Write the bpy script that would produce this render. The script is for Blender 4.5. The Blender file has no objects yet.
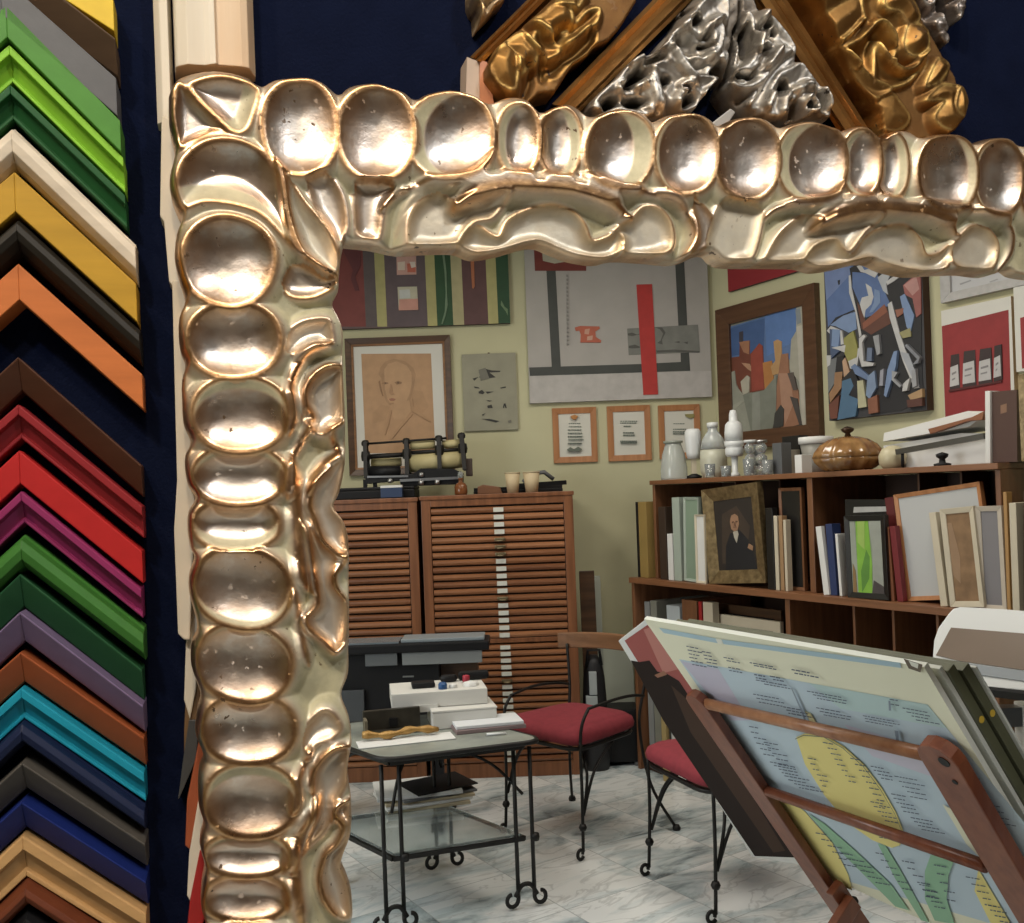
import bpy, bmesh, math, random
import numpy as np
from mathutils import Vector, Matrix

random.seed(7)
rng = np.random.default_rng(7)
PI = math.pi
scene = bpy.context.scene
COL = scene.collection
F_PX = 950.0            # focal length in pixels of the 1024 wide frame
ROLL = 0.037
EYE = 1.45
VC = -34.0              # horizon below the middle of the frame, pixels
cR, sR = math.cos(ROLL), math.sin(ROLL)

# ------------------------------------------------------------------ camera
cd = bpy.data.cameras.new('camera'); cam = bpy.data.objects.new('camera', cd); COL.objects.link(cam)
cam.location = (0, 0, EYE)
cam.matrix_world = Matrix.Translation((0, 0, EYE)) @ Matrix.Rotation(PI/2, 4, 'X') @ Matrix.Rotation(-ROLL, 4, 'Z')
cd.sensor_width = 36.0
cd.lens = F_PX/1024*36.0
cd.shift_x = (sR*VC)/1024.0
cd.shift_y = -(cR*VC)/1024.0
cd.clip_start = 0.02
scene.camera = cam
vs = scene.view_settings
vs.view_transform = 'Standard'; vs.look = 'None'; vs.gamma = 1.0; vs.exposure = 0.0
vs.use_curve_mapping = False

def ray(px, py):
    u = px-512.0; v = -(py-461.5)
    return ((u*cR+v*sR)/F_PX, (-u*sR+v*cR-VC)/F_PX)       # dX/dY, dZ/dY
def at(px, py, Y):
    a, b = ray(px, py); return Vector((a*Y, Y, EYE+b*Y))
def on_floor(px, py):
    a, b = ray(px, py); Y = -EYE/b; return Vector((a*Y, Y, 0))
def on_z(px, py, z):
    a, b = ray(px, py); Y = (z-EYE)/b; return Vector((a*Y, Y, z))
class VPlane:
    """vertical plane: origin, direction along; n is towards the camera side"""
    def __init__(s, ox, oy, dx, dy):
        l = math.hypot(dx, dy); s.o = (ox, oy); s.e = (dx/l, dy/l)
        s.n = (s.e[1], -s.e[0])
    def tz(s, px, py, n=0.0):
        a, b = ray(px, py)
        ox, oy = s.o[0]+s.n[0]*n, s.o[1]+s.n[1]*n
        Y = (s.n[0]*ox+s.n[1]*oy)/(s.n[0]*a+s.n[1])
        t = s.e[0]*(a*Y-ox)+s.e[1]*(Y-oy)
        return t, EYE+b*Y
    def w(s, t, z, n=0.0):
        return Vector((s.o[0]+s.e[0]*t+s.n[0]*n, s.o[1]+s.e[1]*t+s.n[1]*n, z))
    def mat(s, t, z, n=0.0):
        """local x along the plane, y away from the viewer into the wall, z up"""
        p = s.w(t, z, n)
        return Matrix(((s.e[0], -s.n[0], 0, p.x), (s.e[1], -s.n[1], 0, p.y), (0, 0, 1, p.z), (0, 0, 0, 1)))

FP = VPlane(-.197, .75, .956, .293)      # plane of the carved frame's rims and the sample fronts
BW_Y = 5.4                               # back wall
BP = VPlane(0, BW_Y, 1, 0)
RWX, RWS = 1.17, .55
RP = VPlane(RWX, BW_Y, RWS, -1.0)        # right wall, t grows towards the camera

# ------------------------------------------------------------------ materials
MATS = {}
def nt(m):
    m.use_nodes = True; t = m.node_tree
    return t, t.nodes.get('Principled BSDF')
def mat(name, col, rough=.5, metal=0.0, var=0.0, scale=8.0, bump=0.0, bscale=60.0, stretch=None, col2=None, coat=0.0, spec=None, trans=0.0, detail=6.0, alpha=None, ior=None):
    if name in MATS: return MATS[name]
    m = bpy.data.materials.new(name); t, b = nt(m)
    b.inputs['Base Color'].default_value = (*col, 1); b.inputs['Roughness'].default_value = rough
    b.inputs['Metallic'].default_value = metal
    if coat: b.inputs['Coat Weight'].default_value = coat; b.inputs['Coat Roughness'].default_value = .15
    if spec is not None: b.inputs['Specular IOR Level'].default_value = spec
    if trans: b.inputs['Transmission Weight'].default_value = trans
    if ior: b.inputs['IOR'].default_value = ior
    if alpha is not None: b.inputs['Alpha'].default_value = alpha
    if var or bump or col2:
        tc = t.nodes.new('ShaderNodeTexCoord'); mp = t.nodes.new('ShaderNodeMapping')
        t.links.new(tc.outputs['Object'], mp.inputs['Vector'])
        if stretch: mp.inputs['Scale'].default_value = stretch
        n = t.nodes.new('ShaderNodeTexNoise'); n.inputs['Scale'].default_value = scale; n.inputs['Detail'].default_value = detail
        t.links.new(mp.outputs['Vector'], n.inputs['Vector'])
        if var or col2:
            r = t.nodes.new('ShaderNodeValToRGB'); r.color_ramp.elements[0].position = .32; r.color_ramp.elements[1].position = .68
            c2 = col2 if col2 else tuple(min(1, c*(1+var)) for c in col)
            c1 = col if col2 else tuple(c*(1-var) for c in col)
            r.color_ramp.elements[0].color = (*c1, 1); r.color_ramp.elements[1].color = (*c2, 1)
            t.links.new(n.outputs['Fac'], r.inputs['Fac']); t.links.new(r.outputs['Color'], b.inputs['Base Color'])
        if bump:
            n2 = t.nodes.new('ShaderNodeTexNoise'); n2.inputs['Scale'].default_value = bscale; n2.inputs['Detail'].default_value = 4
            t.links.new(mp.outputs['Vector'], n2.inputs['Vector'])
            bp = t.nodes.new('ShaderNodeBump'); bp.inputs['Strength'].default_value = bump; bp.inputs['Distance'].default_value = .002
            t.links.new(n2.outputs['Fac'], bp.inputs['Height']); t.links.new(bp.outputs['Normal'], b.inputs['Normal'])
    MATS[name] = m; return m
def wood(name, c1, c2, rough=.45, axis=0, coat=0.0):
    st = [40, 40, 40]; st[axis] = 3.0
    return mat(name, c1, rough, col2=c2, scale=1.0, stretch=tuple(st), bump=.12, bscale=2.0, coat=coat)

# ------------------------------------------------------------------ objects
def tagp(o, label=None, cat=None, group=None, kind=None):
    if label: o['label'] = label
    if cat: o['category'] = cat
    if group: o['group'] = group
    if kind: o['kind'] = kind
    return o
def thing(name, label, cat, loc=(0, 0, 0), rotz=0.0, group=None, M=None):
    o = bpy.data.objects.new(name, None); COL.objects.link(o)
    o.matrix_world = M if M is not None else Matrix.Translation(loc) @ Matrix.Rotation(rotz, 4, 'Z')
    o.empty_display_size = .1
    o['wm'] = 0; del o['wm']
    return tagp(o, label, cat, group)

class MB:
    """collects shapes, then links them as one mesh object"""
    def __init__(s): s.v = []; s.f = []; s.sm = []; s.mi = []; s.m = 0
    def add(s, vs_, fs, smooth=False, M=None):
        k = len(s.v)
        s.v += [(M @ Vector(v)) if M is not None else Vector(v) for v in vs_]
        s.f += [[i+k for i in f] for f in fs]; s.sm += [smooth]*len(fs); s.mi += [s.m]*len(fs)
        return s
    def box(s, x0, x1, y0, y1, z0, z1, M=None, bev=0.0):
        if bev > 0:
            b = min(bev, (x1-x0)*.45, (y1-y0)*.45, (z1-z0)*.45)
            bm = bmesh.new(); bmesh.ops.create_cube(bm, size=1)
            for v in bm.verts: v.co = Vector(((x0+x1)/2+v.co.x*(x1-x0), (y0+y1)/2+v.co.y*(y1-y0), (z0+z1)/2+v.co.z*(z1-z0)))
            bmesh.ops.bevel(bm, geom=bm.edges[:], offset=b, segments=2, profile=.6, affect='EDGES')
            bm.verts.index_update()
            s.add([v.co.copy() for v in bm.verts], [[v.index for v in f.verts] for f in bm.faces], False, M); bm.free(); return s
        v = [(x, y, z) for x in (x0, x1) for y in (y0, y1) for z in (z0, z1)]
        return s.add(v, [(0,1,3,2),(4,6,7,5),(0,4,5,1),(2,3,7,6),(0,2,6,4),(1,5,7,3)], False, M)
    def quad(s, a, b, c, d, M=None): return s.add([a, b, c, d], [(0,1,2,3)], False, M)
    def prism(s, poly, y0, y1, M=None, smooth=False):
        """poly in x,z extruded from y0 (front) to y1"""
        n = len(poly)
        v = [(p[0], y0, p[1]) for p in poly]+[(p[0], y1, p[1]) for p in poly]
        f = [list(range(n)), list(range(2*n-1, n-1, -1))]+[[i, i+n, (i+1) % n+n, (i+1) % n] for i in range(n)]
        return s.add(v, f, smooth, M)
    def prismz(s, poly, z0, z1, M=None):
        n = len(poly)
        v = [(p[0], p[1], z0) for p in poly]+[(p[0], p[1], z1) for p in poly]
        f = [list(range(n-1, -1, -1)), list(range(n, 2*n))]+[[i, (i+1) % n, (i+1) % n+n, i+n] for i in range(n)]
        return s.add(v, f, False, M)
    def lathe(s, prof, c=(0, 0, 0), n=24, M=None, sq=1.0):
        v = []; f = []
        for (r, z) in prof:
            for k in range(n):
                a = 2*PI*k/n; v.append((c[0]+r*math.cos(a), c[1]+r*sq*math.sin(a), c[2]+z))
        for i in range(len(prof)-1):
            for k in range(n):
                f.append((i*n+k, i*n+(k+1) % n, (i+1)*n+(k+1) % n, (i+1)*n+k))
        f.append(list(range(n-1, -1, -1))); m = (len(prof)-1)*n; f.append(list(range(m, m+n)))
        return s.add(v, f, True, M)
    def tube(s, pts, r, n=8, M=None, closed=False):
        pts = [Vector(p) for p in pts]; N = len(pts); rs = r if isinstance(r, (list, tuple)) else [r]*N
        v = []; f = []; up = None
        for i, p in enumerate(pts):
            a = pts[(i-1) % N] if (closed or i > 0) else p; b = pts[(i+1) % N] if (closed or i < N-1) else p
            d = (b-a).normalized()
            if up is None: up = d.orthogonal().normalized()
            up = (up-d*up.dot(d));
            up = up.normalized() if up.length > 1e-6 else d.orthogonal().normalized()
            w = d.cross(up)
            for k in range(n):
                t = 2*PI*k/n; v.append(p+up*(math.cos(t)*rs[i])+w*(math.sin(t)*rs[i]))
        for i in range(N if closed else N-1):
            j = (i+1) % N
            for k in range(n): f.append((i*n+k, i*n+(k+1) % n, j*n+(k+1) % n, j*n+k))
        if not closed: f += [list(range(n-1, -1, -1)), list(range((N-1)*n, N*n))]
        return s.add(v, f, True, M)
    def bar(s, a, b, w, h, M=None, up=(0, 0, 1)):
        a = Vector(a); b = Vector(b); d = (b-a); L = d.length; d.normalize()
        x = d.cross(Vector(up));
        x = x.normalized() if x.length > 1e-6 else d.orthogonal().normalized()
        z = x.cross(d)
        v = [p+x*(sx*w/2)+z*(sz*h/2) for p in (a, b) for sx in (-1, 1) for sz in (-1, 1)]
        return s.add(v, [(0,1,3,2),(4,6,7,5),(0,4,5,1),(2,3,7,6),(0,2,6,4),(1,5,7,3)], False, M)
    def build(s, name, mats, parent=None, world=False, bevel=0.0, subsurf=0, M=None):
        """verts are local to parent (or to M for a top-level mesh); world=True takes world coordinates"""
        me = bpy.data.meshes.new(name)
        V = s.v; o = bpy.data.objects.new(name, me)
        if world:
            if parent is not None:
                P = parent.matrix_basis if parent.parent is None else parent.parent.matrix_basis @ parent.matrix_basis
                I = P.inverted(); V = [I @ v for v in V]
            else:
                xs = [v.x for v in V]; ys = [v.y for v in V]; zs = [v.z for v in V]
                b = Vector(((min(xs)+max(xs))/2, (min(ys)+max(ys))/2, min(zs)))
                V = [v-b for v in V]; o.location = b
        elif parent is None and M is not None: o.matrix_world = M
        me.from_pydata([tuple(v) for v in V], [], s.f)
        me.polygons.foreach_set('use_smooth', s.sm); 
        if not isinstance(mats, (list, tuple)): mats = [mats]
        for m in mats: me.materials.append(m)
        if len(mats) > 1: me.polygons.foreach_set('material_index', s.mi)
        bm = bmesh.new(); bm.from_mesh(me); bmesh.ops.recalc_face_normals(bm, faces=bm.faces[:]); bm.to_mesh(me); bm.free()
        COL.objects.link(o)
        if parent is not None: o.parent = parent
        if bevel:
            md = o.modifiers.new('bevel', 'BEVEL'); md.width = bevel; md.segments = 2; md.limit_method = 'ANGLE'
        if subsurf:
            md = o.modifiers.new('sub', 'SUBSURF'); md.levels = subsurf; md.render_levels = subsurf
        return o
def struct(o): o['kind'] = 'structure'; return o
def copy_tree(o, parent=None):
    c = o.copy(); COL.objects.link(c)
    if parent is not None: c.parent = parent
    for ch in [k for k in bpy.data.objects if k.parent == o]: copy_tree(ch, c)
    return c
def catmull(P, n=6, closed=False):
    P = [np.array(p, float) for p in P]; N = len(P); out = []
    for i in range(N if closed else N-1):
        p0 = P[(i-1) % N] if (closed or i > 0) else P[0]; p1 = P[i]; p2 = P[(i+1) % N]
        p3 = P[(i+2) % N] if (closed or i < N-2) else P[-1]
        for k in range(n):
            t = k/n
            out.append(.5*((2*p1)+(-p0+p2)*t+(2*p0-5*p1+4*p2-p3)*t*t+(-p0+3*p1-3*p2+p3)*t**3))
    if not closed: out.append(P[-1])
    return out
# ------------------------------------------------------------------ carved relief engine (heights over a vertical plane)
def seg_dist(T, Z, P, closed):
    """unsigned distance and arc fraction to a polyline"""
    P = np.asarray(P, float); A = P if closed else P[:-1]; B = np.roll(P, -1, 0) if closed else P[1:]
    best = np.full(T.shape, 1e9); frac = np.zeros(T.shape); L = np.concatenate([[0], np.cumsum(np.hypot(*(B-A).T))]); tot = L[-1]
    for i in range(len(A)):
        d = B[i]-A[i]; l2 = d@d+1e-18
        u = np.clip(((T-A[i, 0])*d[0]+(Z-A[i, 1])*d[1])/l2, 0, 1)
        q = (T-A[i, 0]-u*d[0])**2+(Z-A[i, 1]-u*d[1])**2
        m = q < best; best[m] = q[m]; frac[m] = ((L[i]+u*math.sqrt(l2))/tot)[m]
    return np.sqrt(best), frac
def inside(T, Z, P):
    P = np.asarray(P, float); c = np.zeros(T.shape, bool); n = len(P)
    for i in range(n):
        x0, y0 = P[i]; x1, y1 = P[(i+1) % n]
        if y0 == y1: continue
        m = (Z > min(y0, y1)) & (Z <= max(y0, y1))
        c ^= m & (T < x0+(Z-y0)*(x1-x0)/(y1-y0))
    return c
def sst(a, b, x): u = np.clip((x-a)/(b-a), 0, 1); return u*u*(3-2*u)

class Relief:
    def __init__(s, plane, t0, t1, z0, z1, step, rects, outline, holes=()):
        s.pl = plane; s.step = step
        s.ts = np.arange(t0, t1+step, step); s.zs = np.arange(z0, z1+step, step)
        s.T, s.Z = np.meshgrid(s.ts, s.zs, indexing='ij')
        # signed depth inside the outline, worked out in small blocks
        s.D = np.full(s.T.shape, -1.0); B = 48; P = np.asarray(outline, float)
        polys = [P]+[np.asarray(h, float) for h in holes]
        segs = np.concatenate([np.stack([q, np.roll(q, -1, 0)], 1) for q in polys])
        for i in range(0, len(s.ts), B):
            for j in range(0, len(s.zs), B):
                t = s.T[i:i+B, j:j+B]; z = s.Z[i:i+B, j:j+B]
                if rects and not any(t.max() >= r[0] and t.min() <= r[1] and z.max() >= r[2] and z.min() <= r[3] for r in rects): continue
                cx, cz = t.mean(), z.mean(); rad = B*step*.75+.03
                d = segs[:, 1]-segs[:, 0]; l2 = (d**2).sum(1)+1e-18
                u = np.clip(((cx-segs[:, 0, 0])*d[:, 0]+(cz-segs[:, 0, 1])*d[:, 1])/l2, 0, 1)
                q = np.hypot(segs[:, 0, 0]+u*d[:, 0]-cx, segs[:, 0, 1]+u*d[:, 1]-cz)
                near = np.where(q < rad)[0]
                best = np.full(t.shape, .03**2)
                for k in near:
                    u = np.clip(((t-segs[k, 0, 0])*d[k, 0]+(z-segs[k, 0, 1])*d[k, 1])/l2[k], 0, 1)
                    best = np.minimum(best, (t-segs[k, 0, 0]-u*d[k, 0])**2+(z-segs[k, 0, 1]-u*d[k, 1])**2)
                best = np.sqrt(best); ins = np.zeros(t.shape, bool)
                for q_ in polys: ins ^= inside(t, z, q_)
                s.D[i:i+B, j:j+B] = np.where(ins, best, -best)
        s.H = np.zeros(s.T.shape); s.gold = np.zeros(s.T.shape); s.cream = np.ones(s.T.shape); s.cop = np.zeros(s.T.shape)
    def win(s, P, mg):
        P = np.asarray(P); i0 = np.searchsorted(s.ts, P[:, 0].min()-mg); i1 = np.searchsorted(s.ts, P[:, 0].max()+mg)
        j0 = np.searchsorted(s.zs, P[:, 1].min()-mg); j1 = np.searchsorted(s.zs, P[:, 1].max()+mg)
        return slice(max(i0, 0), i1), slice(max(j0, 0), j1)
    def cup(s, P, rim, depth, R, rimw=.0035, crescents=(), goldrim=1.0, fall=.007, silver=1.0, flat=0.0):
        """a scooped lobe bounded by a raised rim"""
        P = np.asarray(P, float); w = s.win(P, .02); T = s.T[w]; Z = s.Z[w]
        if T.size == 0: return
        d, _ = seg_dist(T, Z, P, True); ins = inside(T, Z, P)
        x = np.clip((d-rimw*.6)/R, 0, 1); bowl = rim-depth*(1-(1-x)**2)
        # a round-topped rim with a soft shoulder
        rr = np.clip(1-(d/(rimw))**2, 0, 1)
        hin = np.maximum(bowl, rim-.0015+.0015*rr)*(d < rimw*.6)+bowl*(d >= rimw*.6)
        hout = rim+.0005*rr-np.clip(d-.001, 0, None)**1.35*(.006/fall**1.35)
        H = s.H[w]; g = s.gold[w]; c = s.cream[w]
        newg = goldrim*np.exp(-(d/(rimw*1.0))**2)
        H[...] = np.where(ins, hin, np.maximum(H, hout))
        vis = hout >= H-1e-6
        g[...] = np.where(ins, newg, np.where(vis, np.maximum(g, goldrim*np.exp(-(d/(rimw*1.2))**2)), g))
        cr = np.zeros(T.shape)
        cx, cz = P.mean(0)
        for (ang, thr, amt) in crescents:      # an uncovered strip of the pale ground inside the lobe
            a = math.radians(ang); ex = P-np.array([cx, cz]); ext = np.abs(ex@np.array([math.cos(a), math.sin(a)])).max()
            P2 = P-np.array([math.cos(a), math.sin(a)])*(1-thr)*ext
            d2, _ = seg_dist(T, Z, P2, True); d2 = np.where(inside(T, Z, P2), d2, -d2)
            cr = np.maximum(cr, amt*sst(-.0016, .0016, -d2))
        newc = np.maximum(cr*(1-np.exp(-(d/.002)**2)), 1-silver)
        k_ = s.cop[w]; k_[...] = np.where(ins, np.exp(-(d/(R*.80))**2), k_)
        c[...] = np.where(ins, newc, np.where(vis, c*(1-np.exp(-(d/(rimw*1.3))**2)*.9), c))
    def ridge(s, P, top, hw, side=0.0, gold=1.0, drop=None, taper=.15):
        """a carved rib along a polyline, tapering at both ends"""
        P = np.asarray(P, float); w = s.win(P, hw*4+.004); T = s.T[w]; Z = s.Z[w]
        if T.size == 0: return
        d, f = seg_dist(T, Z, P, False)
        tp = np.clip(np.minimum(f, 1-f)/taper, .0, 1)**.6 if taper > 0 else 1.0
        hh = hw*(.35+.65*tp)
        H = s.H[w]; g = s.gold[w]; c = s.cream[w]
        base = H.copy()
        k = np.clip(1-(d/(hh*1.9))**2, 0, 1)
        h = base+(top*(.45+.55*tp))*k**1.3
        H[...] = np.maximum(base, h)
        e = np.exp(-(d/(hh*1.15))**2)*gold
        g[...] = np.maximum(g, e); c[...] = c*(1-np.clip(e*1.3, 0, 1))
    def groove(s, P, dep, hw, cream=0.0):
        P = np.asarray(P, float); w = s.win(P, hw*4); T = s.T[w]; Z = s.Z[w]
        if T.size == 0: return
        d, f = seg_dist(T, Z, P, False); s.H[w] -= dep*np.exp(-(d/hw)**2)
        if cream: s.cream[w] = np.maximum(s.cream[w], cream*np.exp(-(d/(hw*1.3))**2)); s.gold[w] *= 1-.8*np.exp(-(d/hw)**2)
    def arrays(s, back, n0):
        """triangle-free sheet clipped at the outline plus a skirt back to the wall; n0 = offset of height 0"""
        D = s.D; st = s.step; T = s.T.copy(); Z = s.Z.copy()
        gx, gz = np.gradient(D, st); gl = np.hypot(gx, gz)+1e-9
        snap = (D < 0) & (D > -1.6*st) & (gl < 3)
        T[snap] -= (D*gx/gl**2)[snap]*1.0; Z[snap] -= (D*gz/gl**2)[snap]*1.0
        ok = (D >= 0) | snap
        q = ok[:-1, :-1] & ok[1:, :-1] & ok[:-1, 1:] & ok[1:, 1:]
        q &= (D[:-1, :-1] >= 0) | (D[1:, :-1] >= 0) | (D[:-1, 1:] >= 0) | (D[1:, 1:] >= 0)
        used = np.zeros(D.shape, bool)
        used[:-1, :-1] |= q; used[1:, :-1] |= q; used[:-1, 1:] |= q; used[1:, 1:] |= q
        idx = np.full(D.shape, -1); idx[used] = np.arange(used.sum())
        V = np.stack([T[used], Z[used], s.H[used]+n0], 1)
        A = idx[:-1, :-1][q]; B = idx[1:, :-1][q]; C = idx[1:, 1:][q]; E = idx[:-1, 1:][q]
        F = np.stack([A, B, C, E], 1)
        # skirt
        e = np.concatenate([F[:, [0, 1]], F[:, [1, 2]], F[:, [2, 3]], F[:, [3, 0]]])
        key = e[:, 0].astype(np.int64)*len(V)+e[:, 1]; rev = e[:, 1].astype(np.int64)*len(V)+e[:, 0]
        bd = e[~np.isin(key, rev)]
        bv = np.unique(bd); mp = np.full(len(V), -1); mp[bv] = np.arange(len(bv))+len(V)
        VB = V[bv].copy(); VB[:, 2] = back
        FS = np.stack([bd[:, 1], bd[:, 0], mp[bd[:, 0]], mp[bd[:, 1]]], 1)
        g = s.gold[used]; c = s.cream[used]; p = s.cop[used]
        V = np.concatenate([V, VB]); g = np.concatenate([g, g[bv]]); c = np.concatenate([c, c[bv]*.6]); p = np.concatenate([p, p[bv]])
        s.copper = p
        return V, np.concatenate([F, FS]), g, c

def np_mesh(name, V, F, cols, mats, parent=None, origin=None, smooth=True, angle=None):
    me = bpy.data.meshes.new(name)
    V = np.asarray(V, float); o = bpy.data.objects.new(name, me)
    if parent is not None:
        I = np.array(parent.matrix_basis.inverted()); V = V@I[:3, :3].T+I[:3, 3]
    else:
        b = np.array([(V[:, 0].min()+V[:, 0].max())/2, (V[:, 1].min()+V[:, 1].max())/2, V[:, 2].min()]) if origin is None else np.array(origin)
        V = V-b; o.location = b
    me.vertices.add(len(V)); me.vertices.foreach_set('co', V.ravel())
    me.loops.add(F.size); me.loops.foreach_set('vertex_index', F.ravel().astype(np.int32))
    me.polygons.add(len(F)); me.polygons.foreach_set('loop_start', np.arange(0, F.size, 4, dtype=np.int32))
    me.polygons.foreach_set('use_smooth', np.full(len(F), smooth))
    me.update(calc_edges=True); me.validate()
    if cols is not None:
        at_ = me.color_attributes.new('zone', 'FLOAT_COLOR', 'POINT')
        at_.data.foreach_set('color', np.concatenate([cols, np.ones((len(V), 1))], 1).astype(np.float32).ravel())
    me.materials.append(mats)
    COL.objects.link(o)
    if parent is not None: o.parent = parent
    return o
def plane_world(pl, V):
    return np.stack([pl.o[0]+pl.e[0]*V[:, 0]+pl.n[0]*V[:, 2], pl.o[1]+pl.e[1]*V[:, 0]+pl.n[1]*V[:, 2], V[:, 1]], 1)

def leaf_metal(name, silver, gold, wear, cream, rs=.27, rg=.3, dark=(.10,.055,.025), wear_amt=.55, cream_metal=.06):
    m = bpy.data.materials.new(name); t, b = nt(m); N = t.nodes; L = t.links
    at_ = N.new('ShaderNodeAttribute'); at_.attribute_name = 'zone'
    sp = N.new('ShaderNodeSeparateColor'); L.new(at_.outputs['Color'], sp.inputs['Color'])
    tc = N.new('ShaderNodeTexCoord')
    def noise(sc, det=6, rough=.6, stretch=None):
        n = N.new('ShaderNodeTexNoise'); n.inputs['Scale'].default_value = sc; n.inputs['Detail'].default_value = det; n.inputs['Roughness'].default_value = rough
        if stretch:
            mp = N.new('ShaderNodeMapping'); mp.inputs['Scale'].default_value = stretch; L.new(tc.outputs['Object'], mp.inputs['Vector']); L.new(mp.outputs['Vector'], n.inputs['Vector'])
        else: L.new(tc.outputs['Object'], n.inputs['Vector'])
        return n.outputs['Fac']
    def rng_(v, a, c_, lo=0, hi=1):
        r = N.new('ShaderNodeMapRange'); r.inputs['From Min'].default_value = a; r.inputs['From Max'].default_value = c_
        r.inputs['To Min'].default_value = lo; r.inputs['To Max'].default_value = hi; r.interpolation_type = 'SMOOTHSTEP'; L.new(v, r.inputs['Value']); return r.outputs['Result']
    def mix(f, a, c_):
        x = N.new('ShaderNodeMix'); x.data_type = 'RGBA'
        L.new(f, x.inputs['Factor'])
        for v, k in ((a, 6), (c_, 7)):
            if isinstance(v, tuple): x.inputs[k].default_value = (*v, 1)
            else: L.new(v, x.inputs[k])
        return x.outputs[2]
    def math_(op, a, c_):
        x = N.new('ShaderNodeMath'); x.operation = op
        for i, v in enumerate((a, c_)):
            if isinstance(v, (int, float)): x.inputs[i].default_value = v
            else: L.new(v, x.inputs[i])
        return x.outputs[0]
    patch = rng_(noise(22, 4), .42, .60)
    c = mix(math_('MULTIPLY', patch, wear_amt), silver, tuple(.65*a+.35*g for a, g in zip(silver, wear)))
    c = mix(math_('MULTIPLY', math_('MULTIPLY', sp.outputs['Blue'], rng_(noise(30, 5), .28, .56)), .75*wear_amt/.55), c, tuple(.35*a+.65*g for a, g in zip(gold, wear)))
    gn = mix(math_('MULTIPLY', rng_(noise(60, 5), .42, .62), .75), gold, wear)
    c = mix(sp.outputs['Red'], c, gn)
    c = mix(sp.outputs['Green'], c, mix(rng_(noise(45, 6), .35, .7), cream, tuple(x*.72 for x in cream)))
    spk = rng_(noise(150, 3, .5), .655, .70)
    c = mix(math_('MULTIPLY', spk, rng_(noise(14, 2), .45, .6)), c, dark)
    L.new(c, b.inputs['Base Color'])
    me_ = math_('SUBTRACT', 1.0, math_('MULTIPLY', sp.outputs['Green'], 1-cream_metal)); L.new(math_('MULTIPLY', me_, math_('SUBTRACT', 1.0, math_('MULTIPLY', spk, .6))), b.inputs['Metallic'])
    ro = math_('ADD', rs, math_('MULTIPLY', sp.outputs['Green'], .22)); ro = math_('ADD', ro, math_('MULTIPLY', rng_(noise(38, 5), .3, .7), .09)); L.new(ro, b.inputs['Roughness'])
    bp = N.new('ShaderNodeBump'); bp.inputs['Strength'].default_value = .35; bp.inputs['Distance'].default_value = .0012
    L.new(noise(70, 4), bp.inputs['Height']); L.new(bp.outputs['Normal'], b.inputs['Normal'])
    return m

# ------------------------------------------------------------------ the carved silver-gilt frame
def PX(pts, n=0.0, sc=None):
    out = []
    for p in pts:
        x, y = p
        if sc: x, y = sc[0]+x/sc[2], sc[1]+y/sc[2]
        out.append(FP.tz(x, y, n))
    return out
C1 = (160, 60, 3.846); C2 = (400, 60, 3.2); C3 = (700, 90, 3.16)
C4 = (150, 280, 4.614); C5 = (150, 470, 4.013); C6 = (150, 690, 3.96)
N_RIM = -.002; N_LEAF = -.009; N_UP = .001
T_MID, Z_MID = .86, 1.03
def cv(pts, sc=None, n=N_LEAF, sub=5): return PX(catmull(pts, sub), n, sc)
def sym_line(p, q): return [p, q]
outer_top = [(167.8,93.8),(179.5,78),(212,71.7),(245.8,78),(260,87),(274,81),(305.6,78.7),(324,85),(337,95),(345,89),(357.6,85.5),(375,84.5),(389,88.6),(404,94),(413.5,100.3),(424,95),(447,91),(470,96),(486,104),(506,97.5),(525,100.6),(537.5,113),(550,108),(569,105),(584,115),(590,117),(603,112),(622,110),(642,115),(650,122),(664,116),(688,113.5),(708,121),(716,127),(728,120),(748,117.5),(768,123),(776,128),(788,124),(806,122),(827,128),(838,131),(850,127),(862,128),(876,139),(888,132),(904,131),(917,138),(930,135),(950,135),(964,142),(970,144),(982,139),(1000,138.5),(1014,145),(1021,147),(1034,143),(1050,145),(1060,151),(1068,149),(1084,149),(1098,156),(1106,154),(1120,156),(1130,163)]
outer_left = [(167.8,93.8),(168,112),(169,125),(174,150),(169,174),(170,190),(175.6,206),(181,217),(176,232),(174,255),(178,275),(184.5,298),(179,315),(178,332),(180,350),(184.7,363),(181.4,380),(181.4,397),(183,423),(190,441),(184.7,455),(184.5,470),(188,486),(195,498),(188,512),(187,530),(190,548),(193.6,558),(188.6,575),(189,595),(197,627),(191,645),(191,668),(200,695),(196.7,713),(195,735),(203,758),(198,775),(198,806),(203,826),(199,846),(204,868),(201,890),(200.5,910),(206,932),(200,950),(200,975),(207,1000)]
inner_top_a = [(x/3.2+400, y/3.2+60) for x, y in [(0,610),(80,606),(180,605),(240,625),(320,615),(400,592),(450,588),(500,608),(560,630),(640,642),(700,630),(800,635),(900,642),(985,612)]]
inner_top_b = [(x/3.16+700, y/3.16+90) for x, y in [(60,535),(100,548),(250,550),(330,552),(380,565),(450,556),(540,537),(600,560),(680,578),(760,575),(850,572),(930,580),(985,560),(1024,580)]]
inner_top = [(345,242),(372,245)]+inner_top_a+inner_top_b+[(1060,278),(1100,281),(1140,283)]
inner_left = [(345,242),(341,258),(339,281),(338,292),(333,303),(338.5,317),(343,331),(343,367),(345,410),(346,450),(344,473),(339,494),(334,507),(344,522),(349,545),(349.5,600),(349,644),(349,674),(342,695),(349,716),(352,740),(348,768),(351.5,799),(351,831),(344,852),(342,864),(350,884),(353,905),(352,925),(350,950),(351,1000)]
ot = PX(catmull(outer_top, 4), -.013); ol = PX(catmull(outer_left, 4), -.013)
it = PX(catmull(inner_top, 4), -.019); il = PX(catmull(inner_left, 4), -.019)
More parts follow.
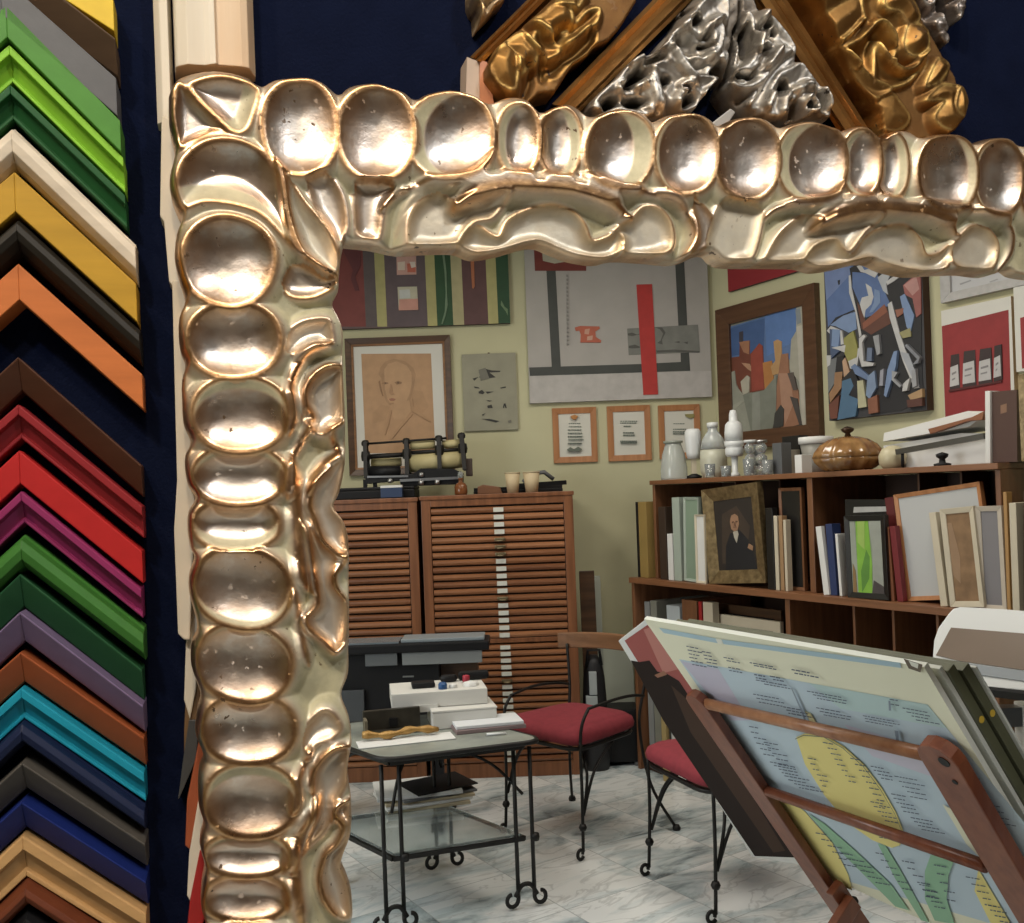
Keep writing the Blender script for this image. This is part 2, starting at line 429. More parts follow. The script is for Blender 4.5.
ot = [p for p in ot if p[0] < T_MID+.02]+[(T_MID+.02, ot[-1][1])]; it = [p for p in it if p[0] < T_MID+.02]+[(T_MID+.02, it[-1][1])]
ol = [p for p in ol if p[1] > Z_MID-.02]+[(ol[-1][0], Z_MID-.02)]; il = [p for p in il if p[1] > Z_MID-.02]+[(il[-1][0], Z_MID-.02)]
outline = ot+it[::-1]+il[1:]+ol[::-1][:-1]

def build_quarter(step):
    R = Relief(FP, -.12, T_MID+.002, Z_MID-.002, 1.80, step, [(-.13, 1.0, 1.60, 1.85), (-.13, .09, 1.0, 1.85)], outline)
    T, Z, D = R.T, R.Z, R.D
    # distance across the rail, 0 at the outer edge and 1 at the inner edge
    act = D > -.004
    do = np.full(T.shape, .2); di = np.full(T.shape, .2)
    for b0 in range(0, len(R.ts), 64):
        for b1 in range(0, len(R.zs), 64):
            sl = (slice(b0, b0+64), slice(b1, b1+64))
            if not act[sl].any(): continue
            for dst, P in ((do, ol[::-1]+ot), (di, il[::-1]+it)):
                dst[sl], _ = seg_dist(T[sl], Z[sl], np.asarray(P)[::3], False)
    w = do/(do+di+1e-9)
    ground = .031-.015*sst(.45, 1.0, w)
    R.H[...] = ground
    R.cream[...] = 1.0; R.gold[...] = 0
    RIM = .038
    def lobe(cx, cy, rx, ry, rot=0, rim=RIM, depth=.0085, cres=(), p=2.2, R_=None, gr=1.0):
        a = np.linspace(0, 2*PI, 44, endpoint=False); c, s_ = np.cos(a), np.sin(a)
        x = np.sign(c)*np.abs(c)**(2/p)*rx; y = np.sign(s_)*np.abs(s_)**(2/p)*ry
        r = math.radians(rot); X = cx+x*math.cos(r)-y*math.sin(r); Y = cy+x*math.sin(r)+y*math.cos(r)
        P = PX(list(zip(X, Y)), N_RIM); k = .00082*(1+.3*max(0, cx-200)/800)
        R.cup(P, rim, depth, (R_ or min(rx, ry)*.85)*k, rimw=.0042, crescents=cres, goldrim=gr)
    # ---- left stile from the bottom up (each one laps the next)
    lobe(250,958,47,34); lobe(246,899,43,24,rim=.035,depth=.007); lobe(247,856,44,22,rim=.035,depth=.007,cres=((90,.72,.8),))
    lobe(251,800,47,37,cres=((90,.66,1),)); lobe(248.5,729,47,35)
    lobe(244,663,48,39,rot=12,cres=((80,.86,.7),)); lobe(242,588,49,40,rot=14,cres=((-90,.80,.9),))
    lobe(236,525,44,26,rim=.035,depth=.008,cres=((-90,.55,.9),)); lobe(239,476,47,30,rim=.036,depth=.008,cres=((90,.75,.9),))
    lobe(240,415,48,38,cres=((90,.70,1),)); lobe(234,341,47,38,depth=.0095); lobe(228,262,47,45,rot=18,depth=.0095)
    # ---- corner
    R.cup(PX(catmull([(180,84),(173,103),(173,128),(179,146),(196,141),(214,133),(227,130),(205,108)],5,True), N_RIM), .036, .006, .009, .0036)
    R.cup(PX(catmull([(191,85),(218,77),(246,83),(258,93),(254,112),(246,130),(232,131),(212,113),(197,98)],5,True), N_RIM), .037, .007, .013, .0036, crescents=((-40,.5,.9),))
    R.cup(PX(catmull([(176,186),(184,160),(205,143),(232,140),(258,150),(274,168),(284,190),(292,220),(300,250),(286,240),(262,215),(235,205),(205,202),(182,208)],5,True), N_RIM), RIM, .011, .03, .0034, crescents=((-70,.72,.9),))
    # ---- top rail from the right to the left
    lobe(1128,197,24,36); lobe(1086,190,24,37); lobe(1042,184,25,37); lobe(998,178,25,38,cres=((180,.85,.9),)); lobe(947,174,30,39,cres=((0,.75,.8),))
    lobe(892,165,17,33,rim=.036,depth=.008,cres=((0,.6,1),)); lobe(862,163,20,34,rim=.036,depth=.008,cres=((180,.5,1),))
    lobe(811,162,35,40,cres=((180,.58,1),)); lobe(747,160,32,41); lobe(686,155,32,40,cres=((180,.86,.9),)); lobe(619,151,34,39,rot=8,cres=((0,.5,1),))
    lobe(560,142,22,35,rim=.036,depth=.008,cres=((0,.55,1),)); lobe(519,139,22,36,rim=.036,depth=.008,cres=((180,.55,1),))
    lobe(450,136,43,43,cres=((180,.60,1),)); lobe(376,134,39,47,rot=-4); lobe(300,128,38,48,rot=-6,depth=.0085)
    # ---- scrolls of the inner side: scooped leaves
    def leaf(pts, sc=None, rim=.030, depth=.008, Rr=.010, gold=.9, cres=(), silver=.85, fall=.006):
        R.cup(cv(pts+pts[:1], sc)[:-1], rim, depth, Rr, .0028, crescents=cres, goldrim=gold, silver=silver, fall=fall)
    rib = R.ridge
    # corner trunk and bulb
    leaf([(470,430),(500,470),(560,560),(640,650),(690,760),(690,840),(620,810),(545,730),(500,610),(478,520)], C1, rim=.034, depth=.009, cres=((100,.1,.6),))
    leaf([(465,860),(500,790),(560,790),(640,840),(690,800),(680,860),(610,905),(540,915),(490,900)], C1, rim=.027, depth=.004, gold=1)
    rib(cv([(445,400),(475,470),(485,560),(500,660),(540,750),(610,800),(690,835)], C1), .008, .0032)
    leaf([(560,470),(640,440),(700,520),(720,640),(690,700),(640,640),(590,570)], C1, rim=.030, depth=.005, gold=.5)
    leaf([(750,470),(870,470),(900,500),(865,560),(850,660),(830,690),(760,670),(745,560)], C1, rim=.027, depth=.004, gold=.6)
    # two scrolls of the top rail
    for sc, up, enc, hookL, petal, petal2, low, band in (
        (C2, [(178,470),(200,445),(240,422),(330,400),(450,404),(560,412),(650,440),(715,478),(747,502)],
             [(560,372),(680,415),(780,430),(870,455),(925,505),(940,570),(905,632)],
             [(-8,560),(20,480),(60,430),(130,405),(240,385),(400,380)],
             [(25,590),(28,510),(60,455),(120,424),(160,450),(178,475),(240,440),(340,425),(300,500),(235,520),(190,585),(120,600)],
             [(747,502),(780,470),(830,476),(868,525),(870,600),(800,628),(725,625),(715,570),(690,545)],
             [(185,592),(210,550),(250,530),(290,555),(322,562),(350,510),(410,478),(480,466),(550,482),(590,520),(615,575),(655,570),(700,550),(716,580),(695,630),(640,638),(560,628),(500,605),(450,584),(400,590),(320,613),(240,622)],
             [(930,440),(980,480),(1005,540),(985,600),(930,632),(950,570),(945,510)]),
        (C3, [(370,432),(390,408),(430,388),(520,370),(620,374),(720,385),(790,412),(832,452)],
             [(700,352),(800,378),(880,394),(950,412),(992,450),(1000,510),(965,566)],
             [(165,560),(185,450),(230,382),(330,364),(420,352),(500,350)],
             [(200,545),(240,470),(275,430),(330,393),(360,410),(374,434),(430,405),(520,392),(560,410),(520,450),(470,510),(430,474),(370,490),(330,535),(260,548)],
             [(832,452),(862,430),(910,440),(942,485),(935,545),(900,574),(840,570),(800,540),(795,500)],
             [(333,535),(370,490),(430,473),(462,512),(490,512),(530,460),(600,430),(660,434),(700,470),(720,520),(760,515),(795,490),(797,535),(765,572),(690,574),(600,556),(540,532),(450,552),(380,562)],
             None)):
        rib(cv(hookL, sc), .005, .0035, gold=.35)
        leaf(petal, sc, rim=.029, depth=.006, gold=.75, silver=.5)
        leaf(petal2, sc, rim=.029, depth=.006, gold=.9, silver=.5)
        leaf(low, sc, rim=.027, depth=.007, gold=1.0, Rr=.010, silver=.5)
        if band: leaf(band, sc, rim=.030, depth=.001, gold=1)
        rib(cv(up, sc, N_UP), .015, .0076, gold=1.0)
        rib(cv(enc, sc), .005, .0036, gold=.8)
    for pts, sc in (([(0,424),(100,390),(200,384),(262,350),(292,300)], C2), ([(-60,480),(-20,440),(30,415)], C2), ([(185,425),(230,380),(320,362),(400,350),(440,300)], C3), ([(620,370),(690,410),(760,430)], C2)):
        rib(cv(pts, sc), .004, .0030, gold=.8)
    leaf([(30,600),(20,480),(60,360),(90,350),(180,370),(200,400),(170,520),(120,545)], C3, rim=.029, depth=.004, gold=.55, silver=.45)
    # scrolls of the stile
    for pts, sc, a in (([(625,335),(632,270),(655,225),(720,190),(815,183),(838,230),(838,296),(760,298),(690,330),(650,345)], C4, (.031,.007)),
        ([(700,640),(716,570),(712,500),(750,440),(820,402),(885,402),(888,520),(886,640),(840,685),(790,715),(745,690)], C4, (.029,.008)),
        ([(725,0),(662,60),(640,140),(660,210),(692,285),(740,332),(782,352),(795,300),(780,210),(745,150),(762,60),(775,-40)], C5, (.027,.006)),
        ([(640,230),(690,290),(745,345),(735,420),(745,470),(782,520),(792,600),(780,690),(740,725),(690,690),(640,640),(625,595),(668,545),(665,480),(650,380)], C5, (.028,.007)),
        ([(600,205),(620,140),(680,82),(725,92),(755,150),(720,190),(660,215),(625,245)], C6, (.031,.006)),
        ([(645,405),(640,350),(665,290),(725,232),(782,225),(790,310),(770,390),(735,450),(728,495),(690,560),(650,600),(600,640),(650,500)], C6, (.029,.008)),
        ([(790,440),(740,465),(732,500),(760,545),(740,605),(695,655),(672,750),(690,830),(730,890),(790,900),(785,780),(750,690),(765,640),(790,560)], C6, (.027,.006))):
        leaf(pts, sc, rim=a[0], depth=a[1], gold=.7, Rr=.010, silver=.7)
    for pts, sc, tp, hw, g in (
        ([(840,298),(750,325),(690,385),(655,455),(648,550),(655,650),(640,720)], C4, .008, .0040, 1),
        ([(885,400),(815,400),(755,450),(715,520),(715,575),(750,622),(742,668),(700,735)], C4, .006, .0034, 1),
        ([(895,655),(842,692),(858,755),(868,800),(800,850),(755,910),(728,985)], C4, .007, .0038, 1),
        ([(742,668),(700,740),(655,820),(636,920),(632,1010)], C4, .006, .0036, .9),
        ([(575,-40),(585,60),(592,200),(600,330),(620,440),(650,490)], C5, .009, .0055, 1),
        ([(725,-10),(660,55),(640,135),(660,205),(690,282),(740,332),(783,352),(775,385),(742,420),(745,470),(782,522)], C5, .005, .003, 1),
        ([(605,200),(640,300),(662,440),(672,520),(650,565),(625,592),(642,640),(700,692),(742,738),(782,702)], C5, .005, .003, .9),
        ([(578,480),(590,560),(605,640),(622,720),(640,790)], C5, .006, .004, .8),
        ([(632,225),(620,280),(585,340),(580,420),(560,475)], C6, .006, .0036, .9),
        ([(795,218),(722,230),(662,290),(640,350),(642,410)], C6, .006, .0036, 1),
        ([(675,420),(648,480),(600,550),(575,640),(575,750),(590,860),(605,960)], C6, .009, .0058, 1),
        ([(792,430),(740,462),(732,502),(762,543),(740,602),(692,652),(670,750),(690,830),(735,895)], C6, .006, .003, 1)):
        rib(cv(pts, sc), tp, hw, gold=g)
    # rounded outer and inner edges
    De = np.clip(R.D, 0, None)
    edge = .012+.030*np.sqrt(np.clip(1-(1-np.clip(De/.010, 0, 1))**2, 0, 1))
    eo = np.exp(-(do/.0075)**2)*(do < di)
    R.gold = np.maximum(R.gold, eo*.95); R.cream *= 1-eo*.95
    ei = np.exp(-(di/.0022)**2)*(di < do); R.gold = np.maximum(R.gold, ei*.8); R.cream *= 1-ei*.7
    R.H = np.minimum(R.H, edge)
    # a soft pass so that the carving reads as gesso over wood
    for _ in range(2 if step < .0015 else 1):
        h = R.H; R.H = (h*4+np.roll(h,1,0)+np.roll(h,-1,0)+np.roll(h,1,1)+np.roll(h,-1,1))/8
    return R.arrays(-.040, -.038)+(R,)
frame_mat = leaf_metal('silver_gilt', (.80,.745,.69), (.68,.40,.19), (.46,.25,.125), (.50,.46,.30))
Vs, Fs, Gs, Cs, Ps = [], [], [], [], []
k = 0
coarse = None
for (mx, mz) in ((0, 0), (1, 0), (0, 1), (1, 1)):
    if mx == mz == 0: V, F, g, c, R_ = build_quarter(.0011); p_ = R_.copper
    else:
        if coarse is None: coarse = build_quarter(.0032)
        V, F, g, c, R_ = coarse; V = V.copy(); p_ = R_.copper
    if mx: V[:, 0] = 2*T_MID-V[:, 0]
    if mz: V[:, 1] = 2*Z_MID-V[:, 1]
    if mx != mz: F = F[:, ::-1]
    Vs.append(V); Fs.append(F+k); Gs.append(g); Cs.append(c); Ps.append(p_); k += len(V)
V = plane_world(FP, np.concatenate(Vs)); g = np.concatenate(Gs); c = np.concatenate(Cs)
fr = np_mesh('carved_surround', V, np.concatenate(Fs)[:, ::-1], np.stack([g, c, np.concatenate(Ps)], 1), frame_mat)
tagp(fr, 'large carved frame of worn silver and gold leaf with scooped lobes on the blue wall', 'frame')
# ------------------------------------------------------------------ the blue partition, its mouldings and corner samples
felt = mat('blue_felt', (.0042, .0068, .021), .95, var=.10, scale=30, bump=.5, bscale=400, spec=.05)
plaster = mat('plaster', (.555, .535, .345), .85, var=.05, scale=3, bump=.08, bscale=120)
ceilm = mat('ceiling_paint', (.80, .78, .72), .9, var=.03, scale=2)
WN = -.070
def wall_box(mb, pl, t0, t1, z0, z1, n0, n1):
    c = [pl.w(t, z, n) for t in (t0, t1) for n in (n0, n1) for z in (z0, z1)]
    mb.add(c, [(0,1,3,2),(4,6,7,5),(0,4,5,1),(2,3,7,6),(0,2,6,4),(1,5,7,3)])
OT0, OT1, OZ0, OZ1 = .030, 2*T_MID-.030, 2*Z_MID-1.715, 1.715
m = MB()
for a in ((-2.10, OT0, 0, 2.9), (OT1, 3.50, 0, 2.9), (OT0, OT1, 0, OZ0), (OT0, OT1, OZ1, 2.9)):
    wall_box(m, FP, a[0], a[1], a[2], a[3], WN, -.120)
struct(m.build('wall_front', felt, world=True))

def profile_pts(kind):
    # (across 0..1, height 0..1) from the upper edge to the lower edge
    return {'flat': [(0, 0), (0, .92), (.03, 1), (.97, 1), (1, .92), (1, 0)],
            'slant': [(0, 0), (0, 1), (.06, 1.0), (.94, .62), (1, .55), (1, 0)],
            'round': [(0, 0), (0, .6), (.06, .78), (.2, .95), (.42, 1.0), (.65, .93), (.86, .72), (.97, .5), (1, .4), (1, 0)],
            'step': [(0, 0), (0, .95), (.03, 1), (.30, 1), (.36, .80), (.80, .66), (.86, .74), (.97, .74), (1, .68), (1, 0)],
            'dome': [(0, 0), (0, .55), (.08, .62), (.14, .9), (.4, 1), (.7, .95), (.9, .7), (1, .5), (1, 0)]}[kind]
def lacquer(name, c, wooden=False):
    if wooden: return mat('sample_'+name, tuple(x*.8 for x in c), .5, spec=.22, col2=tuple(min(1, x*1.12) for x in c), scale=1.0, stretch=(9, 9, 60), bump=.1, bscale=2)
    return mat('sample_'+name, c, .5, var=.06, scale=60, bump=.04, bscale=300, spec=.22)
SAMPLES = [
 ('yellow', (-40,-104), (116,-2), (118,36), (.64,.44,.035), 'flat', 0, 'glossy yellow', 'topmost of the column'),
 ('umber', (-10,-58), (118,40), (119,74), (.085,.052,.030), 'slant', 1, 'dark umber brown', 'just under the yellow one'),
 ('slate', (0,-26), (119,79), (122,121), (.10,.10,.105), 'flat', 0, 'matte slate grey', 'above the bright green one'),
 ('green', (6,4), (123,122), (125,157), (.065,.21,.03), 'flat', 0, 'bright leaf green', 'between grey and lime'),
 ('lime', (9,44), (126,159), (128,194), (.22,.47,.035), 'step', 0, 'vivid lime green', None),
 ('forest', (10,84), (128,197), (131,230), (.012,.075,.02), 'step', 0, 'dark forest green', 'just under the lime one'),
 ('whitewash', (11,122), (138,243), (139,284), (.62,.54,.43), 'dome', 1, 'whitewashed pale wood', None),
 ('mustard', (14,171), (139,285), (141,327), (.44,.25,.025), 'flat', 1, 'mustard gold wood', 'just under the whitewashed one'),
 ('ebony', (16,215), (142,329), (144,366), (.018,.015,.011), 'round', 0, 'rounded brown black', 'just above the orange one'),
 ('orange', (18,263), (145,376), (145,414), (.50,.15,.042), 'flat', 1, 'bright orange wood', None),
 ('walnut', (18,357), (144,467), (145,501), (.075,.030,.016), 'slant', 1, 'walnut brown', 'below the wide gap'),
 ('crimson', (18,404), (145,508), (146,543), (.24,.018,.022), 'step', 0, 'deep crimson', 'just under the walnut one'),
 ('red', (19,450), (145,553), (145,588), (.40,.018,.018), 'flat', 0, 'pure red', 'between crimson and magenta'),
 ('magenta', (21,491), (144,591), (145,624), (.24,.025,.10), 'step', 0, 'magenta', None),
 ('grass', (20.5,535), (146,632), (146,668), (.04,.145,.025), 'dome', 0, 'two-toned grass green', 'just under the magenta one'),
 ('bottle', (20,574), (145,672), (145,708), (.016,.075,.028), 'slant', 0, 'bottle green', 'just above the lilac one'),
 ('lilac', (20,612), (146,708), (147,741), (.17,.125,.22), 'slant', 0, 'dusty lilac', None),
 ('copper', (20.5,652), (147,740), (147,774), (.29,.075,.025), 'slant', 0, 'copper brown', 'between lilac and turquoise'),
 ('turquoise', (21,688), (147,775), (147,809), (.012,.25,.36), 'step', 0, 'turquoise blue', None),
 ('navy', (21,721), (147,811), (148,840), (.008,.014,.045), 'dome', 0, 'shiny navy', 'just under the turquoise one'),
 ('taupe', (22,763), (148,846), (150,878), (.085,.078,.068), 'slant', 0, 'grey taupe', 'between navy and royal blue'),
 ('royal', (21.5,802), (149,884), (149,917), (.010,.022,.14), 'slant', 0, 'royal blue', None),
 ('natural', (22.5,836), (149,916), (149,962), (.50,.30,.13), 'step', 1, 'natural light wood', None),
 ('mahogany', (24.5,884), (150,966), (150,996), (.13,.035,.015), 'round', 1, 'red brown mahogany', 'under the light wood one'),
 ('black', (25,914), (150,998), (150,1030), (.008,.008,.009), 'round', 0, 'black', 'at the bottom of the column'),
]
def chevron(name, A, RU, RL, mt, kind, label, N0=-.0699, th=.036, extra=None, group=None):
    a = FP.tz(*A, N0+th); u = FP.tz(RU[0]-3, RU[1]-2, N0+th); l = FP.tz(RL[0]-3, RL[1]-4, N0+th); h = u[1]-l[1]; L = u[0]-a[0]; drop = a[1]-u[1]
    T = thing(name, label, 'frame sample', group=group, M=FP.mat(a[0], a[1]-drop-h, N0))
    pr = profile_pts(kind)
    for sgn in (1, -1):
        m = MB(); vs_ = []
        for (x, dz) in ((0, 0), (L, -drop)):
            for (v, k) in pr: vs_.append((sgn*x, -th*k, drop+h+dz-h*v))
        n = len(pr)
        fs = [[i, i+1, n+i+1, n+i] for i in range(n-1)]+[list(range(n)), list(range(2*n-1, n-1, -1)), [0, n, 2*n-1, n-1]]
        m.add(vs_, fs); m.build('arm', mt, T, bevel=.0006)
    return T
for (nm, A, RU, RL, c, kd, wd, adj, where) in SAMPLES:
    lab = '%s corner moulding sample on the blue wall' % adj+((', '+where) if where else '')
    chevron('corner_sample', A, RU, RL, lacquer(nm, c, wd), kd, lab, group='coloured corner samples on the blue wall', th=.030+.008*((hash(nm[0]) if False else len(nm)) % 3)/2)

# ---- raw wooden mouldings hung behind the frame's left side
pine = mat('raw_pine', (.54,.37,.22), .6, col2=(.63,.48,.33), scale=1.0, stretch=(35,35,2.2), bump=.1, bscale=3)
pale = mat('pale_primed_wood', (.54,.47,.36), .6, col2=(.62,.56,.46), scale=1.0, stretch=(30,30,3), bump=.05, bscale=3)
def strip(name, label, pts, mt, n1, n0=-.0695, bulge=None, cat='moulding'):
    """a length of moulding hung on the partition; outline in picture pixels, real thickness"""
    n1 = n1-.022; P = [FP.tz(x, y, n1) for x, y in pts]
    m = MB(); n = len(P)
    v = [FP.w(t, z, n1) for t, z in P]+[FP.w(t, z, n0) for t, z in P]
    m.add(v, [list(range(n))]+[[i, (i+1) % n, (i+1) % n+n, i+n] for i in range(n)]+[list(range(2*n-1, n-1, -1))])
    o = m.build(name, mt, world=True, bevel=.0012); return tagp(o, label, cat, 'lengths of moulding behind the frame')
def moulded(name, label, xs, y0, y1, ns, mt, cut=0.0, cat='moulding'):
    """vertical moulding with a stepped profile: xs pixel columns at y0, ns heights"""
    ns = [q-.030 for q in ns]; z1 = FP.tz(xs[0], y0, -.05)[1]; zb = FP.tz(xs[0], y1, -.05)[1]
    ts = [FP.tz(x, (y0+y1)/2, n)[0] for x, n in zip(xs, ns)]
    m = MB(); N = len(xs); vs_ = []
    for z, c in ((z1, 0), (zb, cut)):
        for k, (t, n) in enumerate(zip(ts, ns)): vs_.append(FP.w(t, z+c*(k/(N-1)), n))
        vs_.append(FP.w(ts[-1], z+c, -.0695)); vs_.append(FP.w(ts[0], z, -.0695))
    M_ = N+2
    m.add(vs_, [[i, (i+1) % M_, (i+1) % M_+M_, i+M_] for i in range(M_)]+[list(range(M_)), list(range(2*M_-1, M_-1, -1))])
    m.mi = [1 if k < 7 else 0 for k in range(len(m.f))]
    return tagp(m.build(name, mt, world=True, bevel=.0008), label, cat, 'lengths of moulding behind the frame')
moulded('raw_moulding', 'wide bare pine moulding rising above the corner of the carved frame', [172.5,173.5,176,186,196,203,208,214,216,228,240,247,253], -60, 72, [-.03,-.012,-.010,-.006,-.007,-.0075,-.006,-.005,-.008,-.0085,-.0095,-.012,-.03], [pine, pale], cut=.006)
moulded('raw_moulding', 'narrow pale wooden moulding beside the wide pine one', [154,160,168,171.5], -60, 122, [-.024,-.018,-.016,-.03], pale)
strip('raw_moulding', 'pale wooden strip hanging below the narrow pale one', [(161.5,115),(168,118),(184,118),(190,300),(176,292),(169,281),(164,222),(160,216)], pale, -.022)
strip('raw_moulding', 'long cream moulding running beside the carved frame to a blunt lower end', [(172,280),(190,280),(196,480),(190,640),(184,640),(178,634),(174,530),(177,480)], pale, -.020)
strip('raw_moulding', 'slim cream moulding with a pointed end beside the frame', [(186,500),(200,500),(202,600),(196,690),(190,720),(184,700),(186,640)], pale, -.028)
strip('dark_moulding', 'brown pointed moulding behind the outer edge of the carved frame', [(190,620),(202,620),(200,700),(192,760),(184,778),(184,730)], mat('strip_brown', (.16,.09,.04), .5, var=.2, scale=20), -.031)
strip('dark_moulding', 'dark grey pointed moulding behind the outer edge of the carved frame', [(189,720),(200,720),(196,760),(180,797),(178,800),(183,760)], mat('strip_grey', (.055,.055,.055), .5, var=.2, scale=20), -.029)
strip('orange_moulding', 'rust orange moulding behind the outer edge of the carved frame', [(199,740),(206,740),(204,800),(190,850),(185,846),(187,800)], mat('strip_rust', (.33,.08,.03), .5, var=.12, scale=20), -.027)
strip('white_moulding', 'white moulding between the orange and the red ones', [(200,790),(208,790),(206,850),(192,905),(187,896),(189,855)], mat('strip_white', (.68,.62,.52), .5, var=.06, scale=20), -.024)
strip('red_moulding', 'red moulding low down beside the outer edge of the carved frame', [(200,850),(208,850),(210,900),(196,950),(186,940),(190,900)], mat('strip_red', (.36,.02,.02), .45, var=.12, scale=20), -.022)

# ---- carved corner samples above the frame
gilt = leaf_metal('old_gilt', (.29,.155,.048), (.58,.38,.13), (.10,.038,.015), (.13,.055,.022), rs=.46, dark=(.03,.015,.008), wear_amt=.9, cream_metal=.7)
silverleaf = leaf_metal('old_silver', (.40,.37,.33), (.62,.59,.54), (.10,.07,.045), (.10,.07,.045), rs=.46, dark=(.03,.02,.015), wear_amt=.7, cream_metal=.5)
palegilt = leaf_metal('pale_gilt', (.60,.44,.26), (.72,.52,.26), (.26,.11,.05), (.55,.45,.32), rs=.4, dark=(.03,.015,.008), wear_amt=.8)
darksilver = leaf_metal('dark_silver', (.30,.25,.22), (.55,.5,.45), (.10,.06,.04), (.10,.07,.05), rs=.36, dark=(.02,.015,.01), wear_amt=.8, cream_metal=.5)
brgold = mat('brown_gold', (.17,.075,.02), .38, metal=.75, col2=(.36,.19,.06), scale=14, bump=.3, bscale=60)
def Cc(pts, o, sc, n=-.034, sub=4, closed=False): return [FP.tz(x, y, n) for x, y in catmull([(o[0]+a/sc, o[1]+b/sc) for a, b in pts], sub, closed)]
G1, G2, G3, G4 = (460, 0), (580, 0), (700, 0), (820, 0); S1 = 7.314; S4 = 6.827
def carved(name, outline_px, feats, mt, parent, base=.018, n0=-.060, step=.0013, holes=(), edge=.006, wob=0.0, back=-.0695):
    O = [FP.tz(x, y, n0+base) for x, y in outline_px]
    ts = [p[0] for p in O]; zs = [p[1] for p in O]
    R = Relief(FP, min(ts)-.004, max(ts)+.004, min(zs)-.004, max(zs)+.004, step, None, O, holes)
    R.H[...] = base; R.cream[...] = .55; R.gold[...] = .15
    if wob:
        R.H += wob*(np.sin(R.T*190+3*np.sin(R.Z*120))*np.sin(R.Z*170+2*np.sin(R.T*90)))
    feats(R)
    R.H = base+(R.H-base)*1.35; R.H += (.0004 if wob == .0012 else 0)*np.sin(R.T*900+4*np.sin(R.Z*300))*np.sin(R.Z*700)
    De = np.clip(R.D, 0, None); R.H = np.minimum(R.H, .006+.04*np.sqrt(np.clip(1-(1-np.clip(De/edge, 0, 1))**2, 0, 1)))
    h = R.H; R.H = (h*4+np.roll(h,1,0)+np.roll(h,-1,0)+np.roll(h,1,1)+np.roll(h,-1,1))/8
    V, F, g, c = R.arrays(back, n0)
    return np_mesh(name, plane_world(FP, V), F[:, ::-1], np.stack([g, c, c*0], 1), mt, parent)

def gold_left(R):
    n = -.036
    for pts, rim, dep, Rr, gold in (
        ([(190,430),(260,380),(350,350),(400,450),(400,570),(380,680),(300,660),(235,600)], .030, -.006, .02, .9),
        ([(320,350),(370,300),(450,265),(500,310),(560,390),(540,470),(490,500),(430,560),(410,440)], .027, -.004, .02, .7),
        ([(530,280),(580,245),(640,280),(690,330),(720,380),(680,420),(620,440),(560,370)], .026, .004, .01, .5),
        ([(530,180),(600,130),(680,60),(760,60),(800,150),(780,240),(700,240),(640,280),(590,230)], .029, -.006, .02, .8),
        ([(690,60),(760,-30),(900,-40),(870,40),(820,90),(760,60)], .028, -.004, .02, .8),
        ([(800,240),(860,160),(930,90),(1010,80),(990,170),(930,220),(860,290),(740,370),(730,330)], .026, .008, .012, .9),
        ([(620,470),(720,420),(800,360),(900,260),(1000,200),(1010,300),(900,420),(800,470),(720,560),(640,560)], .020, .006, .012, .3)):
        R.cup(Cc(pts, G1, S1, n, 4, True), rim, dep, Rr, .0026, goldrim=gold, fall=.005)
    for pts, tp, hw in (([(455,262),(500,320),(560,380),(630,450)], .004, .002), ([(530,185),(610,240),(690,320)], .004, .002), ([(410,430),(415,490),(420,545)], .004, .002), ([(735,365),(830,300),(940,215)], .008, .003), ([(690,60),(760,60),(830,80)], .004, .002)):
        R.ridge(Cc(pts, G1, S1, n), tp, hw)
    for pts in ([(500,480),(530,560),(480,690)], [(610,450),(620,560)], [(690,290),(760,230),(800,230)]): R.groove(Cc(pts, G1, S1, n), .006, .004)
Tg = thing('carved_corner_sample', 'gilded carved leaf corner sample, the outer gold one above the frame', 'frame sample', M=FP.mat(*FP.tz(715, 140), -.0699), group='carved corner samples')
gl_out = [(484,70),(494,50),(512,34),(532,18),(556,-6),(590,-44),(630,-44),(638,0),(622,26),(610,40),(596,46),(588,55),(574,64),(565,78),(556,92),(540,94),(527,104),(505,104),(495,95),(484,80)]
carved('carved_leaf', gl_out, gold_left, gilt, Tg, base=.020, n0=-.060)
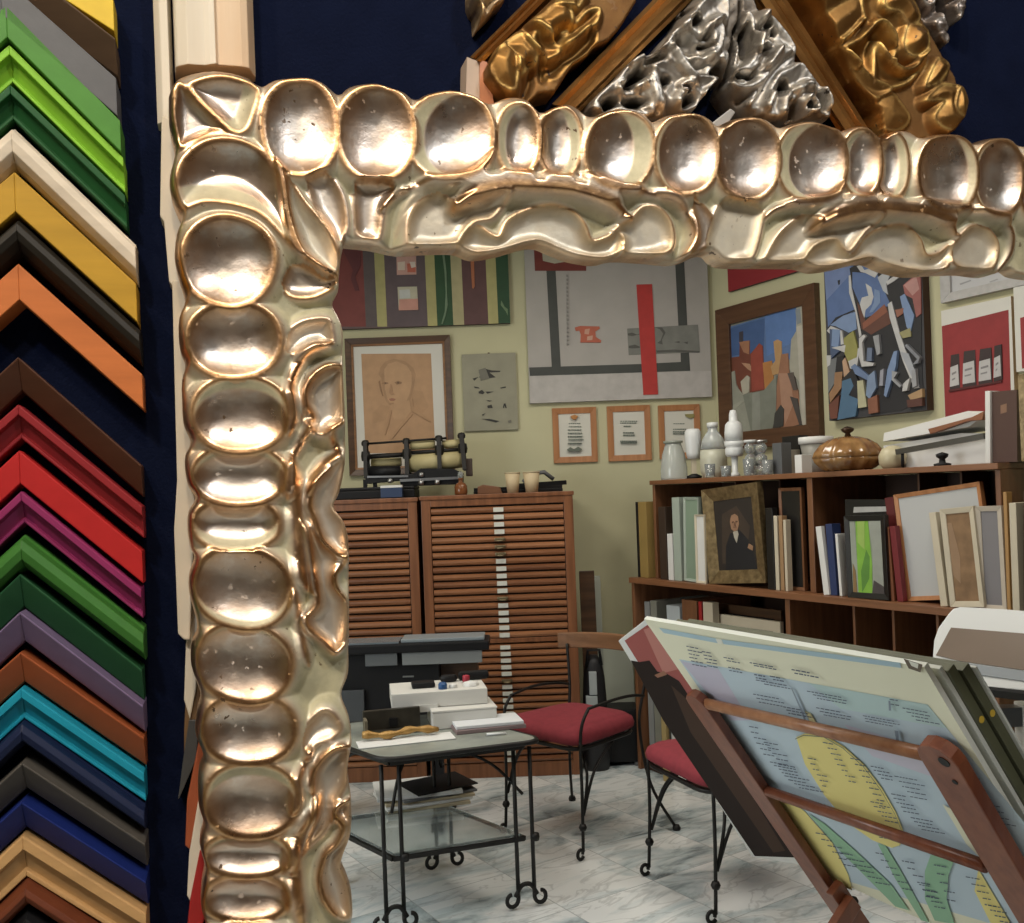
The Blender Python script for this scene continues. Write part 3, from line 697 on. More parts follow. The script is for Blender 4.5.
def gold_right(R):
    n = -.036
    for pts, rim, dep, Rr, gold in (
        ([(-150,-60),(0,-120),(180,-140),(200,-20),(40,90),(-20,100)], .026, -.005, .02, .4),
        ([(20,110),(150,20),(250,0),(280,110),(200,210),(70,310),(10,230)], .026, -.004, .03, .3),
        ([(270,0),(340,-40),(400,50),(480,110),(550,180),(560,260),(600,330),(520,360),(450,240),(380,170),(320,180),(280,110)], .027, .003, .012, .7),
        ([(400,40),(440,-30),(520,-30),(600,40),(640,160),(560,190),(510,110),(430,90)], .030, -.006, .02, .9),
        ([(560,200),(620,190),(690,240),(700,340),(650,400),(580,400),(530,330)], .030, -.007, .02, 1),
        ([(160,340),(250,280),(340,190),(400,190),(470,300),(500,350),(470,440),(400,600),(360,560),(270,470),(220,420)], .026, .009, .014, .6),
        ([(380,300),(430,400),(520,480),(600,490),(690,400),(720,360),(700,450),(600,560),(480,600),(380,600),(370,460)], .024, .006, .012, .8),
        ([(90,340),(160,340),(250,450),(360,540),(480,600),(420,670),(320,650),(250,580),(180,470)], .024, .003, .012, .5),
        ([(690,600),(760,440),(800,420),(850,470),(800,560),(740,600)], .028, -.004, .015, 1),
        ([(700,700),(800,600),(880,600),(930,620),(900,720),(960,830),(900,900),(800,880),(760,800),(820,700)], .028, -.004, .02, .8),
        ([(390,700),(500,640),(560,700),(620,800),(560,880),(450,870)], .022, -.003, .02, .3),
        ([(920,620),(960,700),(960,800),(940,820),(890,750)], .030, -.003, .01, 1)):
        R.cup(Cc(pts, G4, S4, n, 4, True), rim, dep, Rr, .0026, goldrim=gold, fall=.005)
    for pts, tp, hw in (([(250,290),(330,200),(390,180),(450,240),(490,330)], .006, .003), ([(380,295),(430,390),(500,470),(570,495),(650,450),(715,365)], .006, .003), ([(80,330),(200,250),(285,140)], .004, .002), ([(170,350),(250,440),(240,470)], .004, .002)):
        R.ridge(Cc(pts, G4, S4, n), tp, hw)
gr_out = [(788,-44),(840,-44),(905,-10),(912,0),(924,22),(936,42),(948,64),(957,78),(958,90),(962,105),(958,122),(950,134),(938,140),(884,140),(878,110),(868,98),(853,80),(840,55),(828,32),(816,6)]
gm = carved('carved_leaf', gr_out, gold_right, gilt, Tg, base=.020, n0=-.060)
# sight edge of the outer gold sample: moulded back rail and raw end
def rail(name, p0, p1, w0, w1, mt, T, nn=-.042, steps=((0, 0), (.0, .7), (.15, .9), (.35, .75), (.5, 1.0), (.75, .9), (.85, .5), (1, .45), (1, 0))):
    """moulded rail running p0 -> p1 (pixels), w0/w1 pixel offsets of its other edge"""
    m = MB(); vs_ = []
    for (p, w_) in ((p0, w0), (p1, w1)):
        for (v, k) in steps:
            n = -.0695+(nn+.0695)*k; t, z = FP.tz(p[0]+w_[0]*v, p[1]+w_[1]*v, n); vs_.append(FP.w(t, z, n))
    N = len(steps)
    m.add(vs_, [[i, i+1, N+i+1, N+i] for i in range(N-1)]+[list(range(N)), list(range(2*N-1, N-1, -1)), [0, N, 2*N-1, N-1]])
    return m.build(name, mt, T, world=True)
rail('sight_edge', (470,57), (545,-18), (16,8), (18,6), brgold, Tg, nn=-.042)
m = MB(); P = [(467,57),(480,62),(483,101),(466,97)]
for n_ in (0,):
    v = [FP.w(*FP.tz(x, y, -.046), -.046) for x, y in P]+[FP.w(*FP.tz(x, y, -.046), -.0695) for x, y in P]
    m.add(v, [(0,1,2,3),(7,6,5,4),(0,4,5,1),(1,5,6,2),(2,6,7,3),(3,7,4,0)])
m.build('raw_end', mat('raw_end', (.42,.33,.26), .7, var=.08, scale=30), Tg, world=True)
m = MB(); P = [(480,60),(487,62),(494,104),(480,106)]
v = [FP.w(*FP.tz(x, y, -.044), -.044) for x, y in P]+[FP.w(*FP.tz(x, y, -.044), -.0695) for x, y in P]
m.add(v, [(0,1,2,3),(7,6,5,4),(0,4,5,1),(1,5,6,2),(2,6,7,3),(3,7,4,0)])
m.build('bole_edge', mat('bole', (.42,.17,.08), .5, var=.2, scale=40), Tg, world=True)

# silver acanthus sample with a brown gold sight rail
Ts = thing('silver_corner_sample', 'silvered acanthus corner sample with brown gold rails, in the middle above the frame', 'frame sample', M=FP.mat(*FP.tz(722, 140), -.0699), group='carved corner samples')
rail('rail', (552,104), (676,-24), (28,8), (36,4), brgold, Ts, nn=-.040)
rail('rail', (868,128), (772,-24), (-28,6), (-32,6), brgold, Ts, nn=-.040)
def hole(o, x0, x1, y0, y1):
    a = np.linspace(0, 2*PI, 12, endpoint=False); return [FP.tz(o[0]+((x0+x1)/2+(x1-x0)/2*math.cos(t)+.12*(x1-x0)*math.sin(2*t))/S1, o[1]+((y0+y1)/2+(y1-y0)/2*math.sin(t)+.15*(y1-y0)*math.cos(t))/S1, -.046) for t in a]
def acL(R):
    n = -.038
    for pts, rim, dep, Rr, gold in (
        ([(50,800),(130,700),(230,600),(330,490),(440,440),(500,480),(560,560),(590,650),(560,760),(580,840),(480,860),(400,840),(200,800)], .022, .002, .02, .4),
        ([(440,470),(560,400),(640,300),(690,330),(740,420),(800,460),(900,440),(940,480),(900,560),(860,590),(780,580),(700,480),(640,380),(560,420)], .022, .004, .01, .7),
        ([(640,380),(720,480),(800,590),(870,600),(980,630),(870,740),(800,690),(700,560),(620,460)], .026, .003, .01, .6),
        ([(480,520),(560,480),(640,500),(720,590),(800,670),(860,750),(800,830),(660,800),(600,700),(580,590)], .024, .004, .015, .6),
        ([(660,270),(760,180),(860,60),(960,-20),(1040,0),(1040,180),(980,170),(900,220),(850,290),(780,240),(720,260)], .024, .003, .018, .6),
        ([(680,310),(740,260),(800,290),(850,340),(920,330),(930,370),(860,430),(780,430),(710,380)], .021, .006, .01, .5),
        ([(920,240),(960,210),(990,260),(990,340),(950,440),(920,450),(930,380),(940,300)], .028, .001, .01, 1),
        ([(950,480),(1000,420),(1030,440),(1010,500)], .026, -.003, .01, 1)):
        R.cup(Cc(pts, G2, S1, n, 4, True), rim, dep, Rr, .0024, goldrim=gold, fall=.004)
    for pts, tp, hw in (([(480,520),(520,640),(540,760),(570,835)], .008, .004), ([(440,560),(480,680),(500,860)], .005, .003), ([(630,380),(700,500),(780,600),(830,660)], .005, .0028), ([(860,740),(920,690),(980,630)], .006, .0025),
        ([(330,495),(440,445)], .006, .003), ([(520,420),(580,370),(640,300)], .007, .004), ([(260,690),(300,640),(350,640)], .005, .003), ([(380,670),(430,640),(460,660)], .005, .003), ([(660,800),(700,740),(760,720)], .008, .004), ([(700,690),(740,660),(780,680)], .006, .004),
        ([(850,290),(900,220),(960,180),(1020,160)], .006, .003), ([(700,250),(780,180),(840,120)], .006, .003), ([(780,430),(860,470),(930,440)], .005, .003), ([(420,800),(450,770)], .008, .003)):
        R.ridge(Cc(pts, G2, S1, n), tp, hw)
    for pts, dp, hw in (([(370,590),(430,560)], .02, .0035), ([(575,640),(600,600)], .02, .003), ([(180,780),(240,750)], .02, .004), ([(330,765),(430,775)], .02, .0035), ([(300,650),(340,640)], .012, .003), ([(730,780),(770,740)], .02, .0035), ([(790,190),(820,180)], .015, .003), ([(700,300),(760,400),(850,430)], .008, .003), ([(740,90),(790,80)], .012, .003), ([(480,470),(560,430)], .01, .003)):
        R.groove(Cc(pts, G2, S1, n), dp, hw)
al_out = [(586,112),(590,102),(600,92),(612,82),(622,70),(628,64),(640,58),(648,58),(656,50),(662,40),(668,36),(678,22),(684,10),(690,4),(700,-8),(712,-24),(740,-24),(738,20),(733,30),(728,60),(724,80),(716,72),(712,68),(704,78),(712,86),(700,98),(690,114),(672,122),(600,122)]
carved('acanthus_arm', al_out, acL, silverleaf, Ts, holes=[hole(G2, *h) for h in ((370,430,560,610),(572,612,603,650),(170,240,745,795),(328,430,748,790),(300,350,632,675),(782,830,165,205),(692,750,688,712),(735,780,748,790),(745,785,80,105),(820,905,375,400))], base=.012, n0=-.056, wob=.0012, edge=.004)
def acR(R):
    n = -.038
    for pts, rim, dep, Rr, gold in (
        ([(200,560),(220,400),(260,230),(300,100),(360,160),(360,300),(380,420),(330,500),(250,570)], .022, .006, .015, .5),
        ([(190,560),(280,540),(360,460),(390,320),(410,330),(400,440),(370,500),(300,560),(230,580)], .026, .001, .01, 1),
        ([(180,640),(260,630),(360,590),(440,520),(500,430),(580,350),(640,380),(560,440),(500,540),(420,610),(330,660),(240,665)], .026, .003, .01, .8),
        ([(410,190),(440,140),(500,170),(560,240),(620,320),(650,410),(560,370),(500,400),(440,500),(390,480),(460,380),(470,270)], .024, .003, .012, .7),
        ([(420,840),(470,700),(540,580),(620,540),(700,500),(750,560),(830,670),(900,830),(860,900),(760,880),(720,760),(680,720),(640,760),(640,880),(560,900),(520,860)], .024, .003, .02, .7),
        ([(330,800),(400,680),(480,560),(580,460),(660,440),(560,540),(480,660),(420,790)], .021, .004, .01, .4),
        ([(700,760),(760,740),(820,800),(850,890),(770,900),(740,830)], .026, -.002, .01, .8)):
        R.cup(Cc(pts, G3, S1, n, 4, True), rim, dep, Rr, .0024, goldrim=gold, fall=.004)
    for pts, tp, hw in (([(258,110),(245,230),(215,380),(180,540),(165,640)], .010, .003), ([(430,540),(500,450),(550,380)], .006, .003), ([(410,190),(440,150),(430,70)], .006, .003), ([(640,690),(690,680),(740,650),(790,680)], .007, .0035), ([(440,840),(480,740),(510,720)], .007, .003), ([(560,880),(580,760),(600,640)], .007, .004), ([(720,740),(760,800),(770,880)], .007, .004), ([(840,680),(870,740),(890,830)], .008, .003), ([(370,260),(390,330),(380,420)], .007, .003), ([(310,795),(350,750)], .006, .0025)):
        R.ridge(Cc(pts, G3, S1, n), tp, hw)
    for pts, dp, hw in (([(300,220),(310,320),(320,410)], .014, .0035), ([(420,390),(440,400)], .012, .0035), ([(560,700),(575,640)], .016, .003), ([(630,800),(650,870)], .016, .004), ([(210,600),(300,620),(370,570)], .008, .003), ([(430,210),(450,240)], .012, .003), ([(475,280),(485,300)], .012, .003), ([(830,740),(850,800)], .012, .004)):
        R.groove(Cc(pts, G3, S1, n), dp, hw)
ar_out = [(738,-24),(742,10),(735,40),(726,78),(722,90),(730,102),(742,118),(760,124),(822,124),(826,118),(820,104),(812,92),(804,80),(798,68),(790,58),(786,46),(780,36),(772,28),(764,20),(758,8),(752,-6),(748,-24)]
carved('acanthus_arm', ar_out, acR, silverleaf, Ts, holes=[hole(G3, *h) for h in ((285,328,210,410),(408,452,372,412),(555,585,632,720),(622,655,785,880),(425,455,195,245),(468,496,265,308),(205,330,585,615),(700,740,790,860))], base=.012, n0=-.056, wob=.0012, edge=.004)

def bits(R):
    rr = np.random.default_rng(3)
    for k in range(14):
        t = rr.uniform(R.ts[0], R.ts[-1]); z = rr.uniform(R.zs[0], R.zs[-1]); a = np.linspace(0, 2*PI, 9, endpoint=False)
        R.cup(np.stack([t+.006*np.cos(a)*rr.uniform(.6, 1.4), z+.006*np.sin(a)], 1), .024, rr.uniform(-.004, .005), .006, .0022, goldrim=.9, fall=.004)
Td = thing('dark_corner_sample', 'small dark silver carved corner sample beyond the large gold one', 'frame sample', M=FP.mat(*FP.tz(935, 60), -.0699), group='carved corner samples')
carved('carved_leaf', [(905,-24),(930,-24),(934,4),(940,24),(946,40),(942,49),(936,44),(926,26),(916,8)], bits, darksilver, Td, base=.016, n0=-.062, wob=.002)
carved('carved_edge', [(934,-24),(958,-24),(958,10),(955,24),(951,27),(946,14),(940,0)], bits, darksilver, Td, base=.014, n0=-.066, wob=.002)
Tt = thing('gilt_corner_sample', 'pale gilded tip of a carved corner sample cut off above the gold leaf one', 'frame sample', M=FP.mat(*FP.tz(485, 26), -.0699), group='carved corner samples')
carved('carved_leaf', [(471,-30),(510,-30),(505,0),(495,9),(484,20),(478,27),(477,10),(474,8),(471,0)], bits, palegilt, Tt, base=.014, n0=-.062, wob=.001)
strip('grey_sample', 'pointed grey silver corner piece under the silver acanthus', [(731,108),(736,112),(728,124),(708,130),(713,122)], mat('grey_piece', (.34,.33,.31), .4, metal=.3), -.012, cat='frame sample')['group'] = 'carved corner samples'
# ------------------------------------------------------------------ the shop seen through the frame: shell
fl = bpy.data.materials.new('marble_tiles'); t, b = nt(fl); N = t.nodes; L = t.links
tc = N.new('ShaderNodeTexCoord'); mp = N.new('ShaderNodeMapping'); mp.inputs['Rotation'].default_value = (0, 0, math.radians(-33)); L.new(tc.outputs['Object'], mp.inputs['Vector'])
br = N.new('ShaderNodeTexBrick'); br.offset = 0; br.inputs['Scale'].default_value = 1; br.inputs['Brick Width'].default_value = .4; br.inputs['Row Height'].default_value = .4; br.inputs['Mortar Size'].default_value = .0018
br.inputs['Color1'].default_value = (.05, .05, .05, 1); br.inputs['Color2'].default_value = (.95, .95, .95, 1); L.new(mp.outputs['Vector'], br.inputs['Vector'])
# every tile shifts the veins
sc_ = N.new('ShaderNodeVectorMath'); sc_.operation = 'SCALE'; sc_.inputs['Scale'].default_value = 7.0; L.new(br.outputs['Color'], sc_.inputs[0])
ad = N.new('ShaderNodeVectorMath'); ad.operation = 'ADD'; L.new(mp.outputs['Vector'], ad.inputs[0]); L.new(sc_.outputs[0], ad.inputs[1])
st = N.new('ShaderNodeMapping'); st.inputs['Scale'].default_value = (1.0, 2.5, 1); st.inputs['Rotation'].default_value = (0, 0, .5); L.new(ad.outputs[0], st.inputs['Vector'])
n1 = N.new('ShaderNodeTexNoise'); n1.inputs['Scale'].default_value = 1.9; n1.inputs['Detail'].default_value = 8; n1.inputs['Roughness'].default_value = .62; n1.inputs['Distortion'].default_value = .8; L.new(st.outputs[0], n1.inputs['Vector'])
r1 = N.new('ShaderNodeValToRGB'); e = r1.color_ramp.elements; e[0].position = .34; e[0].color = (.15, .185, .20, 1); e[1].position = .56; e[1].color = (.80, .82, .81, 1)
x = r1.color_ramp.elements.new(.44); x.color = (.52, .60, .62, 1); L.new(n1.outputs['Fac'], r1.inputs['Fac'])
n2 = N.new('ShaderNodeTexNoise'); n2.inputs['Scale'].default_value = 3.4; n2.inputs['Detail'].default_value = 7; n2.inputs['Distortion'].default_value = 1.2; L.new(st.outputs[0], n2.inputs['Vector'])
vv = N.new('ShaderNodeMath'); vv.operation = 'ABSOLUTE'; sb = N.new('ShaderNodeMath'); sb.operation = 'SUBTRACT'; sb.inputs[1].default_value = .5; L.new(n2.outputs['Fac'], sb.inputs[0]); L.new(sb.outputs[0], vv.inputs[0])
mr = N.new('ShaderNodeMapRange'); mr.inputs['From Min'].default_value = .0; mr.inputs['From Max'].default_value = .035; mr.inputs['To Min'].default_value = .30; mr.inputs['To Max'].default_value = 0; L.new(vv.outputs[0], mr.inputs['Value'])
mx = N.new('ShaderNodeMix'); mx.data_type = 'RGBA'; L.new(mr.outputs[0], mx.inputs['Factor']); L.new(r1.outputs['Color'], mx.inputs[6]); mx.inputs[7].default_value = (.13, .14, .14, 1)
mx2 = N.new('ShaderNodeMix'); mx2.data_type = 'RGBA'; L.new(br.outputs['Fac'], mx2.inputs['Factor']); L.new(mx.outputs[2], mx2.inputs[6]); mx2.inputs[7].default_value = (.40, .43, .43, 1)
L.new(mx2.outputs[2], b.inputs['Base Color']); b.inputs['Roughness'].default_value = .22
darkwall = mat('dark_panelling', (.30, .21, .14), .5, var=.3, scale=3)
m = MB(); m.prismz([(-2.4, -3.2), (3.5, -3.2), (3.5, 1.5), (1.0, 5.6), (-2.4, 5.6)], -.05, 0); struct(m.build('floor', fl, world=True))
darkwall = mat('dark_panelling', (.30, .21, .14), .5, var=.3, scale=3)
m = MB(); m.prismz([(-2.4, -3.2), (3.5, -3.2), (3.5, 1.5), (1.0, 5.6), (-2.4, 5.6)], 2.9, 2.95); struct(m.build('ceiling', ceilm, world=True))
m = MB(); m.box(-2.3, RWX+.06, BW_Y, BW_Y+.1, 0, 2.9); struct(m.build('wall_back', plaster, world=True))
m = MB(); wall_box(m, RP, 0, 4.18, 0, 2.9, 0, -.1); struct(m.build('wall_right', plaster, world=True))
m = MB(); m.box(-2.3, -2.2, -3.2, BW_Y, 0, 2.9); struct(m.build('wall_left', plaster, world=True))
m = MB(); m.box(3.18, 3.28, -3.2, 1.80, 0, 2.9); struct(m.build('wall_side', darkwall, world=True))
m = MB(); m.box(-2.3, 3.28, -3.2, -3.1, 0, 2.9); struct(m.build('wall_rear', darkwall, world=True))
# ------------------------------------------------------------------ pictures on the walls
def c_(name, c, rough=.7, **k): return mat('paint_'+name, c, rough, **k)
PT = {}
def paint(c, rough=.65):
    k = tuple(round(x, 3) for x in c)
    if k not in PT: PT[k] = mat('paint_%d' % len(PT), k, rough, var=.08, scale=18, bump=.1, bscale=200)
    return PT[k]
def art_panel(name, parent, pl, rect, depth, base, layers, sc=None, n0=.0, side=None):
    """flat panel on plane pl (t0,t1,z0,z1) standing depth off it, with painted shapes given in picture pixels"""
    t0, t1, z0, z1 = rect; m = MB(); mats = [base]
    wall_box(m, pl, t0, t1, z0, z1, n0+depth, n0+.001)
    if side is not None:
        mats.append(side); m.mi = [1]*len(m.f)
        m.m = 0; q = [pl.w(t, z, n0+depth+.0006) for t, z in ((t0, z0), (t1, z0), (t1, z1), (t0, z1))]; m.add(q, [(0,1,2,3)])
    for i, (c, pts) in enumerate(layers):
        mt = paint(c) if isinstance(c, tuple) else c
        if mt not in mats: mats.append(mt)
        m.m = mats.index(mt); n = n0+depth+.0006+.0004*(i+1)
        P = []
        for x, y in pts:
            if sc: x, y = sc[0]+x/sc[2], sc[1]+y/sc[2]
            t, z = pl.tz(x, y, n0+depth); P.append((min(max(t, t0), t1), min(max(z, z0), z1)))
        k = len(P); v = [pl.w(t, z, n) for t, z in P]+[pl.w(t, z, n0+depth) for t, z in P]
        m.add(v, [list(range(k))]+[[a, (a+1) % k, (a+1) % k+k, a+k] for a in range(k)])
    return m.build(name, mats, parent, world=True)
def frame_bars(name, parent, pl, rect, w, n0, n1, mt, lip=.0):
    t0, t1, z0, z1 = rect; m = MB()
    for (a, b, c, d) in (((t0, z0), (t1, z0), (t1-w, z0+w), (t0+w, z0+w)), ((t1, z0), (t1, z1), (t1-w, z1-w), (t1-w, z0+w)), ((t1, z1), (t0, z1), (t0+w, z1-w), (t1-w, z1-w)), ((t0, z1), (t0, z0), (t0+w, z0+w), (t0+w, z1-w))):
        v = [pl.w(*p, n1) for p in (a, b)]+[pl.w(*p, n1-lip) for p in (c, d)]+[pl.w(*p, n0) for p in (a, b, c, d)]
        m.add(v, [(0,1,2,3),(7,6,5,4),(0,4,5,1),(1,5,6,2),(2,6,7,3),(3,7,4,0)])
    return m.build(name, mt, parent, world=True, bevel=.0015)
def rect_of(pl, TL, TR, BR, BL, n):
    c = [pl.tz(*p, n) for p in (TL, TR, BR, BL)]
    return ((c[0][0]+c[3][0])/2, (c[1][0]+c[2][0])/2, (c[2][1]+c[3][1])/2, (c[0][1]+c[1][1])/2)
def hang(name, label, pl, rect, cat='picture', group=None):
    return thing(name, label, cat, M=pl.mat((rect[0]+rect[1])/2, rect[2], 0), group=group)
def inset(r, w): return (r[0]+w, r[1]-w, r[2]+w, r[3]-w)
def lines(rows, c, h=1.6):
    """rows of small dashes standing for unreadable print: (x0, x1, y)"""
    out = []
    for x0, x1, y in rows:
        x = x0
        while x < x1:
            w = random.uniform(2, 5)*h/1.6; out.append((c, [(x, y), (min(x+w, x1), y-.1), (min(x+w, x1), y+h), (x, y+h)])); x += w+1.0*h/1.6
    return out
wallg = 'pictures on the shop walls'
darkwood = wood('dark_wood', (.055, .028, .014), (.11, .055, .026), .4)
orangewood = wood('orange_wood', (.36, .15, .055), (.48, .22, .09), .5, axis=2)
# striped painting
S = (340, 240, 4.617)
r = rect_of(BP, (296, 175), (505.5, 168), (509.5, 324), (300, 330), .03)
T = hang('striped_painting', 'long painting of maroon, green and yellow upright stripes under the carved frame', BP, r, group=wallg)
G = []
def bandp(x0, x1, y0=-260, y1=400, s=0.045): return [(x0+s*(y0-220), y0), (x1+s*(y0-220), y0), (x1+s*(y1-220), y1), (x0+s*(y1-220), y1)]
for x0, x1, c in ((-200, 125, (.20,.05,.045)), (112, 172, (.115,.092,.095)), (165, 216, (.42,.39,.17)), (210, 402, (.115,.085,.095)), (398, 448, (.42,.39,.17)), (442, 522, (.025,.075,.03)), (516, 572, (.43,.39,.22)), (566, 682, (.115,.055,.055)), (678, 730, (.42,.39,.17)), (724, 800, (.022,.07,.03))):
    G.append((c, bandp(x0, x1)))
G += [((.13,.035,.04), [(10,-50),(98,-50),(95,120),(70,170),(90,235),(70,235),(50,180),(60,140),(20,60)]),
      ((.55,.33,.28), [(258,-60),(350,-62),(353,160),(263,162)]), ((.66,.56,.47), [(266,104),(300,100),(300,140),(268,140)]), ((.5,.14,.09), [(310,110),(350,108),(350,150),(312,150)]), ((.68,.6,.54), [(322,102),(348,102),(350,126),(330,130)]),
      ((.52,.50,.38), [(266,218),(356,216),(362,324),(272,326)]), ((.56,.58,.56), [(274,232),(322,228),(326,268),(276,272)]), ((.58,.30,.24), [(274,276),(360,272),(362,324),(272,326)]),
      ((.16,.24,.15), [(470,50),(480,50),(492,150),(494,240),(498,300),(488,350),(474,388),(468,388),(484,330),(488,240),(482,140)]),
      ((.42,.15,.07), [(600,40),(618,40),(622,215),(616,226),(610,222)]), ((.16,.24,.13), [(745,280),(760,310),(774,320),(775,350),(765,330),(742,300)])]
art_panel('canvas', T, BP, r, .03, paint((.13,.09,.09)), G, S, side=paint((.05,.025,.025)))
# portrait drawing
r = rect_of(BP, (345, 338.5), (450.5, 335), (454, 472), (349, 476), .03)
T = hang('portrait_drawing', 'framed sanguine drawing of a head and shoulders with a white mount above the roller press', BP, r, group=wallg)
frame_bars('frame', T, BP, r, .033, .001, .035, darkwood, .008)
frame_bars('slip', T, BP, inset(r, .033), .012, .001, .024, wood('slip_brown', (.20,.09,.035), (.30,.15,.06)), .004)
S = (340, 240, 4.617)
tan1, tan2, tan3, skin = (.46,.28,.155), (.43,.26,.142), (.30,.175,.095), (.485,.30,.168)
head = [(192,640),(178,620),(186,590),(210,560),(250,548),(300,560),(338,590),(350,620),(344,660),(330,720),(318,760),(280,785),(240,775),(212,745),(200,700)]
face = [(206,640),(204,600),(222,572),(262,560),(308,580),(330,612),(332,660),(322,710),(304,752),(270,772),(240,764),(220,735),(208,690)]
G = [(tan1, [(98,526),(420,524),(440,980),(118,985)]),
     (tan2, [(330,690),(380,700),(410,770),(380,800),(330,770)]), (tan2, [(150,800),(190,760),(230,770),(210,830),(150,850)]),
     ((.39,.235,.13), head), (skin, face),
     (skin, [(230,765),(320,740),(330,790),(300,830),(250,830)]),
     (tan3, [(192,662),(205,655),(222,658),(224,664),(206,668)]), (tan3, [(252,658),(268,650),(286,656),(284,664),(262,668)]), ((.14,.08,.05), [(206,659),(214,658),(214,664),(206,664)]), ((.14,.08,.05), [(264,656),(273,656),(273,663),(264,663)]),
     ((.40,.235,.13), [(232,665),(240,668),(244,705),(256,714),(236,716),(228,706)]), ((.34,.16,.10), [(226,734),(240,730),(258,734),(250,743),(232,743)]), ((.41,.25,.135), [(228,750),(250,752),(246,757),(232,756)]),
     (tan3, [(178,655),(184,650),(192,690),(200,720),(196,722),(186,695)]), (tan2, [(322,740),(334,730),(340,770),(420,835),(416,840),(332,790)]), (tan2, [(232,785),(240,785),(226,850),(210,900),(204,900),(218,845)]), (tan2, [(330,800),(338,803),(280,870),(240,920),(232,918),(280,850)])]
mount = mat('mount_board', (.66,.65,.60), .8)
art_panel('drawing', T, BP, inset(r, .044), .012, mount, G, S)
# grey plaque with marks
r = rect_of(BP, (461, 354.5), (515, 352.5), (519, 429), (465, 431.5), .02)
T = hang('ink_plaque', 'small unframed grey green panel with a few ink marks beside the portrait drawing', BP, r, group=wallg)
ink = (.035,.033,.030)
G = [(ink, p) for p in ([(640,612),(668,594),(700,602),(742,604),(738,610),(690,612),(720,634),(680,640),(640,634),(660,622)], [(612,640),(640,632),(620,650)], [(618,676),(640,680),(645,686),(622,684)], [(740,682),(765,676),(766,682),(742,686)], [(640,700),(655,692),(668,704),(660,712),(640,708)], [(672,700),(710,700),(680,710)], [(680,765),(700,760),(705,776),(682,776)], [(752,775),(756,756),(764,754),(770,776),(764,776),(760,764),(757,776)], [(655,806),(672,800),(660,812)], [(656,826),(690,826),(736,836),(720,842),(680,832)], [(676,740),(702,742),(690,746)])]
G += [((.16,.155,.125), [(640,600),(672,590),(690,640),(650,650)]), ((.17,.16,.13), [(775,835),(790,830),(792,842),(778,845)])]
art_panel('panel', T, BP, r, .018, mat('plaque_grey', (.30,.29,.215), .7, var=.07, scale=12), G, S, side=paint((.18,.17,.13)))
m = MB(); tt, zz = (r[0]+r[1])/2, r[3]; m.lathe([(0, 0), (.006, .002), (.006, .006), (0, .008)], n=10, M=BP.mat(tt, zz, .006)); m.build('hanging_nail', darkwood, T, world=True)
# large grey abstract
S = (515, 240, 4.014)
r = rect_of(BP, (519.5, 172), (702, 168), (714, 397.5), (531.5, 402.5), .03)
T = hang('abstract_painting', 'large pale grey abstract canvas with dark lines and one upright red bar', BP, r, group=wallg)
dk = (.055,.06,.055); grey = (.20,.205,.185)
G = [((.47,.45,.43), [(60,545),(800,525),(798,632),(62,655)]), ((.17,.03,.022), [(72,-40),(284,-46),(286,124),(80,124)]), ((.46,.43,.33), [(104,-20),(250,-22),(252,85),(225,92),(200,88),(160,95),(112,84)]),
     (dk, [(126,124),(163,124),(184,516),(148,518)]), (dk, [(57,512),(500,498),(700,488),(703,525),(60,546)]), (dk, [(636,-40),(672,-40),(692,355),(676,366),(656,352)]), (dk, [(664,440),(697,440),(702,520),(666,520)]),
     (grey, [(450,356),(734,340),(742,450),(456,462)]), ((.09,.09,.08), [(452,376),(470,372),(490,380),(500,376),(500,380),(470,386),(454,384)]), ((.09,.09,.08), [(456,426),(480,420),(500,428),(500,434),(470,436),(456,434)]), ((.10,.10,.09), [(560,350),(590,352),(604,372),(590,400),(592,420),(570,414),(584,404),(594,376),(582,360)]), ((.10,.10,.09), [(566,444),(640,440),(700,444),(740,446),(740,452),(640,450),(570,452)]), ((.10,.10,.09), [(640,410),(660,406),(660,414)]), ((.10,.10,.09), [(676,412),(694,408),(692,418)]),
     ((.46,.035,.03), [(487,180),(549,178),(574,620),(515,622)]),
     ((.45,.12,.07), [(240,352),(262,346),(338,348),(340,356),(322,368),(324,390),(346,404),(344,412),(262,412),(264,380),(258,364),(244,366)]), ((.55,.30,.22), [(280,360),(300,356),(296,380),(278,378)]), ((.55,.33,.25), [(290,388),(312,384),(310,402),(288,404)])]
G += lines([], ink)+[((.30,.29,.27), [(204+i*.2, 140+i*16),(212+i*.2, 140+i*16),(213+i*.2, 148+i*16),(206+i*.2, 149+i*16)]) for i in range(18)]
art_panel('canvas', T, BP, r, .03, mat('canvas_grey', (.42,.40,.375), .8, var=.05, scale=8, bump=.15, bscale=300), G, S, side=paint((.30,.29,.26)))
# three certificates
def cert(label, q, rows, extra):
    r = rect_of(BP, *q, .018); T = hang('certificate', label, BP, r, cat='certificate', group='certificates under the abstract canvas')
    frame_bars('frame', T, BP, r, .034, .001, .018, orangewood, .004)
    art_panel('sheet', T, BP, inset(r, .032), .008, mat('paper', (.66,.65,.58), .8), lines(rows, (.10,.14,.11), 3.2)+extra, S)
cert('certificate in an orange wood frame with an orange crest on its sheet', ((552,408.5),(596,406.5),(598,461),(554,464)), [(216,262,735),(216,266,748),(212,266,761),(212,268,774),(212,270,787),(214,274,800),(212,268,815)],
     [((.45,.20,.06), [(222,708),(238,702),(252,708),(246,718),(238,722),(228,718)]), ((.14,.16,.13), [(208,842),(220,832),(236,840),(252,830),(268,840),(258,850),(236,848),(218,850)])])
cert('certificate in an orange wood frame with a green heading, middle of three', ((607,406.5),(650,404.5),(652,459.5),(608.5,462)), [(422,490,726),(422,488,733),(436,466,746),(434,476,772),(434,480,782),(422,490,806),(424,488,813)], [])
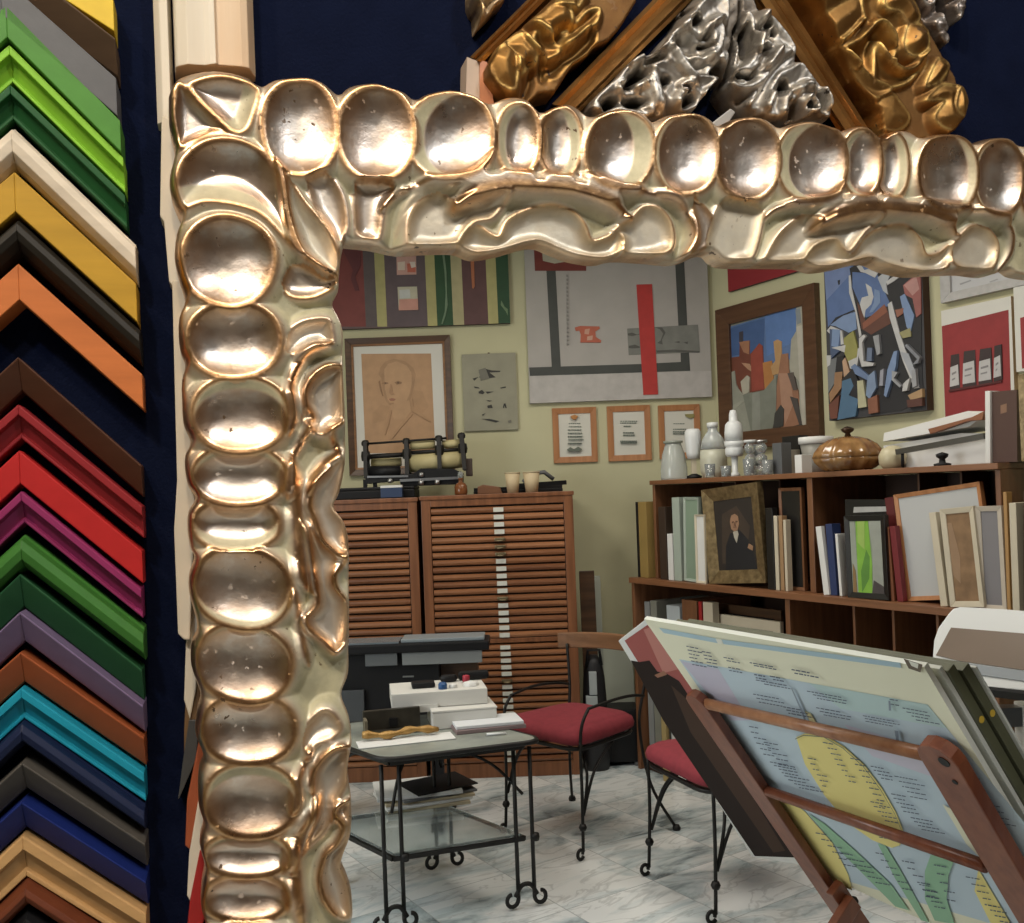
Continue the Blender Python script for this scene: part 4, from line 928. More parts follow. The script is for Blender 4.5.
cert('certificate in an orange wood frame partly hidden by the white lamp', ((658,405.5),(699,404),(702,457),(660,460)), [(636,680,736),(634,690,758),(634,690,768),(634,690,776)], [((.30,.27,.10), [(682,700),(720,698),(722,712),(700,716),(684,708)])])
# ---- right wall
r = rect_of(RP, (727, 232), (814, 180), (818, 262), (729, 295), .02)
T = hang('red_painting', 'plain red canvas, its lower corner showing under the carved frame', RP, r, group=wallg)
art_panel('canvas', T, RP, r, .025, mat('red_canvas', (.26,.018,.024), .7, var=.06, scale=8), [], side=paint((.05,.01,.01)))
S = (710, 255, 4.733)
r = rect_of(RP, (715.5, 313), (815, 280), (821, 441), (722, 452), .03)
T = hang('town_painting', 'abstract painting of blue, brown and grey blocks in a broad brown frame', RP, r, group=wallg)
frame_bars('frame', T, RP, r, .095, .001, .04, wood('umber_frame', (.075,.032,.014), (.115,.055,.026), .4), .012)
G = [((.10,.17,.34), [(75,345),(260,290),(440,225),(450,480),(250,520),(75,560)]), ((.055,.11,.26), [(90,350),(180,320),(260,300),(255,460),(90,480)]), ((.10,.19,.42), [(260,290),(410,240),(415,400),(270,480)]),
     ((.16,.05,.03), [(80,490),(140,480),(142,410),(190,405),(190,470),(235,420),(252,430),(262,640),(150,660),(80,560)]), ((.33,.16,.09), [(138,410),(188,405),(186,470),(160,460)]), ((.42,.24,.15), [(150,510),(190,515),(210,560),(180,540)]), ((.05,.045,.06), [(140,365),(158,360),(158,410),(140,412)]), ((.28,.06,.04), [(195,470),(235,418),(250,430),(258,636),(200,645)]),
     ((.42,.19,.06), [(252,510),(295,500),(305,600),(262,640)]), ((.46,.28,.13), [(303,410),(322,400),(342,410),(342,500),(330,560),(300,570),(290,530),(312,500)]), ((.30,.15,.09), [(340,470),(372,465),(378,560),(420,640),(440,810),(300,820),(310,680)]), ((.38,.22,.15), [(330,560),(380,560),(400,700),(360,800),(340,700)]),
     ((.36,.35,.29), [(412,250),(438,235),(462,820),(430,830),(425,600),(380,540),(388,400),(412,360)]), ((.46,.44,.38), [(414,340),(440,330),(455,800),(440,810)]), ((.22,.25,.27), [(408,260),(430,250),(436,320),(416,330)]),
     ((.30,.31,.26), [(78,560),(120,548),(128,620),(160,660),(200,650),(210,860),(80,870)]), ((.20,.215,.18), [(160,660),(260,640),(320,570),(316,760),(300,860),(200,860)]), ((.26,.275,.24), [(205,655),(240,648),(245,860),(205,862)]), ((.42,.40,.33), [(150,600),(180,570),(192,580),(190,650),(160,662)]), ((.34,.345,.29), [(80,720),(150,690),(170,690),(90,745)]),
     ((.045,.045,.042), [(340,710),(355,730),(352,810),(304,826),(312,750)]), ((.10,.08,.07), [(372,560),(400,555),(418,640),(400,640)]), ((.07,.06,.055), [(385,670),(420,680),(440,800),(430,806)]), ((.02,.02,.02), [(300,822),(340,815),(345,930),(300,930)]), ((.03,.03,.03), [(365,820),(440,800),(450,930),(400,930)])]
art_panel('canvas', T, RP, inset(r, .09), .012, paint((.26,.26,.22)), G, S)
S = (815, 255, 5.274)
r = rect_of(RP, (823.5, 262), (922, 222), (927, 410), (831, 421), .04)
T = hang('cubist_painting', 'abstract canvas of jagged blue, white and black shapes without a frame', RP, r, group=wallg)
bk, bl, lb, wh = (.022,.022,.025), (.10,.16,.33), (.19,.27,.44), (.50,.50,.50)
G = [(bl, [(50,80),(200,20),(230,280),(70,390)]), ((.16,.22,.40), [(50,85),(190,40),(190,100),(60,240)]), (bk, [(120,135),(134,130),(132,155),(124,158)]), (bk, [(68,385),(110,330),(215,285),(216,292),(120,338),(72,392)]), (lb, [(80,370),(150,320),(215,300),(222,390),(180,410),(110,375)]), (wh, [(180,110),(190,105),(195,170),(250,420),(236,435),(215,300),(182,200)]),
     (bk, [(185,70),(240,40),(560,90),(566,560),(575,760),(460,820),(300,840),(250,620),(250,430),(200,180)]), (bl, [(200,90),(330,100),(400,260),(330,310),(270,330),(200,170)]), (wh, [(270,150),(300,170),(312,220),(300,260),(270,290),(262,340),(240,260),(250,225),(285,215)]), ((.12,.05,.035), [(240,270),(270,350),(380,270),(405,360),(300,420),(250,390),(225,250)]), ((.24,.09,.055), [(255,360),(370,260),(385,300),(290,370),(258,392)]), (lb, [(318,180),(345,190),(350,250),(310,300),(290,305),(315,250)]),
     (wh, [(225,60),(300,30),(340,90),(320,120),(270,95),(245,90)]), (bl, [(250,55),(290,45),(300,70),(265,80)]), ((.40,.42,.45), [(335,120),(360,100),(400,110),(380,150),(390,210),(365,190)]), (wh, [(380,140),(440,100),(470,70),(480,95),(420,140),(385,160)]), ((.30,.11,.10), [(470,160),(540,100),(562,110),(565,310),(540,330),(520,230),(480,210)]), ((.44,.24,.22), [(475,160),(540,110),(556,180),(520,215)]),
     (wh, [(390,260),(410,245),(455,420),(520,600),(555,700),(530,705),(470,560),(400,330)]), ((.36,.38,.42), [(455,510),(500,520),(530,600),(555,690),(520,650)]), (lb, [(455,220),(480,205),(530,320),(510,410),(490,380)]), ((.28,.12,.08), [(430,290),(475,280),(470,310),(440,330)]), ((.30,.28,.14), [(450,410),(510,385),(515,430),(470,440)]),
     (wh, [(70,400),(90,375),(150,400),(160,470),(120,480),(90,420)]), ((.07,.10,.18), [(85,390),(140,400),(145,500),(90,550)]), (lb, [(100,390),(142,395),(130,490),(95,480)]), ((.28,.27,.09), [(160,440),(210,400),(235,500),(225,550),(190,580),(165,520)]), (wh, [(95,490),(170,475),(165,515),(130,500)]), (wh, [(185,560),(230,540),(236,490),(245,500),(230,590),(195,600)]), (bk, [(120,540),(160,530),(165,640),(110,620)]), ((.16,.17,.18), [(75,560),(125,540),(110,680),(80,730)]), (wh, [(70,530),(95,530),(90,580),(75,590)]), ((.30,.17,.09), [(115,620),(155,615),(150,700),(90,780),(85,730),(110,690)]), ((.46,.30,.20), [(155,560),(170,540),(200,640),(165,655)]),
     ((.14,.20,.34), [(200,590),(220,575),(310,650),(306,670),(215,625)]), (bk, [(150,660),(210,600),(250,690),(240,790),(195,740),(205,690)]), ((.08,.16,.26), [(155,665),(200,650),(215,690),(190,740),(240,760),(225,850),(130,870),(150,740)]), ((.20,.27,.40), [(290,640),(325,610),(335,700),(300,760),(280,740)]), ((.46,.45,.30), [(235,665),(265,660),(285,800),(240,808)]), ((.24,.10,.06), [(290,760),(340,738),(345,830),(296,838)]), ((.16,.06,.04), [(85,790),(140,740),(130,860),(95,866)]),
     (wh, [(246,440),(270,420),(280,430),(262,460),(270,560),(325,570),(320,585),(260,590),(245,540)]), ((.14,.18,.27), [(290,490),(315,490),(312,560),(285,560)]), ((.30,.31,.33), [(320,430),(350,420),(358,520),(340,530)]), (lb, [(430,510),(448,505),(440,590),(390,750),(378,740),(395,610)]), ((.32,.33,.35), [(420,610),(450,620),(430,650),(470,690),(462,700),(420,660)]), (wh, [(500,660),(515,650),(500,715),(475,720),(480,680)]), ((.40,.26,.14), [(505,740),(580,705),(582,750),(520,765)]), ((.33,.34,.36), [(525,610),(545,600),(552,690),(530,700)]), ((.30,.31,.36), [(360,610),(378,600),(374,690),(355,690)]), ((.10,.04,.03), [(500,765),(580,755),(582,795),(505,805)]), ((.22,.23,.26), [(500,470),(570,540),(560,570),(530,580),(555,550),(490,480)])]
art_panel('canvas', T, RP, r, .045, paint((.05,.05,.055)), G, S, side=paint((.055,.022,.014)))
S = (930, 230, 3.69)
r = rect_of(RP, (938, 205), (1040, 165), (1044, 278), (941, 306), .03)
T = hang('white_framed_picture', 'pale picture in a broad whitewashed frame, cut by the carved frame', RP, r, group=wallg)
frame_bars('frame', T, RP, r, .04, .001, .035, mat('limed_wood', (.44,.43,.42), .6, var=.1, scale=30), .012)
art_panel('sheet', T, RP, inset(r, .038), .012, mat('sheet_white', (.52,.52,.53), .8), [((.30,.30,.31), [(110,198),(150,184),(152,188),(112,203)]), ((.36,.36,.37), [(220,190),(250,180),(250,183),(222,194)])], S)
r = rect_of(RP, (941.5, 314), (1010, 293), (1016, 412), (945, 424), .03)
T = hang('bottle_print', 'red print with four small dark bottles and a white upper margin', RP, r, group=wallg)
G = [((.27,.026,.028), [(44,355),(290,294),(302,700),(58,720)])]
for x0, x1, y0, y1 in ((74,110,462,585), (122,170,448,575), (182,230,440,565), (238,268,428,552)):
    w_ = x1-x0
    G += [((.04,.025,.025), [(x0+w_*.1, y0), (x1-w_*.05, y0-6), (x1, y0+40), (x1+2, y1), (x0, y1+8), (x0+2, y0+40)]), ((.50,.49,.49), [(x0+2, y0+45), (x1-6, y0+34), (x1-2, y1-14), (x0, y1-6)]), ((.22,.21,.22), [(x0+8, y0+66), (x1-12, y0+58), (x1-12, y0+66), (x0+8, y0+74)]), ((.25,.24,.25), [(x0+8, y0+88), (x1-16, y0+82), (x1-16, y0+88), (x0+8, y0+94)])]
G.append(((.09,.015,.015), [(72,590),(268,556),(268,562),(74,598)]))
art_panel('sheet', T, RP, r, .03, mount, G, S, side=mat('ply_edge', (.40,.27,.15), .6))
r = rect_of(RP, (1014.5, 291), (1070, 272), (1075, 360), (1017, 376), .03)
T = hang('white_print', 'white mounted print with a red square at the edge of view, beside the bottle print', RP, r, group=wallg)
art_panel('sheet', T, RP, r, .035, mount, [((.28,.03,.03), [(333,325),(500,270),(505,470),(340,512)])], S)
# ------------------------------------------------------------------ plan chests and what stands on them
chest_w = wood('chest_wood', (.19, .072, .028), (.30, .125, .052), .38, axis=0)
chest_side = wood('chest_frame_wood', (.16, .06, .024), (.25, .10, .042), .4, axis=2)
drawer_woods = [chest_w, wood('drawer_wood_light', (.24, .10, .042), (.36, .155, .068), .38), wood('drawer_wood_dark', (.15, .055, .022), (.25, .10, .042), .38)]
gapm = mat('gap_shade', (.012, .007, .004), .8)
label_w = mat('label_card', (.62, .62, .56), .6); brass = mat('dull_brass', (.25, .20, .12), .4, metal=.8)
CH_Y = 4.90; CH_D = .44; sY = CH_Y/F_PX
def chest(label, x0, x1, ztop, has_labels):
    xl, xr = x0, x1; w = xr-xl
    T = thing('plan_chest', label, 'plan chest', loc=((xl+xr)/2, CH_Y, 0), group='plan chests with many flat drawers')
    hw = w/2; m = MB(); fw = .048
    for s in (-1, 1):
        a, b = sorted((s*hw, s*(hw-.02))); m.box(a, b, .0, CH_D, 0, ztop-.022)
        a, b = sorted((s*(hw-.0), s*(hw-fw))); m.box(a, b, -.006, .02, 0, ztop-.022, bev=.003)
    m.box(-hw, hw, CH_D-.012, CH_D, 0, ztop-.022); m.box(-hw+fw, hw-fw, -.004, .02, .0, .075, bev=.003)
    zm = 1.45-(636-491.5)*sY
    m.box(-hw+fw, hw-fw, -.006, .02, zm-.012, zm+.012, bev=.003); m.box(-hw+fw, hw-fw, -.005, .02, ztop-.058, ztop-.022, bev=.003)
    m.build('carcass', chest_side, T)
    m = MB(); m.box(-hw-.006, hw+.006, -.012, CH_D, ztop-.022, ztop, bev=.004); m.build('top', chest_side, T)
    m = MB(); m.box(-hw+.02, hw-.02, .022, .03, .02, ztop-.03); m.build('back_panel', gapm, T)  # near-black sheet behind the drawer fronts, painted as the shade in the gaps
    for (za, zb, n) in ((zm+.014, ztop-.060, 18), (.078, zm-.014, 18)):
        p = (zb-za)/n
        for i in range(n):
            z = za+i*p; m = MB(); x = hw-fw-.003; h = p*.80; j = random.uniform(-.002, .002)
            prof = [(-.004, .0), (.006+j, h*.12), (.010+j, h*.45), (.008+j, h*.8), (-.002, h)]
            v = []
            for xx in (-x, x): v += [(xx, -d, z+k) for d, k in prof]+[(xx, .020, z+h), (xx, .020, z)]
            k = len(prof)+2
            m.add(v, [[a, (a+1) % k, (a+1) % k+k, a+k] for a in range(k)]+[list(range(k-1, -1, -1)), list(range(k, 2*k))])
            d = m.build('drawer', random.choice(drawer_woods), T)
            if has_labels:
                q = MB(); lx = .005+.02*(1-z/ztop); metal = (n*2-i) % 7 == 3 or (za > .5 and i in (13, 11)) 
                if metal:
                    q.box(lx-.028, lx+.028, -.020-j, -.006-j, z+h*.15, z+h*.75, bev=.004); q.tube([(lx-.024, -.016, z+h*.4), (lx-.014, -.034, z+h*.25), (lx+.014, -.034, z+h*.25), (lx+.024, -.016, z+h*.4)], .004, 6)
                    q.build('pull', brass, d)
                else:
                    q.box(lx-.026, lx+.026, -.0145-j, -.009-j, z+h*.12, z+h*.88); q.build('label_holder', label_w, d)
    return T
def ax(px, py): return at(px, py, CH_Y).x
RX0, RX1 = ax(423, 560), ax(575, 560); LX1 = ax(419, 560); LX0 = LX1-(RX1-RX0)
ZT = at(497, 493.5, CH_Y).z
chest('tall reddish plan chest with a column of white label cards on its drawers', RX0, RX1, ZT, True)
chest('tall reddish plan chest without labels, half hidden behind the carved frame', LX0, LX1, ZT-.004, False)
black = mat('black_plastic', (.009, .009, .010), .5, spec=.25); blackiron = mat('black_iron', (.014, .013, .012), .5, metal=.4, bump=.2, bscale=80)
steel = mat('steel', (.42, .42, .42), .3, metal=.9); greym = mat('grey_plastic', (.14, .145, .15), .5)
whitep = mat('white_paper', (.68, .68, .66), .75, var=.03, scale=10); whitegloss = mat('white_gloss', (.72, .74, .74), .3)
def cy(px, py, Y=5.08): return at(px, py, Y)
# flat black tray under the press
T = thing('black_case', 'flat black case lying under the roller press on the plan chest', 'case', loc=(cy(376, 492).x, 5.10, ZT-.004))
m = MB(); m.box(-.215, .215, -.11, .16, 0, .045, bev=.006); m.build('body', black, T)
m = MB(); m.box(-.215, .215, -.108, .16, .0455, .062, bev=.006); m.build('lid', black, T)
ZC = ZT+.058
def Lp(px, py, Y=5.05): return at(px, py, Y)
T = thing('roller_press', 'old black iron table press with cream rollers standing on the plan chest', 'press', loc=(Lp(418, 490).x, 5.08, ZC))
def LP(cx, cz, Y=5.08):      # crop coordinates of the press, scale 7.314 from (340,425)
    p = at(340+cx/7.314, 425+cz/7.314, Y); return Vector((p.x-T.location.x, Y-5.08, p.z-ZC))
for (xa, za, xb, zb, w_) in ((185, 130, 200, 390, .020), (485, 115, 500, 370, .022), (722, 95, 735, 330, .022), (888, 75, 915, 330, .022)):
    m = MB()
    for dy in (-.05, .07):
        a = LP(xa, za); b = LP(xb, zb); a.y = dy*.3; b.y = dy
        m.bar(a, b, w_, .016, up=(0, 1, 0))
    a = LP(xa, za); m.lathe([(0, -.02), (.02, -.016), (.022, 0), (.016, .012), (0, .016)], c=(a.x, a.y, a.z), n=12)
    k = LP((xa*.62+xb*.38), (za*.62+zb*.38)); m.lathe([(0, -.03), (.022, -.025), (.026, 0), (.022, .025), (0, .03)], c=(k.x, k.y-.01, k.z), n=12)
    m.build('side_bracket', blackiron, T)
m = MB(); m.tube([LP(190, 138), LP(780, 96)], .006); m.build('tie_rod', blackiron, T)
m = MB(); m.tube([LP(200, 232), LP(480, 216)], .013); m.tube([LP(480, 204), LP(900, 178)], .010); m.build('axle', blackiron, T)
cream = mat('roller_cream', (.50, .43, .22), .55, var=.08, scale=12)
for (xa, za, xb, zb, r_, dy) in ((510, 150, 690, 138, .024, .03), (745, 140, 885, 130, .022, .03), (510, 282, 905, 245, .048, .02), (220, 275, 440, 268, .024, .05)):
    m = MB(); a = LP(xa, za); b = LP(xb, zb); a.y += dy; b.y += dy; m.tube([a, b], r_, 20); m.build('roller', cream, T)
m = MB(); a = LP(215, 345); b = LP(440, 340); m.tube([a, b], .032, 16); m.build('ink_roller', black, T)
m = MB()
for p in ([(200, 385), (520, 375), (600, 320), (830, 322), (900, 350), (900, 378), (460, 405), (200, 430)],):
    P = [LP(*q) for q in p]; m.add([Vector((v.x, -.07, v.z)) for v in P]+[Vector((v.x, .08, v.z)) for v in P], [list(range(8)), list(range(15, 7, -1))]+[[i, (i+1) % 8, (i+1) % 8+8, i+8] for i in range(8)])
a = LP(450, 412); b = LP(900, 385); m.box(a.x, b.x, -.06, .08, 0.0, .062, bev=.004)
for xx in (262, 190): 
    a = LP(xx, 400); m.bar((a.x, -.03, 0), (a.x, -.03, a.z), .02, .02, up=(0, 1, 0))
m.build('bed', black, T)
m = MB(); a = LP(450, 408); b = LP(880, 388); m.bar((a.x, -.075, a.z), (b.x, -.075, b.z), .006, .014); a = LP(215, 382); b = LP(510, 376); m.bar((a.x, -.075, a.z), (b.x, -.075, b.z), .006, .01)
for q in ((605, 365), (605, 456), (720, 458), (380, 410)):
    a = LP(*q); m.lathe([(0, -.012), (.013, -.010), (.015, 0), (.012, .010), (0, .013)], c=(a.x, -.075, max(a.z, .014)), n=12)
m.build('scale_bar', steel, T)
m = MB(); a = LP(942, 245); b = LP(942, 375); m.box(a.x-.018, a.x+.018, -.02, .02, b.z, a.z, bev=.005); m.build('grip', mat('grip_brown', (.06, .04, .03), .5), T)
m = MB(); m.box(-.055, .055, -.035, .02, 0, .05); m.m = 1; m.box(-.055, .055, -.0355, .02, .0502, .062)
tagp(m.build('ink_box', [mat('navy_box', (.02, .04, .10), .5), whitep], M=Matrix.Translation((cy(392, 490, 4.945).x, 4.945, ZT+.0005))), 'small navy and white box in front of the roller press', 'box')
T = thing('glass_bottle', 'small amber glass bottle with a clear stopper on the plan chest', 'bottle', loc=(cy(461, 492, 4.98).x, 4.98, ZT))
m = MB(); m.lathe([(0, 0), (.030, 0), (.034, .01), (.034, .045), (.024, .06), (.011, .066), (.011, .08), (.014, .082), (.014, .088), (0, .088)], n=20); m.build('body', mat('amber_glass', (.30, .11, .04), .1, trans=.4), T)
m = MB(); m.lathe([(0, .0885), (.009, .089), (.015, .1), (.012, .118), (0, .125)], n=14); m.build('stopper', mat('clear_glass', (.8, .85, .85), .06, trans=.8), T)
m = MB(); m.prism([(-.06, 0), (.07, 0), (.06, .035), (-.03, .05), (-.06, .04)], -.03, .03)
tagp(m.build('wood_block', wood('block_wood', (.13, .055, .025), (.20, .09, .04)), M=Matrix.Translation((cy(489, 490, 5.05).x, 5.06, ZT)), bevel=.003), 'sloping brown wooden block between the bottle and the cups', 'block')
T = thing('dark_tray', 'flat black tray holding paper cups on the plan chest', 'tray', loc=(cy(520, 490).x, 5.16, ZT))
m = MB(); m.box(-.25, .23, -.06, .14, 0, .018, bev=.004); m.build('base', black, T)
m = MB()
for y in (-.058, .134): m.box(-.248, .228, y, y+.006, .0182, .034)
for x in (-.248, .222): m.box(x, x+.006, -.0515, .1335, .0182, .034)
m.build('rim', black, T)
cupm = mat('cup_cream', (.56, .45, .28), .6)
def cup(label, px, tilt, r_):
    T = thing('paper_cup', label, 'cup', M=Matrix.Translation((cy(px, 494, 4.98).x, 4.985, ZT+.0)) @ Matrix.Rotation(tilt, 4, 'Y'), group='cream paper cups')
    m = MB(); h = .105; m.lathe([(0, 0), (r_*.72, 0), (r_, h), (r_-.003, h), (r_*.72-.003, .004), (0, .004)], n=22); m.build('body', cupm, T)
    m = MB(); m.tube([(r_*math.cos(a), r_*math.sin(a), h) for a in np.linspace(0, 2*PI, 20, endpoint=False)], .003, 6, closed=True); m.build('rim', cupm, T)
cup('smaller cream paper cup next to the wooden block', 513, 0, .040); cup('cream paper cup with a wide rim, nearest the end of the plan chest', 532, 0, .044)
T = thing('stapler', 'black hand tool lying on the tray behind the cups', 'tool', loc=(cy(545, 486, 5.15).x, 5.19, ZT+.018), rotz=.2)
m = MB(); m.bar((-.16, 0, .02), (.12, 0, .03), .03, .024); m.build('body', black, T)
m = MB(); m.tube([(-.12, 0, .04), (-.06, 0, .085), (.0, 0, .09), (.05, 0, .05)], .012, 8); m.build('handle', greym, T)
# boards leaning beside the chest
bx = RX1
m = MB(); p0 = at(580, 571, 5.14); p1 = at(592, 571, 5.14)
def board(name, label, px0, px1, pytop, Y, mt, cat, lean=.10, th=.02, zb=0.0, group=None, tops=None):
    a = at(px0, pytop, Y); b = at(px1, pytop, Y); h = a.z-zb
    M = Matrix.Translation(((a.x+b.x)/2, Y-lean, zb)) @ Matrix.Rotation(-math.atan2(lean, h), 4, 'X')
    w_ = b.x-a.x; m = MB(); hh = math.hypot(h, lean)
    m.box(-w_/2, w_/2, -th/2, th/2, .002, hh, bev=.003)
    return tagp(m.build(name, mt, M=M), label, cat, group)
board('brown_board', 'tall dark brown board leaning behind the iron chair', 579, 594, 571, 5.16, darkwood, 'board', group='boards leaning by the chest')
board('pale_board', 'rounded pale green board leaning against the wall behind the chair', 592, 600, 576, 5.30, mat('pale_green_board', (.46, .49, .42), .6), 'board', lean=.06, group='boards leaning by the chest')
board('glass_sheet', 'wide pale green sheet leaning low against the wall behind the chair', 601, 632, 648, 5.33, mat('pale_sheet', (.60, .65, .55), .35), 'board', lean=.1, th=.012, group='boards leaning by the chest')
T = thing('black_bag', 'black bag with grey labels slumped on the floor behind the chair', 'bag', loc=(at(596, 760, 5.0).x+.004, 4.985, 0))
m = MB(); m.lathe([(0, 0), (.062, .0), (.072, .06), (.070, .2), (.064, .34), (.056, .48), (.045, .56), (.02, .60), (0, .60)], n=20, sq=.8); m.build('body', mat('bag_black', (.012, .012, .014), .55, bump=.8, bscale=25), T)
for (x0, z0, w_, h_) in ((-.03, .40, .04, .12), (-.05, .34, .06, .055), (-.03, .20, .06, .03)):
    m = MB(); m.box(x0, x0+w_, -.060, -.02, z0, z0+h_, bev=.004); m.build('patch', mat('bag_label', (.38, .42, .43), .5), T)
m = MB(); m.tube([(-.04, -.03, .55), (-.03, -.04, .63), (.03, -.04, .63), (.04, -.03, .55)], .008); m.build('strap', black, T)
T = thing('floor_case', 'low black case on the floor under the pale sheet', 'case', loc=(at(616, 757, 5.0).x+.035, 5.08, 0))
m = MB(); m.box(-.10, .10, -.07, .12, .02, .30, bev=.012); m.build('body', black, T)
m = MB(); m.tube([(-.04, -.07, .2), (-.04, -.10, .2), (.04, -.10, .2), (.04, -.07, .2)], .007); m.build('handle', greym, T)
m = MB()
for x in (-.08, .08): m.lathe([(0, 0), (.016, 0), (.016, .02), (0, .02)], c=(x, -.05, 0), n=10); m.lathe([(0, 0), (.016, 0), (.016, .02), (0, .02)], c=(x, .09, 0), n=10)
m.build('feet', greym, T)
# ------------------------------------------------------------------ the long shelving along the oblique wall
SP = VPlane(.60, 4.97, .56, -1.0)
shw = wood('shelf_wood', (.15, .062, .026), (.24, .105, .046), .45, axis=0)
shv = wood('shelf_wood_upright', (.14, .058, .025), (.22, .098, .044), .45, axis=2)
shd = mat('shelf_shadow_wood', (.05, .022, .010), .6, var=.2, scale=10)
LEDGE = (at(630, 578, 4.97).z+SP.tz(940, 606, 0)[1])/2
SEND = 2.05; SD = .52; UN = -.05
UT0 = SP.tz(655, 560, UN)[0]; UTOP = (SP.tz(660, 480, UN)[1]+SP.tz(1000, 463, UN)[1])/2
T = thing('shelf_unit', 'dark wooden lower shelf unit along the far wall, carrying framed pictures on its ledge', 'shelf', M=SP.mat(0, 0, 0))
def bxp(name, x0, x1, y0, y1, z0, z1, mt, T, bev=.002):
    m = MB(); m.box(x0, x1, y0, y1, z0, z1); return m.build(name, mt, T, bevel=bev)
bxp('ledge', -.005, SEND, -.012, SD, LEDGE-.028, LEDGE, shw, T)
bxp('side_panel', 0, .024, 0, SD, 0, LEDGE-.0285, shv, T); bxp('side_panel', SEND-.024, SEND, 0, SD, 0, LEDGE-.0285, shv, T)
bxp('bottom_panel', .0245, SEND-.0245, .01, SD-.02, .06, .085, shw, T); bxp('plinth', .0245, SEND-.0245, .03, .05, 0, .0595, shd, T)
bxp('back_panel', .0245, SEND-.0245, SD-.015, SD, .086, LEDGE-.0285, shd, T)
def tl(px, py, n=0): return SP.tz(px, py, n)[0]
for px, w_ in ((786, .026), (845, .012), (884, .012), (928, .012)):
    x = tl(px, 620); bxp('divider', x-w_/2, x+w_/2, .01 if w_ > .02 else .05, SD-.0155, .0855, LEDGE-.0285, shv, T)
U = thing('pigeonhole_shelf', 'dark wooden pigeonhole shelf standing on the ledge, its top crowded with jars and boards', 'shelf', M=SP.mat(UT0, LEDGE, UN))
UL = SEND-UT0; UH = UTOP-LEDGE; UD = SD-.06
bxp('top', -.008, UL, -.012, UD, UH-.022, UH, shw, U); bxp('side_panel', 0, .02, 0, UD, .0005, UH-.0225, shv, U); bxp('side_panel', UL-.02, UL, 0, UD, .0005, UH-.0225, shv, U)
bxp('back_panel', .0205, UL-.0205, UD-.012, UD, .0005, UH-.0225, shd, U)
for px, w_, y0 in ((811, .030, 0), (736, .008, .28), (770, .008, .28), (872, .010, .28), (914, .010, .28), (957, .010, .28), (1010, .02, .28), (693, .008, .28)):
    x = tl(px, 530, UN)-UT0; bxp('divider', x-w_/2, x+w_/2, y0, UD-.0125, .0005, UH-.0225, shv, U)
# --- pictures, frames and boards on the ledge
gsh = 'frames and boards on the shelf ledge'
def upright(name, label, x0, x1, ptop, mt, n=-.03, d=.22, lean=0.0, zb=None, face=None, cat='board', group=gsh, mats=None, pbase=590):
    """a board standing edge-on; x0,x1 its spine and near face in picture pixels"""
    zb = LEDGE if zb is None else zb
    a = tl(x0, pbase, n); b = tl(x1, pbase, n); h = SP.tz((x0+x1)/2, ptop, n)[1]-zb
    M = SP.mat((a+b)/2, zb+.0005, n) @ Matrix.Rotation(math.radians(lean), 4, 'Y'); w_ = b-a
    m = MB(); m.box(-w_/2, w_/2, 0, d, 0, h)
    if face is not None:
        m.m = 1; m.box(w_/2+.0002, w_/2+.002, .012, d-.012, .012, h-.012)
        return tagp(m.build(name, [mt, face], M=M, bevel=.0015), label, cat, group)
    return tagp(m.build(name, mt, M=M, bevel=.0015), label, cat, group)
def panel(name, label, q, n, th, fw, fmat, inner, layers=None, lip=.004, cat='picture', group=gsh, zb=None, slip=None, yaw=0.0, sides=None):
    """a framed panel facing out of the shelf; q = TL,TR,BR,BL pixels"""
    zb = LEDGE if zb is None else zb
    tTL, zTL = SP.tz(*q[0], n); tTR, zTR = SP.tz(*q[1], n); tBR, _ = SP.tz(*q[2], n); tBL, _ = SP.tz(*q[3], n)
    w_ = ((tBR-tBL)+(tTR-tTL))/2; h = (zTL+zTR)/2-zb; tilt = math.atan2(((tTL-tBL)+(tTR-tBR))/2, h)
    piv = tBL if tilt <= 0 else tBR
    T = thing(name, label, cat, M=SP.mat(tBL if tilt <= 0 else tBR, zb+.0006, n) @ Matrix.Rotation(tilt, 4, 'Y') @ Matrix.Rotation(math.radians(yaw), 4, 'Z'), group=group)
    o = 0 if tilt <= 0 else -w_
    if fw > 0:
        m = MB()
        R_ = ((0, 0), (w_, 0), (w_, h), (0, h)); I_ = ((fw, fw), (w_-fw, fw), (w_-fw, h-fw), (fw, h-fw))
        for k in range(4):
            a, b, c, d = R_[k], R_[(k+1) % 4], I_[(k+1) % 4], I_[k]
            v = [(o+a[0], 0, a[1]), (o+b[0], 0, b[1]), (o+c[0], lip, c[1]), (o+d[0], lip, d[1])]+[(o+p[0], th, p[1]) for p in (a, b, c, d)]
            m.add(v, [(0,1,2,3),(7,6,5,4),(0,4,5,1),(1,5,6,2),(2,6,7,3),(3,7,4,0)])
        m.build('frame', fmat, T, bevel=.001)
    m = MB(); mats = [inner]; m.box(o+fw*.95, o+w_-fw*.95, lip+.003 if fw else 0, th-.001, fw*.95, h-fw*.95)
    y = (lip+.003) if fw else 0.0
    for i, (c, pts) in enumerate(layers or []):
        mt = paint(c) if isinstance(c, tuple) else c
        if mt not in mats: mats.append(mt)
        m.m = mats.index(mt); yy = y-.0006-.0004*i
        P = [(o+fw+(w_-2*fw)*u, yy, fw+(h-2*fw)*v_) for u, v_ in pts]
        k = len(P); m.add(P+[(p[0], y, p[2]) for p in P], [list(range(k))]+[[a, (a+1) % k, (a+1) % k+k, a+k] for a in range(k)])
    m.build('panel', mats, T)
    return T
yellowb = mat('ochre_board', (.30, .20, .06), .6, var=.1, scale=8); palegreen = mat('pale_green_card', (.36, .42, .36), .6); creamb = mat('cream_board', (.56, .50, .38), .6, var=.06, scale=8)
goldf = leaf_metal('gold_frame_finish', (.34, .24, .10), (.42, .30, .12), (.12, .07, .03), (.3, .22, .12), wear_amt=.8)
